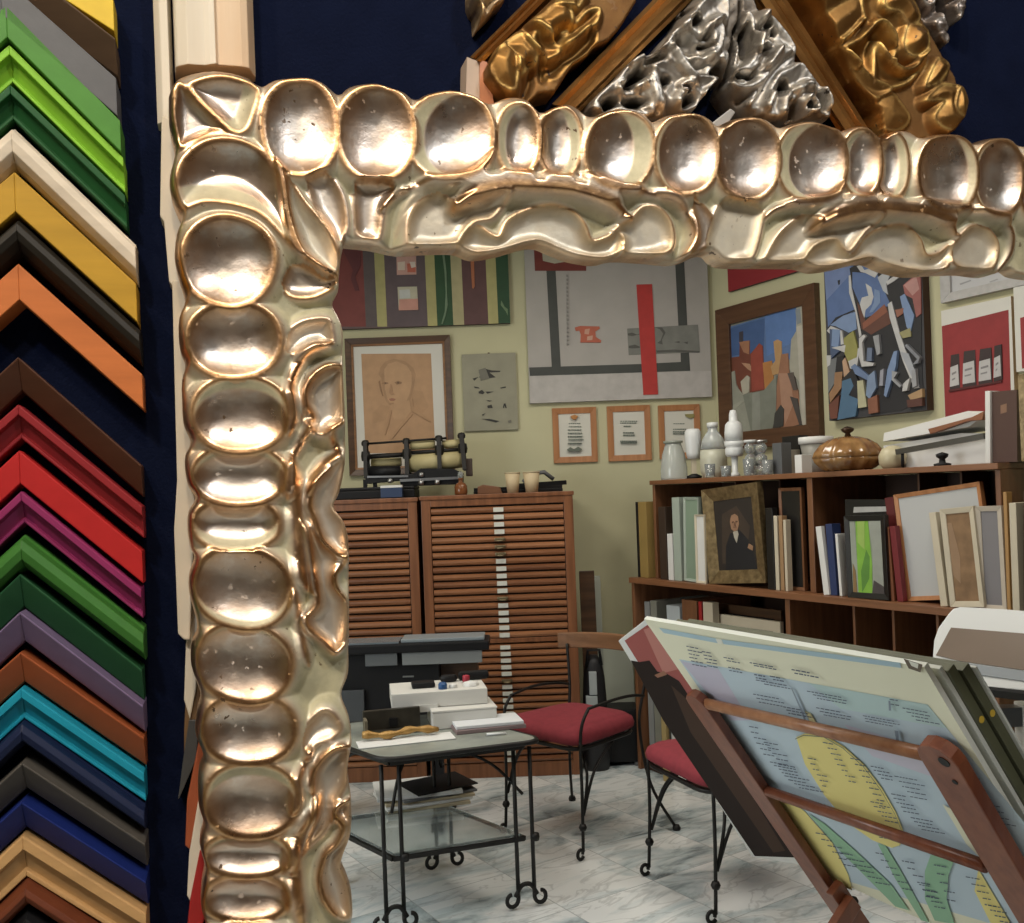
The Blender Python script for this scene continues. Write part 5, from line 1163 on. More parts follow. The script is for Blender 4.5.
for nm in ('gold_frame_finish',): MATS[nm] = goldf
goldp = mat('antique_gold', (.15, .105, .05), .4, metal=.55, col2=(.30, .22, .11), scale=40, bump=.8, bscale=120)
nearblack = mat('ebonised', (.010, .009, .008), .4); greycard = mat('grey_card', (.26, .27, .27), .7); tanb = mat('tan_board', (.33, .20, .10), .65, var=.08, scale=8)
upright('black_board', 'thin black board, first on the ledge beside the plain wall', 638.5, 640.5, 502, nearblack)
upright('ochre_board', 'ochre yellow board between two thin black ones on the ledge', 641, 649, 502, yellowb)
upright('dark_board', 'dark brown board between the shelf side and the pale green one', 661, 668, 507, mat('bistre_board', (.045, .028, .018), .5))
upright('white_card', 'short white card before the pale green frame', 669, 674, 534, whitep)
upright('pale_green_board', 'tall pale green framed board', 675, 682, 497.5, palegreen)
panel('mint_picture', 'pale mint green empty frame standing beside the ornate gold portrait', ((683, 498), (698, 498), (699, 582), (684, 582)), -.03, .02, .012, palegreen, mat('mint_inner', (.22, .30, .22), .6))
panel('cream_picture', 'small cream frame with a pale sheet, just before the gilded portrait', ((694, 515), (704, 514.5), (706, 581), (696, 581.5)), -.018, .01, .010, creamb, whitep)
por = [((.022,.016,.012), [(.0,.0),(1,0),(1,1),(0,1)]), ((.045,.03,.02), [(.1,.1),(.7,.05),(.9,.6),(.6,.9),(.2,.8)]), ((.008,.008,.010), [(.18,0),(.24,.35),(.38,.52),(.62,.56),(.82,.42),(.95,.2),(.98,0)]),
       ((.30,.17,.10), [(.42,.58),(.40,.68),(.44,.78),(.54,.80),(.62,.75),(.63,.64),(.58,.56),(.50,.54)]), ((.05,.03,.02), [(.40,.70),(.42,.82),(.52,.86),(.63,.82),(.66,.70),(.62,.76),(.54,.79),(.45,.77)]), ((.40,.37,.30), [(.46,.54),(.58,.55),(.60,.50),(.53,.38),(.48,.46)]), ((.28,.16,.09), [(.80,.30),(.92,.26),(.94,.32),(.84,.36)]), ((.10,.05,.03), [(.46,.66),(.50,.67),(.50,.69),(.46,.68)]), ((.10,.05,.03), [(.55,.67),(.60,.67),(.60,.69),(.55,.69)]), ((.13,.06,.04), [(.48,.60),(.56,.60),(.55,.61),(.49,.61)]), ((.16,.08,.05), [(.52,.67),(.54,.67),(.55,.62),(.51,.62)])]
Tp = panel('gilded_portrait', 'small dark portrait of a seated figure in black within a broad ornate gold frame', ((701, 491), (757, 487), (766, 583), (709, 587)), -.025, .035, .060, goldp, paint((.03,.02,.014)), por, lip=.016)
upright('dark_edged_picture', 'black frame seen edge-on, right next to the gilded portrait', 768, 775, 508, nearblack, n=-.03, d=.03)
upright('pale_board', 'pale board between the black frame and the tan board', 776, 779.5, 516, creamb, d=.03)
upright('tan_board', 'tan board leaning among the pale ones near the tall brown frame', 781, 784.5, 516, tanb, d=.03)
upright('cream_board', 'slim cream board propped before the tall brown frame', 785.5, 788, 520, creamb, d=.03)
panel('brown_picture', 'tall empty brown wooden frame leaning in its pigeonhole', ((778, 489), (801, 487), (805, 588), (782, 590)), -.075, .02, .014, shv, nearblack)
panel('blue_board', 'white board with a blue face at the start of the second bay', ((815, 527), (821, 526), (829, 599), (824, 599)), -.02, .02, 0, None, whitep)
upright('blue_folder', 'deep blue board standing next to the black framed green picture', 830.5, 837, 524, mat('ultramarine_board', (.02, .035, .11), .5), lean=-3, n=-.03, d=.05)
upright('ivory_card', 'ivory card squeezed between the blue board and the green picture', 839.5, 842, 534, whitep, n=-.03, lean=-3, d=.05)
grn = [((.30,.33,.28), [(0,0),(.2,0),(.16,1),(0,1)]), ((.20,.42,.05), [(.18,0),(.62,0),(.66,.4),(.60,1),(.20,1)]), ((.10,.25,.04), [(.3,0),(.55,.2),(.6,.5),(.5,.6),(.3,.3)]), ((.30,.45,.10), [(.24,.7),(.45,.6),(.5,1),(.26,1)]), ((.30,.32,.28), [(.66,.15),(1,.05),(1,1),(.62,1),(.70,.6)]), ((.06,.05,.05), [(.62,0),(1,0),(1,.10),(.70,.18)]), ((.24,.15,.06), [(.02,.0),(.14,.0),(.12,.3),(.05,.4)])]
panel('green_picture', 'lime green abstract picture in a black frame', ((843, 518), (884, 514), (888, 600), (848, 603)), -.015, .025, .022, nearblack, paint((.25,.3,.2)), grn)
panel('black_picture', 'black board with a white card edge, behind the lime green picture', ((845, 501), (887, 499), (889, 590), (847, 592)), -.10, .02, 0, None, nearblack, [((.52,.52,.50), [(.2,.86),(1,.88),(1,.93),(.22,.92)])])
upright('rust_board', 'rust coloured board beside the lime green picture', 890.5, 894, 527, mat('rust_board', (.22, .075, .03), .6), lean=-3, d=.025)
upright('crimson_board', 'crimson board leaning on the frame with the white panel', 897, 903, 526, mat('crimson_board', (.16, .012, .016), .5), lean=-5, d=.025)
panel('blank_picture', 'light wood frame around a blank white panel, the widest on the ledge', ((888, 495), (980, 492), (990, 603), (907, 603)), -.06, .022, .016, orangewood, mat('blank_panel', (.47, .48, .48), .6))
panel('red_edged_picture', 'frame with a dark red edge leaning behind the white panel', ((884, 499), (893, 496), (906, 600), (898, 602)), -.085, .02, 0, None, mat('oxblood', (.12, .012, .012), .5))
upright('ivory_board', 'ivory board leaning against the cream frame with a brown panel', 940, 947, 512, creamb, lean=-6, n=-.02, d=.03)
panel('cork_picture', 'cream frame with a plain brown panel', ((938, 510), (973, 508), (983, 605), (950, 606)), -.014, .02, .020, creamb, mat('cork_panel', (.24, .145, .075), .8, var=.2, scale=20), [((.30,.19,.11), [(.0,.3),(.3,.2),(.4,.5),(.2,.9),(0,.9)])])
panel('bleached_picture', 'bleached wood frame with a grey panel next to the cork brown one', ((974, 507), (1001, 506), (1006, 606), (980, 606)), -.022, .02, .018, mat('bleached_wood', (.50, .44, .36), .6, var=.06, scale=20), mat('dove_panel', (.20, .19, .20), .6))
upright('gilt_board', 'gold edged brown frame standing at the end of the visible ledge', 1006.5, 1010, 492, mat('ginger_wood', (.38, .21, .07), .45), n=-.02, d=.03)
upright('whitewood_board', 'tall pale wooden board past the gold edged frame', 1012, 1019, 503, creamb, n=-.02)
upright('umber_board', 'dark umber board with grey face at the very end of the ledge', 1023, 1036, 492, darkwood, n=-.04, lean=2)
# --- boards in the lower bays
def low(label, x0, x1, ptop, mt, n=-.05, d=.35, lean=0, name='stored_board'):
    a = tl(x0, 650, n); b = tl(x1, 650, n); h = SP.tz((x0+x1)/2, ptop, n)[1]-.086
    m = MB(); w_ = b-a; m.box(-w_/2, w_/2, 0, d, 0, h); M = SP.mat((a+b)/2, .0862, n) @ Matrix.Rotation(math.radians(lean), 4, 'Y')
    return tagp(m.build(name, mt, M=M, bevel=.0015), label, 'board', 'boards in the lower bays')
low('grey board in the lower bay, first behind the side panel', 646, 651, 602, greycard); low('drab grey green board in the lower bay', 652, 658, 601, mat('drab_board', (.24, .24, .20), .6)); low('pale blue white board in the lower bay', 668, 681, 606, mat('ice_board', (.48, .53, .55), .5))
low('brown board in the lower bay', 683.5, 698, 600.5, shv); low('bright red edged board in the lower bay', 700, 703, 602, mat('scarlet_board', (.36, .02, .02), .5), d=.04); low('cream white board in the lower bay beside the red edge', 704.5, 714, 602.5, creamb, d=.04)
def lying(label, x0, x1, y0, y1, mt, n):
    """framed board whose upper rail shows between the ledge and the map"""
    a = tl(x0, 620, n); b = tl(x1, 620, n); z1 = SP.tz(x0, y0, n)[1]; h = z1-.0865
    T = thing('stored_picture', label, 'frame', M=SP.mat(a, .0865, n), group='frames in the lower bays')
    w_ = b-a; fw = (y1-y0)*4.4/950
    m = MB()
    for (p, q, r_, s_) in ((0, w_, h-fw, h), (0, w_, 0, fw), (0, fw, fw, h-fw), (w_-fw, w_, fw, h-fw)): m.box(p, q, 0, .02, r_, s_)
    m.build('rails', mt, T, bevel=.001); m = MB(); m.box(fw*.9, w_-fw*.9, .012, .018, fw*.9, h-fw*.9); m.build('backing', nearblack, T)
lying('dark brown frame in the lower bay, topmost rail under the ledge', 717, 781, 603, 612, darkwood, -.16); lying('cream wooden frame in the lower bay before the dark one', 719, 780, 614, 624, creamb, -.10)
upright('ply_plank', 'yellowish plank standing upright in the lower shelf near the floor', 661, 665.5, 640, mat('ply_plank', (.42, .32, .14), .6), n=.03, zb=.0, d=.02, group='planks before the lower shelf', pbase=720)
upright('white_plank', 'short white board standing in front of the lower shelf', 672, 682, 712, whitep, n=.035, zb=.0, d=.018, group='planks before the lower shelf', pbase=740)
# --- things on the shelf top
UZ = UTOP
def st(px, n=-.18, py=470): return SP.w(tl(px, py, n), UZ+.0005, n)
def pxh(px, y0, n=-.18): return SP.tz(px, y0, n)[1]-UZ
milky = mat('milky_glass', (.80, .85, .86), .15, trans=.6); lamp_w = mat('opal_white', (.66, .68, .68), .3); clear = mat('clear_glass', (.8, .85, .85), .06, trans=.8)
def sc(px, w_, n=-.18): return w_*abs(SP.w(tl(px, 470, n), 0, n).y)/F_PX
p = st(674); r_ = sc(674, 13.5); h = pxh(674, 441)
T = thing('glass_carafe', 'frosted glass jar without a lid, first on the shelf top', 'jar', loc=p, group='glass jars and lamps on the shelf top')
m = MB(); m.lathe([(0, 0), (r_*.96, 0), (r_, h*.06), (r_*.98, h*.3), (r_*.84, h*.65), (r_*.62, h*.88), (r_*.58, h*.93)], n=28); m.build('body', milky, T)
m = MB(); m.lathe([(r_*.55, h*.93), (r_*.70, h*.94), (r_*.72, h), (r_*.60, h), (r_*.55, h*.95)], n=28); m.build('lip', mat('glass_lip', (.40, .44, .38), .2, trans=.3), T)
def lamp(px, ptop, label, w_, n=-.15):
    p = st(px, n); r_ = sc(px, w_, n); h = pxh(px, ptop, n)
    T = thing('table_lamp', label, 'lamp', loc=p, group='glass jars and lamps on the shelf top')
    m = MB(); m.lathe([(0, 0), (r_*.9, 0), (r_*.95, h*.05), (r_*.4, h*.09), (r_*.3, h*.1), (0, h*.1)], n=20); m.build('base', black, T)
    m = MB(); m.box(-r_*.28, r_*.28, -r_*.28, r_*.28, h*.1, h*.40); m.build('stem', creamb, T)
    m = MB(); m.lathe([(0, h*.40), (r_*.72, h*.40), (r_*.85, h*.5), (r_, h*.8), (r_*.97, h*.93), (r_*.75, h*.99), (0, h)], n=24); m.build('shade', lamp_w, T)
lamp(694, 428.5, 'small lamp with an opal white cylinder shade on a cream stem', 8.2)
p = st(714); r_ = sc(714, 13.5); h = pxh(714, 422)
T = thing('glass_jug', 'round glass flask half full of cream liquid on the shelf top', 'jar', loc=p, group='glass jars and lamps on the shelf top')
m = MB(); m.lathe([(0, .0), (r_*.8, 0), (r_*.98, h*.12), (r_, h*.32), (r_*.95, h*.50), (r_*.7, h*.51), (0, h*.51)], n=28); m.build('liquid', mat('cream_liquid', (.50, .50, .40), .35), T)
m = MB(); m.lathe([(r_*.955, h*.515), (r_*.8, h*.68), (r_*.5, h*.80), (r_*.36, h*.84), (r_*.36, h*.90)], n=28); m.build('shoulder', milky, T)
m = MB(); m.lathe([(0, h*.90), (r_*.40, h*.90), (r_*.42, h*.99), (0, h)], n=20); m.build('cap', lamp_w, T)
p = st(735, -.15); r_ = sc(735, 9.5, -.15); h = pxh(735, 409.5, -.15)
T = thing('opal_lamp', 'taller white opal lamp with a pointed top and a clear foot', 'lamp', loc=p, group='glass jars and lamps on the shelf top')
m = MB(); m.lathe([(0, 0), (r_*.55, 0), (r_*.5, h*.04), (r_*.3, h*.07), (r_*.36, h*.3), (0, h*.3)], n=18); m.build('foot', lamp_w, T)
m = MB(); m.lathe([(0, h*.3), (r_*.8, h*.3), (r_*.95, h*.34), (r_*.95, h*.42), (r_*.85, h*.44), (r_, h*.46), (r_, h*.53), (0, h*.53)], n=24); m.build('collar', lamp_w, T)
m = MB(); m.lathe([(0, h*.531), (r_*.94, h*.54), (r_*.95, h*.66), (r_*.86, h*.78), (r_*.6, h*.82), (r_*.45, h*.83), (r_*.42, h*.93), (r_*.3, h*.99), (0, h)], n=24); m.build('bulb', lamp_w, T)
for i, (px, n, w_, ptop, lab) in enumerate(((710, -.06, 5.5, 464, 'tiny clear glass pot in front of the flask'), (726, -.06, 5.5, 466, 'tiny clear glass pot in front of the white opal lamp'), (749, -.08, 6, 459, 'small clear tumbler before the stacked glasses'), (768, -.07, 5.5, 460, 'small clear tumbler beside the grey slab'), (757, -.2, 5, 444, 'tall clear glass standing at the back of the glass cluster'))):
    p = st(px, n); r_ = sc(px, w_, n); h = max(pxh(px, ptop, n), .03)
    T = thing('small_glass', lab, 'glass', loc=p, group='small glasses on the shelf top')
    m = MB(); m.lathe([(0, 0), (r_*.8, 0), (r_*.86, h*.1), (r_, h), (r_*.92, h), (r_*.78, h*.15), (0, h*.12)], n=18); m.build('body', clear, T)
    m = MB(); m.lathe([(0, h*.125), (r_*.76, h*.155), (r_*.80, h*.5), (0, h*.5)], n=18); m.build('content', greycard if i % 2 else creamb, T)
for px, n, z0, lab in ((751, -.14, 440, 'crystal stack of little glass dishes beside the opal lamp'), (762, -.14, 440, 'crystal stack of little glass dishes with a silver lid')):
    p = st(px, n); T = thing('crystal_stack', lab, 'glass', loc=p, group='small glasses on the shelf top'); h = pxh(px, z0, n); r_ = sc(px, 6, n)
    m = MB()
    for k in range(3): m.lathe([(0, h*(k*.31)), (r_*.6, h*k*.31), (r_, h*(k*.31+.12)), (r_*.95, h*(k*.31+.22)), (r_*.5, h*(k*.31+.30)), (0, h*(k*.31+.305))], n=10)
    m.build('dishes', clear, T); m = MB(); m.lathe([(0, h*.93), (r_*1.05, h*.93), (r_*1.05, h), (0, h)], n=14); m.build('lid', steel if z0 and px > 755 else lamp_w, T)
def slab(name, label, x0, x1, ptop, mt, n, d=.06, group='slabs and boards on the shelf top', lean=0, cat='slab', zo=0):
    a = tl(x0, 470, n); b = tl(x1, 470, n); h = SP.tz((x0+x1)/2, ptop, n)[1]-UZ-zo; M = SP.mat((a+b)/2, UZ+.0005+zo, n) @ Matrix.Rotation(math.radians(lean), 4, 'Y')
    m = MB(); m.box(-(b-a)/2, (b-a)/2, 0, d, 0, h); return tagp(m.build(name, mt, M=M, bevel=.0015), label, cat, group)
slab('grey_slab', 'slim dark grey slab standing beside the glasses', 773, 782, 443, mat('slate_slab', (.10, .105, .11), .4), -.10)
slab('black_slab', 'black slab standing behind the slim grey one', 783, 800, 436, nearblack, -.24)
slab('beige_wedge', 'beige wedge between two dark slabs on the shelf top', 784, 791, 450, mat('beige_wedge', (.34, .31, .25), .6), -.17)
slab('white_block', 'small white block at the foot of the dark slabs', 795, 802, 455, whitep, -.07)
# white dish behind the brown tureen
p = st(817, -.26); r_ = sc(817, 17, -.26); h = pxh(817, 437, -.26)
T = thing('white_dish', 'white rimmed bowl half hidden behind the brown tureen', 'bowl', loc=p)
m = MB(); m.lathe([(0, 0), (r_*.55, 0), (r_*.72, h*.3), (r_*.92, h*.80), (r_*.8, h*.8), (0, h*.4)], n=26); m.build('body', mat('grey_glaze', (.26, .25, .22), .4), T)
m = MB(); m.lathe([(r_*.90, h*.805), (r_, h*.82), (r_, h), (r_*.88, h), (r_*.86, h*.83)], n=26); m.build('rim', whitep, T)
p = st(849, -.12); r_ = sc(849, 34, -.12); h = pxh(849, 426, -.12)
T = thing('shell_tureen', 'glazed brown shell-like tureen with a small finial on the shelf top', 'tureen', loc=p)
tort = mat('tortoise_glaze', (.16, .065, .02), .14, col2=(.36, .20, .075), scale=18, coat=.5)
def ribbed(prof, n=48, lobes=14, amp=.06):
    m = MB(); v = []; f = []
    for r, z in prof:
        for k in range(n):
            a = 2*PI*k/n; q = r*(1+amp*math.cos(lobes*a)); v.append((q*math.cos(a), q*math.sin(a)*.8, z))
    for i in range(len(prof)-1):
        for k in range(n): f.append((i*n+k, i*n+(k+1) % n, (i+1)*n+(k+1) % n, (i+1)*n+k))
    f += [list(range(n-1, -1, -1)), list(range((len(prof)-1)*n, len(prof)*n))]
    m.add(v, f, True); return m
ribbed([(.0, 0), (r_*.6, 0), (r_*.75, h*.05), (r_*.95, h*.2), (r_, h*.30)]).build('bowl', tort, T)
ribbed([(r_*1.02, h*.305), (r_*.96, h*.42), (r_*.8, h*.58), (r_*.55, h*.70), (r_*.25, h*.76), (0, h*.77)]).build('lid', tort, T)
m = MB(); m.lathe([(0, h*.765), (r_*.10, h*.77), (r_*.07, h*.83), (r_*.16, h*.88), (r_*.2, h*.93), (r_*.1, h*.97), (0, h)], n=14); m.build('finial', mat('dark_bronze', (.05, .025, .012), .35, metal=.5), T)
m = MB(); m.lathe([(0, 0), (.035, 0), (.05, .02), (.052, .05), (.04, .075), (.015, .088), (0, .09)], n=22); tagp(m.build('onion_bulb', mat('ivory_ceramic', (.50, .45, .30), .4), M=Matrix.Translation(st(893, -.14))), 'round ivory ceramic ball beside the brown tureen', 'ornament')
# white boards and a trimmer lying on the shelf
def wedge(name, label, pts, mt, n, d, cat='board', group='slabs and boards on the shelf top', bev=.001):
    P = [SP.tz(x, y, n) for x, y in pts]; x0 = P[0][0]; zb = min(p[1] for p in P); dz = UZ+.0006-zb if zb < UZ+.02 else 0
    M = SP.mat(x0, zb+dz, n); m = MB(); m.prism([(t-x0, z-zb) for t, z in P], 0, d)
    return tagp(m.build(name, mt, M=M, bevel=bev), label, cat, group)
wedge('white_carton', 'large white carton lying slanted beside the brown tureen', [(898, 463.5), (987, 458), (986, 428), (960, 428), (883, 441), (885, 450)], whitep, -.18, .22, cat='carton')
wedge('white_mailer', 'white board lid tilted on top of the carton', [(883, 441.5), (968, 427), (985, 415), (968, 411), (884, 433)], whitep, -.16, .24)
wedge('brown_strip', 'rust brown wooden strip lying on the white carton', [(928, 429), (972, 417), (984, 411), (982, 420), (968, 421), (930, 434)], mat('rust_strip', (.23, .085, .035), .5), -.135, .022, cat='strip')
T = thing('paper_trimmer', 'dark metal ruler bar with a round knob in front of the white carton', 'trimmer', M=SP.mat(tl(940, 455, -.10), UZ, -.10))
def tq(px, py): a = SP.tz(px, py, -.10); return (a[0]-tl(940, 455, -.10), 0, a[1]-UZ)
m = MB(); m.bar(tq(897, 452), tq(985, 436), .02, .018, up=(0, 1, 0)); m.build('bar', mat('gunmetal', (.09, .085, .075), .35, metal=.6), T)
m = MB(); k = tq(942, 452); m.lathe([(0, 0), (.03, 0), (.03, .008), (.012, .012), (.010, k[2]*.5), (.02, k[2]*.65), (.022, k[2]*.85), (0, k[2])], c=(k[0], 0, 0), n=16); m.build('knob', black, T)
m = MB(); a = tq(900, 450); m.lathe([(0, 0), (.006, 0), (.006, a[2]), (0, a[2])], c=(a[0]+.01, 0, 0), n=8); a = tq(980, 437); m.build('foot', black, T)
panel('brown_box', 'white edged dark brown box standing at the end of the shelf top', ((992, 393), (1013, 390), (1017, 456), (989, 458)), -.10, .16, 0, None, mat('choc_box', (.065, .025, .014), .5), [((.22,.12,.07), [(.35,.68),(.6,.70),(.6,.82),(.35,.80)])], zb=UZ, group='slabs and boards on the shelf top', cat='box')
slab('white_edge_board', 'tall white board standing against the dark brown box', 985.5, 990.5, 391, whitep, -.09, d=.2, cat='board', lean=2)
panel('gold_picture', 'gold framed black picture standing on the shelf top at the edge of view', ((1018, 378), (1060, 366), (1064, 452), (1021, 456)), -.06, .03, .02, goldp, nearblack, zb=UZ, group='slabs and boards on the shelf top')
# ------------------------------------------------------------------ iron chairs with red seats
redf = mat('red_cloth', (.235, .028, .040), .9, var=.08, scale=40, bump=.25, bscale=500)
seatwood = wood('rail_wood', (.15, .068, .028), (.23, .11, .05), .4)
def rnd(poly, r, n=5):
    out = []; N = len(poly)
    for i in range(N):
        p = Vector(poly[i]); a = (Vector(poly[i-1])-p).normalized(); b = (Vector(poly[(i+1) % N])-p).normalized()
        for k in range(n+1):
            t = k/n; q = (p+a*r)*(1-t)**2+p*2*t*(1-t)+(p+b*r)*t*t; out.append((q.x, q.y))
    return out
def iron_chair(label, loc, rotz, arms=True):
    """local: front of the chair towards -y, legs at the corners"""
    T = thing('iron_chair', label, 'chair', loc=loc, rotz=rotz, group='iron chairs with red seats')
    w, d = .22, .20; sh = .44
    # cushion
    m = MB(); base = rnd([(-.235, -.235), (.235, -.235), (.205, .205), (-.205, .205)], .09)
    v = []; prof = [(.90, 0), (.985, .012), (1.0, .03), (.97, .05), (.86, .066), (.6, .076), (.25, .08)]
    for s_, z in prof: v += [(x*s_, y*s_-.0, sh+z) for x, y in base]
    n = len(base); f = [[i*n+k, i*n+(k+1) % n, (i+1)*n+(k+1) % n, (i+1)*n+k] for i in range(len(prof)-1) for k in range(n)]+[list(range(n-1, -1, -1)), list(range((len(prof)-1)*n, len(prof)*n))]
    m.add(v, f, True); m.build('seat', redf, T)
    m = MB(); m.tube([(x*.93, y*.93, sh-.010) for x, y in base], .009, 6, closed=True); m.build('seat_ring', blackiron, T)
    R = .0066
    for sx in (-1, 1):
        # front leg rising to the arm, with a knob and a scroll foot
        m = MB(); fx, fy = sx*w, -d
        m.tube(catmull([(fx*1.02, fy-.01, .03), (fx, fy, .25), (fx, fy, sh)]+([(fx*1.02, fy+.01, .53), (fx*1.02, fy+.05, .585)] if arms else []), 5), R, 8)
        m.lathe([(0, .11), (.012, .113), (.017, .125), (.012, .137), (0, .14)], c=(fx*1.01, fy-.005, 0), n=12)
        a = np.linspace(-.3*PI, 1.6*PI, 14); m.tube([(fx*1.02+.0, fy-.026-.020*math.sin(t)*(1-.03*i), .026-.022*math.cos(t)*(1-.03*i)) for i, t in enumerate(a)], .007, 8)
        m.build('leg', blackiron, T)
        m = MB(); m.tube(catmull([(sx*.30, .29, .012), (sx*.235, .215, .2), (sx*.205, .19, sh), (sx*.213, .21, .58), (sx*.245, .235, .755)], 6), R, 8)
        m.lathe([(0, 0), (.016, 0), (.018, .01), (.012, .022), (0, .024)], c=(sx*.303, .293, 0), n=12)
        m.build('leg', blackiron, T)
        m = MB(); m.tube(catmull([(sx*.222, -.15, .585), (sx*.235, .0, .598), (sx*.225, .12, .592), (sx*.215, .214, .575)], 5), .0065, 8)
        if arms: m.build('arm', blackiron, T)
        m = MB(); m.tube(catmull([(sx*w, -d+.004, .17), (sx*w*.93, -d+.05, .32), (sx*w*.6, -d+.09, sh-.03), (sx*w*.3, -d+.10, sh-.018)], 5), .006, 6); m.tube(catmull([(sx*w, -d+.004, .17), (sx*w*.99, -d+.08, .33), (sx*.2, .02, sh-.02)], 5), .006, 6); m.build('brace', blackiron, T)
    # bent wooden top rail
    m = MB(); N = 14; v = []; f = []
    for i in range(N+1):
        a = -1+2*i/N; x = a*.30; y = .262+.055*(1-a*a)-.02; h = .036
        for (dy, dz) in ((0, -h), (0, h), (.022, h), (.022, -h)): v.append((x, y+dy-.016, .765+dz+.012*(1-a*a)))
    for i in range(N):
        for k in range(4): f.append((i*4+k, i*4+(k+1) % 4, (i+1)*4+(k+1) % 4, (i+1)*4+k))
    f += [(3,2,1,0), tuple(N*4+k for k in range(4))]
    m.add(v, f, False); m.build('top_rail', seatwood, T, bevel=.006)
    m = MB(); m.tube(catmull([(-.217, .21, .60), (0, .255, .60), (.217, .21, .60)], 6), .006, 6); 
    return T
# feet read off the floor
fA, fB, fC, fD = [on_floor(*p) for p in ((487, 838), (545, 815), (585, 852), (648, 827))]
cen = (fA+fB+fC+fD)/4; fd = ((fA+fC)/2-(fB+fD)/2); ang = math.atan2(fd.y, fd.x)+PI/2
iron_chair('black iron armchair with a red seat in front of the plan chest', (cen.x+.05, cen.y, 0), ang)
f1, f2 = on_floor(666.5, 888), on_floor(713.5, 922)
d_ = (f2-f1).normalized(); nrm = Vector((-d_.y, d_.x, 0)); nrm = nrm if nrm.x > 0 else -nrm
c2 = (f1+f2)/2+nrm*.20
iron_chair('black iron chair with a red seat, mostly hidden behind the map rack', (c2.x-.01, c2.y+.06, 0), math.atan2(nrm.y, nrm.x)-PI/2, False)

# ------------------------------------------------------------------ wrought iron table
pFR, pFL, pBR = on_floor(527, 908), on_floor(396, 932), on_floor(445, 869)
pFR.z = pFL.z = pBR.z = 0; pBL = pFL+(pBR-pFR)
TT = .60
tb = thing('iron_table', 'wrought iron side table with paired legs, stone top and a glass lower shelf', 'table', loc=((pFR.x+pBL.x)/2, (pFR.y+pBL.y)/2, 0))
O = Vector(tb.location); ed = (pFR-pFL).normalized()
for p, out in ((pFR, 1), (pFL, -1), (pBR, 1), (pBL, -1)):
    p = p-O; m = MB()
    for s_, rr in ((-.030, 1), (.030, 1)):
        q = p+ed*s_; m.tube([(q.x, q.y, .035), (q.x, q.y, TT-.035)], .0074, 8)
        sg = -1 if s_ < 0 else 1
        a = np.linspace(0, 1.5*PI, 14)
        m.tube([(q.x, q.y, .05)]+[tuple(q+ed*(sg*(.024-.024*math.cos(t)*(1-.03*i)))+Vector((0, 0, .036-.026*math.sin(t)*(1-.02*i)))) for i, t in enumerate(a)], .0075, 8)
    m.tube(catmull([tuple(p+ed*-.04+Vector((0, 0, .045))), tuple(p+ed*-.02+Vector((0, 0, .078))), tuple(p+Vector((0, 0, .085))), tuple(p+ed*.02+Vector((0, 0, .078))), tuple(p+ed*.04+Vector((0, 0, .045)))], 4), .008, 8)
    m.build('leg', blackiron, tb)
L4 = [pFL-O, pFR-O, pBR-O, pBL-O]
m = MB()
for z in (TT-.03, .245):
    q = [p+Vector((0, 0, z)) for p in L4]; q = [v+(v-Vector((0, 0, z))).normalized()*.04 if False else v for v in q]
    for i in range(4): m.bar(q[i], q[(i+1) % 4], .014, .014 if z < .4 else .022)
for i in range(4): m.lathe([(0, -.016), (.014, -.012), (.016, 0), (.014, .012), (0, .016)], c=tuple(L4[i]+ed*.04+Vector((0, 0, .245))), n=10)
c0 = Vector((0, 0, TT-.04))
for p in L4: m.tube(catmull([tuple(p+Vector((0, 0, TT-.20))), tuple(p*.72+Vector((0, 0, TT-.10))), tuple(p*.35+Vector((0, 0, TT-.045)))], 5), .006, 6)
m.build('rails', blackiron, tb)
def poly_off(P, k):
    c = sum(P, Vector())/len(P); return [(c+(p-c)*k) for p in P]
top = [(p.x, p.y) for p in poly_off(L4, 1.20)]
m = MB(); m.prismz(rnd(top, .07), TT-.018, TT); m.build('table_top', mat('stone_top', (.20, .22, .20), .25, col2=(.30, .32, .28), scale=9), tb, bevel=.003)
m = MB(); m.tube([(x, y, TT-.009) for x, y in rnd([(p.x, p.y) for p in poly_off(L4, 1.215)], .07)], .010, 6, closed=True); m.build('edge_band', blackiron, tb)
m = MB(); m.prismz([(p.x, p.y) for p in poly_off(L4, .97)], .2525, .261); m.build('glass_shelf', mat('shelf_glass', (.75, .82, .80), .05, trans=.85), tb)
tdir = math.atan2(ed.y, ed.x)
def tabM(px, py, z=TT, rot=0): p = on_z(px, py, z); return Matrix.Translation((p.x, p.y, z+.0006)) @ Matrix.Rotation(tdir+rot, 4, 'Z')
# things on the table
def boxT(name, label, cat, M, dims, mt, group=None, bev=.002):
    m = MB(); x, y, z = dims; m.box(-x/2, x/2, -y/2, y/2, 0, z); return tagp(m.build(name, mt, M=M, bevel=bev), label, cat, group)
cart = mat('white_carton_board', (.62, .61, .57), .7, var=.03, scale=6)
T = thing('white_box', 'white cardboard box on the iron table under the other white box', 'box', M=tabM(470, 722, TT, -.12), group='white boxes on the iron table')
m = MB(); m.box(-.15, .09, -.08, .10, 0, .062, bev=.003); m.build('body', cart, T); m = MB(); m.box(-.152, .092, -.082, .102, .0625, .068); m.build('lid', cart, T)
T = thing('white_box', 'wide white cardboard box lying open flapped on top of the lower box', 'box', M=tabM(447, 720, TT, -.16) @ Matrix.Translation((-.02, .02, .0695)), group='white boxes on the iron table')
m = MB(); m.box(-.19, .17, -.10, .12, 0, .058, bev=.003); m.build('body', cart, T)
m = MB(); m.box(-.11, -.02, -.106, -.1005, -.014, .012); m.build('flap', cart, T)
Mtop = T.matrix_world.copy()
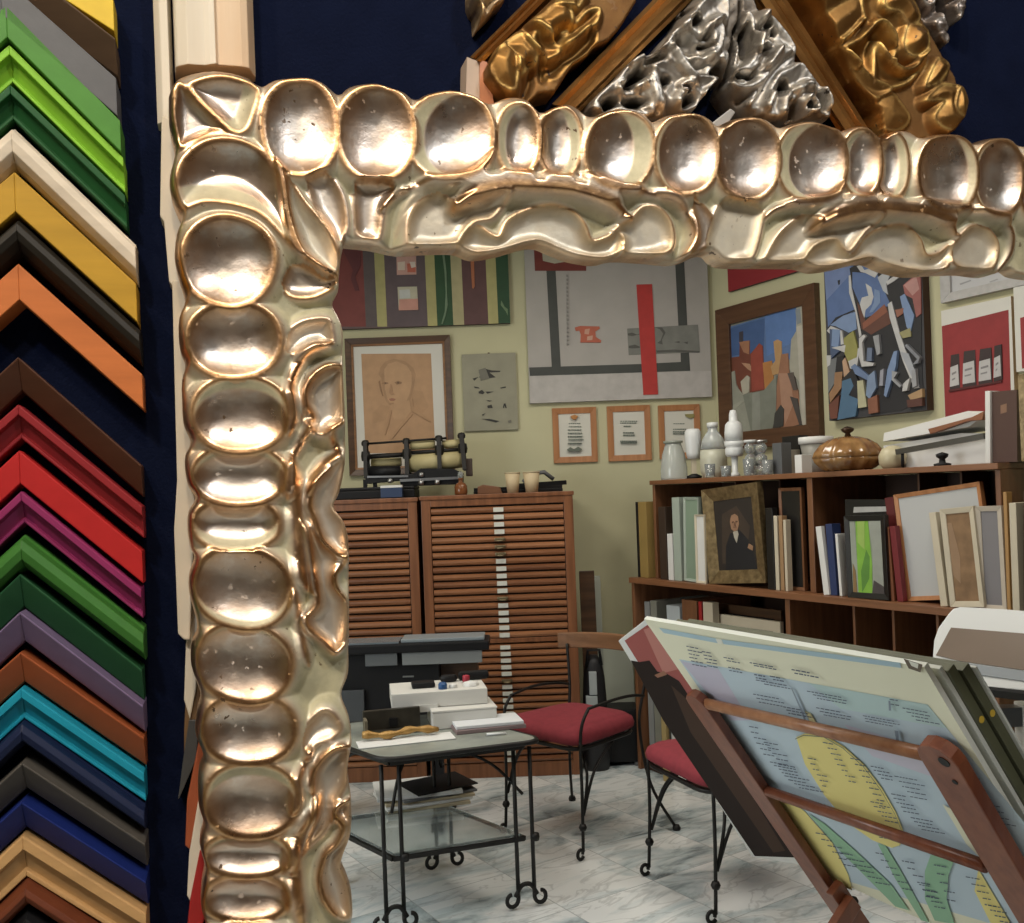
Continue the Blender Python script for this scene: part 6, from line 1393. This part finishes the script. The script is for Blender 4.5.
def onbox(name, label, cat, x, y, f, mt, z=.0586, rot=0):
    m = MB(); f(m); return tagp(m.build(name, mt, M=Mtop @ Matrix.Translation((x, y, z)) @ Matrix.Rotation(rot, 4, 'Z'), bevel=.001), label, cat, 'small things on the white box')
onbox('black_pouch', 'black pouch lying on the upper white box', 'pouch', -.06, .0, lambda m: m.box(-.05, .04, -.03, .03, 0, .022, bev=.009), black)
onbox('blue_stopper', 'small bright blue cap on the white box', 'cap', .005, -.06, lambda m: m.lathe([(0, 0), (.017, 0), (.017, .018), (.012, .024), (0, .025)], n=14), mat('cap_blue', (.02, .08, .22), .4))
onbox('white_stopper', 'small white cap on the box beside the blue cap', 'cap', .045, -.05, lambda m: m.lathe([(0, 0), (.016, 0), (.016, .012), (0, .016)], n=14), whitep)
onbox('crumpled_tissue', 'crumpled white tissue at the end of the white box', 'tissue', .115, -.03, lambda m: m.lathe([(0, 0), (.034, 0), (.028, .012), (.010, .016), (0, .018)], n=7), whitep)
onbox('red_stopper', 'little red cap between the black cases on the box', 'cap', .105, .035, lambda m: m.lathe([(0, 0), (.014, 0), (.014, .026), (0, .03)], n=12), mat('cap_red', (.35, .03, .05), .4))
onbox('black_case', 'flat black spectacle case at the back of the white box', 'case', .04, .07, lambda m: m.lathe([(0, 0), (.03, .002), (.036, .014), (.03, .026), (0, .03)], n=16, sq=.6), black)
onbox('black_shoe_tree', 'longer black case at the far end of the white box', 'case', .13, .085, lambda m: m.box(-.05, .07, -.02, .02, 0, .034, bev=.012), black)
T = thing('dark_box', 'old dark metal box with an open front behind the gilt strip', 'box', M=tabM(399, 733, TT, -.06))
dm = mat('dark_tin', (.045, .040, .030), .45, metal=.3, var=.3, scale=15)
m = MB(); m.box(-.125, .085, .03, .05, 0, .082, bev=.003); m.build('back', dm, T); m = MB(); m.box(-.125, -.115, -.03, .0295, 0, .06); m.build('end', mat('buff_end', (.14, .12, .08), .6), T); m = MB(); m.box(-.1145, .085, -.02, .0295, 0, .012); m.build('floor_plate', dm, T); m = MB(); m.box(-.03, .0, .022, .0295, .02, .05); m.build('latch', black, T)
m = MB(); x = np.linspace(-.135, .135, 15); m.tube([(a, .006*math.sin(a*40), .018+.004*math.sin(a*30)) for a in x], [.012+.004*math.sin(i*1.7) for i in range(15)], 8)
tagp(m.build('gilt_strip', mat('gilt_wood', (.33, .18, .045), .4, metal=.3, col2=(.46, .27, .08), scale=40, bump=.8, bscale=150), M=tabM(401, 739, TT, -.03) @ Matrix.Translation((0, 0, .006))), 'length of carved gilt moulding lying on papers on the table', 'moulding')
boxT('white_sheet', 'white sheet of paper under the gilt moulding', 'paper', tabM(406, 741, TT, -.05), (.34, .10, .004), whitep, 'papers on the iron table')
boxT('notebook', 'thick purple edged pad at the end of the iron table', 'notebook', tabM(487, 727, TT, -.06), (.26, .15, .014), mat('mauve_pad', (.22, .16, .16), .6), 'papers on the iron table')
boxT('white_pad', 'white paper pad lying on the purple edged one', 'paper', tabM(487, 727, TT, -.10) @ Matrix.Translation((0, .005, .0148)), (.25, .145, .012), mat('pad_white', (.66, .68, .70), .6), 'papers on the iron table')
m = MB(); m.tube([(-.03, 0, .005), (.04, 0, .005)], .0045, 8); tagp(m.build('white_marker', whitegloss, M=tabM(495, 735.5, TT, -.2)), 'short white marker at the edge of the table', 'pen')
m = MB(); m.tube([(-.045, .03, .003), (.0, .0, .003), (.05, -.045, .003)], .003, 6); tagp(m.build('elastic_band', black, M=tabM(449, 727, TT)), 'black elastic cord on the papers', 'cord')
# papers on the glass shelf
GZ = .2612
def shelfpaper(label, px, py, dims, mt, zo, rot, name='folder'):
    p = on_z(px, py, GZ); M = Matrix.Translation((p.x, p.y, GZ+zo)) @ Matrix.Rotation(tdir+rot, 4, 'Z'); return boxT(name, label, 'paper', M, dims, mt, 'papers on the glass shelf')
pp = on_z(425, 800, GZ)
buff = mat('buff_folder', (.50, .42, .28), .7)
for i, (lab, dims, mt, rot, dx, dy) in enumerate((('cream folder at the bottom of the pile on the glass shelf', (.32, .23, .012), buff, -.06, .0, 0), ('white papers above the lowest cream folder', (.34, .24, .010), whitep, .05, -.01, .0), ('buff folder in the middle of the glass shelf pile', (.35, .23, .010), buff, -.02, .0, .01), ('dark grey folder in the pile on the glass shelf', (.30, .21, .008), greym, .10, .03, .01), ('white folder near the top of the glass shelf pile', (.33, .23, .014), whitep, -.10, -.03, .0), ('black plastic sleeve on top of the glass shelf pile', (.26, .20, .005), black, .22, .05, .01))):
    z = sum((.0128, .0108, .0108, .0088, .0148)[:i]); p = pp+Vector((dx, dy, 0)); M = Matrix.Translation((p.x, p.y, GZ+z+.0004)) @ Matrix.Rotation(tdir+rot, 4, 'Z'); boxT('folder', lab, 'papers', M, dims, mt, 'papers on the glass shelf')
# ------------------------------------------------------------------ black printer on its stand
PY = 4.15
p0 = at(418, 690, PY); T = thing('large_printer', 'black wide format printer on a stand behind the iron table', 'printer', loc=(p0.x-.10, PY+.15, 0))
def pr(px, py, Y=PY): p = at(px, py, Y); return Vector((p.x-T.location.x, Y-T.location.y, p.z))
zt = pr(480, 641).z; zb = pr(480, 650).z; xr = pr(489, 645).x; xl = -.50
m = MB(); m.box(xl, xr, -.16, .04, zb, zt, bev=.006); m.build('top_slab', black, T)
m = MB(); m.box(xl+.02, pr(398, 636).x, -.14, .02, zt+.0005, zt+.008); m.build('scanner_glass', mat('scanner_grey', (.16, .19, .21), .2), T)
m = MB(); m.box(pr(400, 636).x, xr-.02, -.13, .02, zt+.0005, zt+.016, bev=.004); m.build('lid', mat('lid_grey', (.24, .28, .30), .3), T)
m = MB(); m.box(xl+.04, pr(440, 700).x, -.12, .03, pr(430, 740).z-.04, zb-.0005, bev=.005); m.build('body', black, T)
m = MB(); m.box(pr(402, 655).x, pr(482, 655).x, -.15, -.125, pr(440, 664).z, pr(440, 650.5).z, bev=.002); m.build('front_panel', mat('panel_grey', (.20, .215, .215), .45), T)
m = MB(); m.box(pr(365, 655).x, pr(397, 655).x, -.15, -.125, pr(380, 666).z, pr(380, 652).z, bev=.002); m.build('front_panel', mat('panel_dark', (.11, .12, .125), .45), T)
m = MB(); m.box(pr(402, 676).x, pr(413, 676).x, -.126, -.1195, pr(405, 678.5).z, pr(405, 677).z); m.build('slot', steel, T)
m = MB(); m.box(pr(344, 700).x-.05, pr(364, 700).x, -.15, -.125, pr(350, 722).z, pr(350, 691).z, bev=.003); m.build('output_tray', mat('tray_dark', (.055, .06, .065), .4), T)
zb2 = pr(430, 740).z-.04
for x in (xl+.1, pr(436, 760).x):
    m = MB(); m.bar((x, -.04, .05), (x, -.04, zb2), .05, .05, up=(0, 1, 0)); m.bar((x, -.22, .03), (x, .15, .03), .05, .04); m.build('leg', black, T)
m = MB(); m.box(pr(436, 690).x, pr(478, 690).x, -.05, .03, pr(450, 664).z-.10, zb-.0006, bev=.004); m.build('carriage', darkwood, T)
# ------------------------------------------------------------------ white machine with a tilted panel
class TPlane:
    def __init__(s, o, e, f):
        s.o, s.e, s.f = Vector(o), Vector(e).normalized(), Vector(f).normalized(); s.n = s.e.cross(s.f).normalized()
        if s.n.dot(Vector((0, 0, EYE))-s.o) < 0: s.n = -s.n
    def st(s, px, py, n=0.0):
        a, b = ray(px, py); d = Vector((a, 1, b)); c = Vector((0, 0, EYE)); o = s.o+s.n*n
        k = (o-c).dot(s.n)/d.dot(s.n); p = c+d*k-o; return (p.dot(s.e), p.dot(s.f))
    def w(s, a, b, n=0.0): return s.o+s.e*a+s.f*b+s.n*n
WY = 3.05
w0 = at(958, 608, WY); WP = TPlane(w0, Vector((.80, -.60, 0)), Vector((-.36, -.48, -.80)))
T = thing('light_table', 'white machine with a rounded tilted panel behind the map rack', 'machine', loc=(w0.x+.18, w0.y-.15, 0))
def wpoly(mb, pts, n0, n1, close=True, plane=WP):
    P = [plane.st(x, y, n1) for x, y in pts]; k = len(P); v = [plane.w(a, b, n1) for a, b in P]+[plane.w(a, b, n0) for a, b in P]
    mb.add(v, [list(range(k)), list(range(2*k-1, k-1, -1))]+[[i, (i+1) % k, (i+1) % k+k, i+k] for i in range(k)])
m = MB(); wpoly(m, [(934, 640), (938, 628), (948, 614), (953, 608.5), (960, 606.5), (1000, 608.5), (1070, 614), (1100, 700), (1020, 690), (972, 686), (930, 690)], -.04, 0); m.build('casing', whitegloss, T, world=True, bevel=.004)
m = MB(); wpoly(m, [(951, 627.5), (1080, 638), (1090, 678), (1024, 670), (960, 661), (936, 655)], .0004, .003); m.build('panel', mat('brown_glass', (.20, .15, .115), .3, var=.06, scale=5), T, world=True)
m = MB(); wpoly(m, [(957, 662), (1024, 671), (1090, 679), (1092, 690), (1024, 681), (961, 672)], .0004, .004); m.build('lower_strip', mat('blue_grey_strip', (.30, .33, .36), .3), T, world=True)
m = MB(); wpoly(m, [(972, 684.5), (1100, 699), (1101, 703), (975, 688)], -.045, .004); m.build('edge_trim', black, T, world=True)
lx = T.location
m = MB(); m.box(-.03, .03, .06, .12, .58, .74, bev=.006); m.box(-.15, .25, .03, .15, .562, .58, bev=.006); m.build('stand', mat('white_metal', (.66, .66, .64), .4), T)
m = MB(); m.bar((-.10, .09, .70), (.16, .09, .70), .05, .06); m.build('crossbar', steel, T)
w1 = at(1003, 760, 3.0)
T = thing('white_cabinet', 'white metal cabinet edge below the tilted white machine', 'cabinet', loc=(w1.x+.22, WY-.12, 0))
m = MB(); m.box(-.22, .40, 0, .14, .06, .56, bev=.006); m.build('body', mat('white_metal', (.66, .66, .64), .4), T)
m = MB(); m.box(-.20, .38, -.016, -.0005, .08, .54, bev=.004); m.build('door', mat('white_metal', (.66, .66, .64), .4), T)
m = MB(); m.box(-.20, .38, .02, .13, 0, .0595); m.build('plinth', black, T)
# ------------------------------------------------------------------ folding wooden print rack with a large map
RS = .69
TLp = at(644, 619, 3.65*RS); s_top = 1.45-TLp.z
TRp = on_z(924, 667, TLp.z)
e1 = (TRp-TLp).normalized(); e2 = Vector((-e1.y, e1.x, 0)); e2 = e2 if e2.x > 0 else -e2
# solve the downhill edge so that its lower corner falls on the picture of the map's lower corner
ra = ray(817, 872); d = Vector((ra[0], 1, ra[1])); o = Vector((0, 0, EYE))
nn = e1; k = (TLp-o).dot(nn)/d.dot(nn); BLp = o+d*k
dn = (BLp-TLp).normalized()
MP = TPlane(TLp, e1, dn)
WID = (TRp-TLp).length; LEN = (BLp-TLp).length
rackT = thing('print_rack', 'folding reddish wooden print rack with two cross rails holding large prints', 'rack', loc=((TLp.x+BLp.x)/2+e1.x*.4, (TLp.y+BLp.y)/2+e1.y*.4, 0))
rw = wood('rack_wood', (.15, .042, .020), (.22, .070, .033), .35, axis=2)
rwl = wood('rack_rail_wood', (.27, .11, .05), (.38, .18, .09), .35, axis=0)
TH = .030
def on_map(px, py, n): s_, q = MP.st(px, py, n); return MP.w(s_, q, n)
def post(pts, n0, n1, w_): pass
def legbar(name, p, q, width, n, th, mt, ext0=0, ext1=0):
    """flat bar lying over the map, between two picture points"""
    a = MP.st(*p, n); b = MP.st(*q, n); d_ = Vector((b[0]-a[0], b[1]-a[1], 0)); L_ = d_.length; d_.normalize(); nx = Vector((-d_.y, d_.x, 0))
    A = Vector((a[0], a[1], 0))-d_*ext0; B = Vector((b[0], b[1], 0))+d_*ext1
    m = MB(); prof = []
    for (c, s_) in ((A, 1), (B, -1)):
        for k in range(7):
            t = -PI/2+PI*k/6; prof.append(c+(-d_*s_)*(math.cos(t)*width/2)+nx*(math.sin(t)*width/2*s_))
    v = [MP.w(x.x, x.y, n) for x in prof]+[MP.w(x.x, x.y, n-th) for x in prof]; N_ = len(prof)
    m.add(v, [list(range(N_)), list(range(2*N_-1, N_-1, -1))]+[[i, (i+1) % N_, (i+1) % N_+N_, i+N_] for i in range(N_)])
    return m.build(name, mt, rackT, world=True, bevel=.003)
N_L = .040
legbar('leg', (697, 706), (833, 905), .078, N_L, .026, rw, 0, .05)
legbar('leg', (938, 762), (1040, 935), .088, N_L, .030, rw, 0, .10)
def rail2(name, p, q, n, r, mt, flat=1.0):
    a = on_map(*p, n); b = on_map(*q, n); m = MB(); d_ = (b-a).normalized(); z = MP.n; x = d_.cross(z)
    pts = []; N_ = 12
    for c in (a, b):
        for k in range(N_): t = 2*PI*k/N_; pts.append(c+x*(math.cos(t)*r*flat)+z*(math.sin(t)*r))
    m.add(pts, [[k, (k+1) % N_, (k+1) % N_+N_, k+N_] for k in range(N_)]+[list(range(N_-1, -1, -1)), list(range(N_, 2*N_))], True)
    return m.build(name, mt, rackT, world=True)
rail2('cross_rail', (704, 703), (925, 754), .026, .0135, rwl, 1.25)
rail2('cross_rail', (756, 787), (985, 866), .026, .0135, rw, 1.25)
for (px, py, r) in ((944, 762, .012), (955, 782, .006)):
    a = on_map(px, py, N_L+.0005); m = MB(); z = MP.n; x = e1; y = x.cross(z); N_ = 14
    v = [a+x*(math.cos(2*PI*k/N_)*r)+y*(math.sin(2*PI*k/N_)*r) for k in range(N_)]; m.add(v+[p+z*.0012 for p in v], [list(range(N_, 2*N_))]+[[k, (k+1) % N_, (k+1) % N_+N_, k+N_] for k in range(N_)])
    m.build('bolt', black, rackT, world=True)
# the crossing pair of legs and their feet, under the prints
cA = on_map(840, 897, .03); cB = on_map(1040, 935, .0)
def strut(p, q, name='strut', w_=.05, t_=.026):
    m = MB(); m.bar(p, q, w_, t_, up=tuple(e1)); return m.build(name, rw, rackT, world=True, bevel=.003)
down = Vector((0, 0, -1))
base1 = cA.copy(); f1_ = base1-e2*.30; f1_.z = .012; up1 = base1+e2*.34; up1.z = min(.72, base1.z+.5)
off = e1*.045
strut(f1_+off, base1+off+(base1-f1_)*.02, 'foot_leg'); strut(f1_+off+e1*.72, base1+off+e1*.72+(base1-f1_)*.02, 'foot_leg')
g1 = MP.w(*MP.st(838, 893, N_L-.003), N_L-.003); slope = dn/abs(dn.z); g2 = g1+slope*max(g1.z-.012, 0)
if g1.z > .03: strut(g1-slope*.02, g2, 'leg_end'); strut(g1+e1*.80-slope*.02, g2+e1*.80, 'leg_end')
m = MB(); m.bar(f1_+off+Vector((0,0,.02)), f1_+off+e1*.72+Vector((0,0,.02)), .03, .03); m.build('stretcher', rw, rackT, world=True)

# the map sheet: pale blue, yellow and green, on a board
rg = 'prints leaning in the wooden rack'
def paint(c, rough=.65):
    k = ('r',)+tuple(round(x, 3) for x in c)
    if k not in PT: PT[k] = mat('print_%d' % len(PT), c, .7, spec=.12)
    return PT[k]
def sheet(name, label, q, n1, n0, base, layers, sc, cat='print', group=rg, rim=None):
    m = MB(); mats = [base]
    P = [MP.st(*p, n1) if p else (WID, LEN) for p in q]; k = len(P)
    v = [MP.w(a, b, n1) for a, b in P]+[MP.w(a, b, n0) for a, b in P]
    m.add(v, [list(range(k)), list(range(2*k-1, k-1, -1))]); m.m = 0
    if rim is not None: mats.append(rim); m.m = 1
    m.add(v, [[i, (i+1) % k, (i+1) % k+k, i+k] for i in range(k)])
    for i, (c, pts) in enumerate(layers):
        mt = paint(c, .4) if isinstance(c, tuple) else c
        if mt not in mats: mats.append(mt)
        m.m = mats.index(mt); nz = n1+.0005+.00025*min(i, 24)
        S_ = [(sc[0]+x/sc[2], sc[1]+y/sc[2]) for x, y in pts]; L_ = [MP.st(x, y, n1) for x, y in S_]
        m.add([MP.w(a, b, nz) for a, b in L_], [list(range(len(L_)))])
    c = sum((MP.w(a, b, n1) for a, b in P), Vector())/k
    return tagp(m.build(name, mats, world=True), label, cat, group)
S = (620, 590, 2.535)
pb, py_, gn, yl, ltb = (.50,.60,.67), (.74,.73,.56), (.30,.50,.34), (.78,.68,.27), (.58,.65,.69)
BRp = (817+(952-644)*1.62, 872+(656-619)*5.2)
q = [(644, 619), (924, 667), None, (817, 872)]
G = [(pb, [(150,175),(780,290),(1330,960),(500,715),(400,540)]), ((.52,.50,.60), [(155,180),(250,200),(330,330),(280,330)]), ((.48,.62,.62), [(480,235),(780,290),(830,350),(560,300)]), ((.56,.54,.63), [(570,340),(880,430),(930,520),(640,420)]),
     ((.40,.54,.61), [(100,95),(245,122),(250,134),(112,108)]), ((.40,.54,.61), [(258,124),(712,183),(714,196),(264,136)]), ((.76,.76,.66), [(243,122),(258,124),(262,136),(250,135)]),
     (yl, [(448,372),(470,362),(520,366),(570,395),(620,440),(665,500),(700,560),(720,610),(712,645),(690,652),(640,632),(580,590),(520,520),(470,440)]),
     (yl, [(390,525),(430,530),(470,560),(540,640),(580,720),(590,760),(520,730),(480,690)]), (yl, [(910,705),(990,840),(1060,900),(940,840),(900,760)]), ((.78,.72,.40), [(470,305),(485,310),(500,335),(488,340)]),
     (gn, [(480,565),(520,590),(600,660),(690,745),(735,810),(700,800),(640,740),(560,660)]), (gn, [(655,640),(675,645),(720,720),(785,840),(765,835),(700,730)]), (gn, [(790,668),(850,680),(835,720),(830,780),(850,844),(800,835),(775,780),(775,710)]),
     (py_, [(820,540),(860,560),(930,640),(1000,760),(960,720),(880,640)]), ((.16,.13,.10), [(722,170),(770,185),(765,205),(735,195)]), ((.7,.7,.62), [(735,175),(760,183),(758,195),(742,188)])]
tx = (.10,.12,.17)
rows = []
def txt(x0, y0, n, w_, dx, dy, ln, slope=.18):
    for i in range(n):
        x = x0+dx*i+random.uniform(-2, 2); y = y0+dy*i; L_ = ln*random.uniform(.6, 1)
        xx = x
        while xx < x+L_:
            g = random.uniform(5, 13); yy = y+(xx-x)*slope; G.append((tx, [(xx, yy), (xx+g, yy+g*slope), (xx+g, yy+g*slope+w_), (xx, yy+w_)])); xx += g+2.2
for a in ((172,138,6,2.4,3,9,34), (210,150,5,2.4,4,9,28), (268,165,2,2.4,8,8,36), (332,178,2,2.6,12,7,70), (345,208,2,3,3,8,36), (384,212,2,3,6,8,36), (440,195,2,3,8,9,60), (350,222,2,2.4,20,10,80), (280,190,2,2.4,2,8,34), (480,250,3,2.2,12,9,100), (340,258,3,2.2,8,10,70), (420,290,3,2.4,5,8,60), (500,292,3,2.2,10,9,80), (620,312,3,2.0,4,7,90), (720,292,4,2.2,12,10,60), (330,340,6,2.4,7,14,30), (370,380,5,2.4,9,14,40), (385,430,4,2.4,10,9,60), (420,465,4,2.4,12,10,60), (520,380,8,2.4,9,14,22), (590,420,9,2.6,9,15,26), (480,420,6,2.4,7,14,18), (640,440,4,2.4,8,10,40), (700,465,5,2.2,10,13,60), (690,510,5,2.4,8,11,40), (740,570,4,2.4,9,10,60), (620,590,4,2.4,14,10,40), (640,530,5,2.4,9,12,36), (500,610,6,2.4,14,16,34), (560,660,6,2.4,18,15,40), (650,660,6,2.4,14,18,28), (720,680,6,2.6,12,18,34), (800,690,5,2.6,8,22,26), (880,720,5,2.6,14,18,34), (930,790,4,3,12,14,44), (760,740,5,2.4,10,14,30), (690,270,2,2.4,2,12,22), (860,450,5,2.2,10,14,40), (920,520,5,2.2,12,16,34)):
    txt(*a)
for pts in ([(438,245),(440,243),(470,305),(480,340),(476,340),(464,305)], [(700,350),(710,352),(712,384),(706,384)], [(685,275),(690,276),(692,300),(686,300)]): G.append(((.25,.30,.36), pts))
ol_ = [(448,372),(470,362),(520,366),(570,395),(620,440),(665,500),(700,560),(720,610),(712,645)]
for i in range(len(ol_)-1): (x0, y0), (x1, y1) = ol_[i], ol_[i+1]; G.append(((.20,.22,.16), [(x0, y0), (x1, y1), (x1, y1+2.5), (x0, y0+2.5)]))
sheet('map_print', 'large pale blue and yellow map with green bands, held in the wooden rack', q, 0.0, -.012, mat('map_paper', (.76, .75, .58), .6, var=.03, scale=3, spec=.2), G, S, rim=mat('map_board_edge', (.72, .74, .68), .6))
# a sunset print reaching out further at the far end
S2 = (620, 590, 2.535)
q2 = [(619, 641), (646, 622), (830, 850), (775, 857), (752, 856)]
sheet('sunset_print', 'print of a pink sky over dark rocks with a white border, behind the map', [(618.5, 641), (648, 618), (850, 872), (752, 857)], -.0135, -.021, whitep,
      [((.33,.10,.09), [(12,128),(70,88),(230,300),(120,300)]), ((.46,.20,.17), [(60,100),(90,90),(150,200),(110,210)]), ((.022,.014,.012), [(28,178),(50,182),(75,178),(95,206),(120,212),(150,230),(340,520),(520,680),(342,674),(110,330)]), ((.30,.15,.10), [(88,215),(112,204),(120,214),(96,222)]), ((.06,.035,.025), [(130,240),(200,300),(420,660),(390,665),(180,360)])], S2)
# further boards at the near end, behind the map
def back_board(name, label, off_s, n1, n0, mt, rise=0.0, extra=None):
    a = -.0+off_s; pts = [MP.w(.06, -rise, n1), MP.w(WID+off_s, -rise, n1), MP.w(WID+off_s, LEN*.98, n1), MP.w(.06, LEN*.98, n1)]
    pts += [p-MP.n*(n1-n0) for p in pts]
    m = MB(); m.add(pts, [(0,1,2,3),(7,6,5,4),(0,4,5,1),(1,5,6,2),(2,6,7,3),(3,7,4,0)])
    return tagp(m.build(name, mt, world=True, bevel=.001), label, 'print', rg)
olive = mat('olive_board', (.10, .105, .06), .5, var=.15, scale=10); greyb = mat('grey_white_board', (.62, .64, .60), .6)
def drop(n): return .84*(-n)
for nm, lab, o_, n1, n0, mt_ in (('grey_board', 'grey white mounting board right behind the map', .006, -.0225, -.032, greyb), ('olive_board', 'dark olive framed board in the rack with a black gap beside it', .012, -.0325, -.053, olive), ('black_board', 'black board between two olive ones in the rack', .004, -.0535, -.060, nearblack), ('olive_board', 'second dark olive board, furthest from the map', .014, -.0605, -.082, olive), ('white_board', 'pale edged board at the back of the stack in the rack', .022, -.0825, -.088, greyb)):
    back_board(nm, lab, o_, n1, n0, mt_, -drop((n1+n0)/2)-.002)
for i, (nm, nf) in enumerate((('olive_board', .10), ('olive_board.001', .11))):
    bo = bpy.data.objects[nm]; p = MP.w(WID+(.012, .014)[i]+.0003, .17+.01*i, (-.043, -.071)[i]); m = MB(); r = .007; a = [p+MP.n*(r*math.cos(t))+dn*(r*math.sin(t)) for t in np.linspace(0, 2*PI, 12, endpoint=False)]
    m.add(a+[v+e1*.001 for v in a], [list(range(12, 24))]+[[k, (k+1) % 12, (k+1) % 12+12, k+12] for k in range(12)]); m.build('yellow_sticker', mat('sticker_yellow', (.62, .42, .05), .5), bo, world=True)
# ------------------------------------------------------------------ lights
def area(name, loc, size, power, col, target=None, shape='DISK'):
    l = bpy.data.lights.new(name, 'AREA'); l.shape = shape; l.size = size; l.energy = power; l.color = col
    o = bpy.data.objects.new(name, l); COL.objects.link(o); o.location = loc
    d = (Vector(target)-Vector(loc)) if target else Vector((0, 0, -1))
    o.rotation_euler = d.to_track_quat('-Z', 'Y').to_euler(); return o
WARM = (1.0, .80, .55); COOL = (.92, .96, 1.0); NEUT = (1.0, .93, .82)
w = bpy.data.worlds.new('world'); scene.world = w; w.use_nodes = True
w.node_tree.nodes['Background'].inputs['Color'].default_value = (.9, .88, .82, 1); w.node_tree.nodes['Background'].inputs['Strength'].default_value = .12
area('spot_lamp', (-.35, -.55, 2.80), .10, 12, COOL, (.1, .9, 1.5))
area('spot_lamp', (.10, -.45, 2.80), .10, 10, WARM, (.2, .9, 1.5))
area('spot_lamp', (-.75, -.35, 2.80), .10, 10, WARM, (0, .9, 1.5))
area('spot_lamp', (.9, -.2, 2.80), .10, 10, COOL, (.4, 1, 1.5))
for i, (x, y, p) in enumerate(((-1.0, 3.6, 16), (.45, 3.9, 14), (1.3, 2.6, 15), (-.6, 2.0, 12))):
    area('ceiling_area_light', (x, y, 2.86), .55, p, NEUT, shape='SQUARE')
area('ceiling_area_light', (.1, -1.4, 2.86), 2.2, 13, NEUT, shape='SQUARE')  # added wide soft fill, lifts and evens what the frame's lobes reflect
area('map_fill_light', (-2.12, 2.3, 1.45), 1.3, 36, COOL, (1.2, 2.7, .9), shape='SQUARE')  # added fill light that brightens the map; the left wall has no window
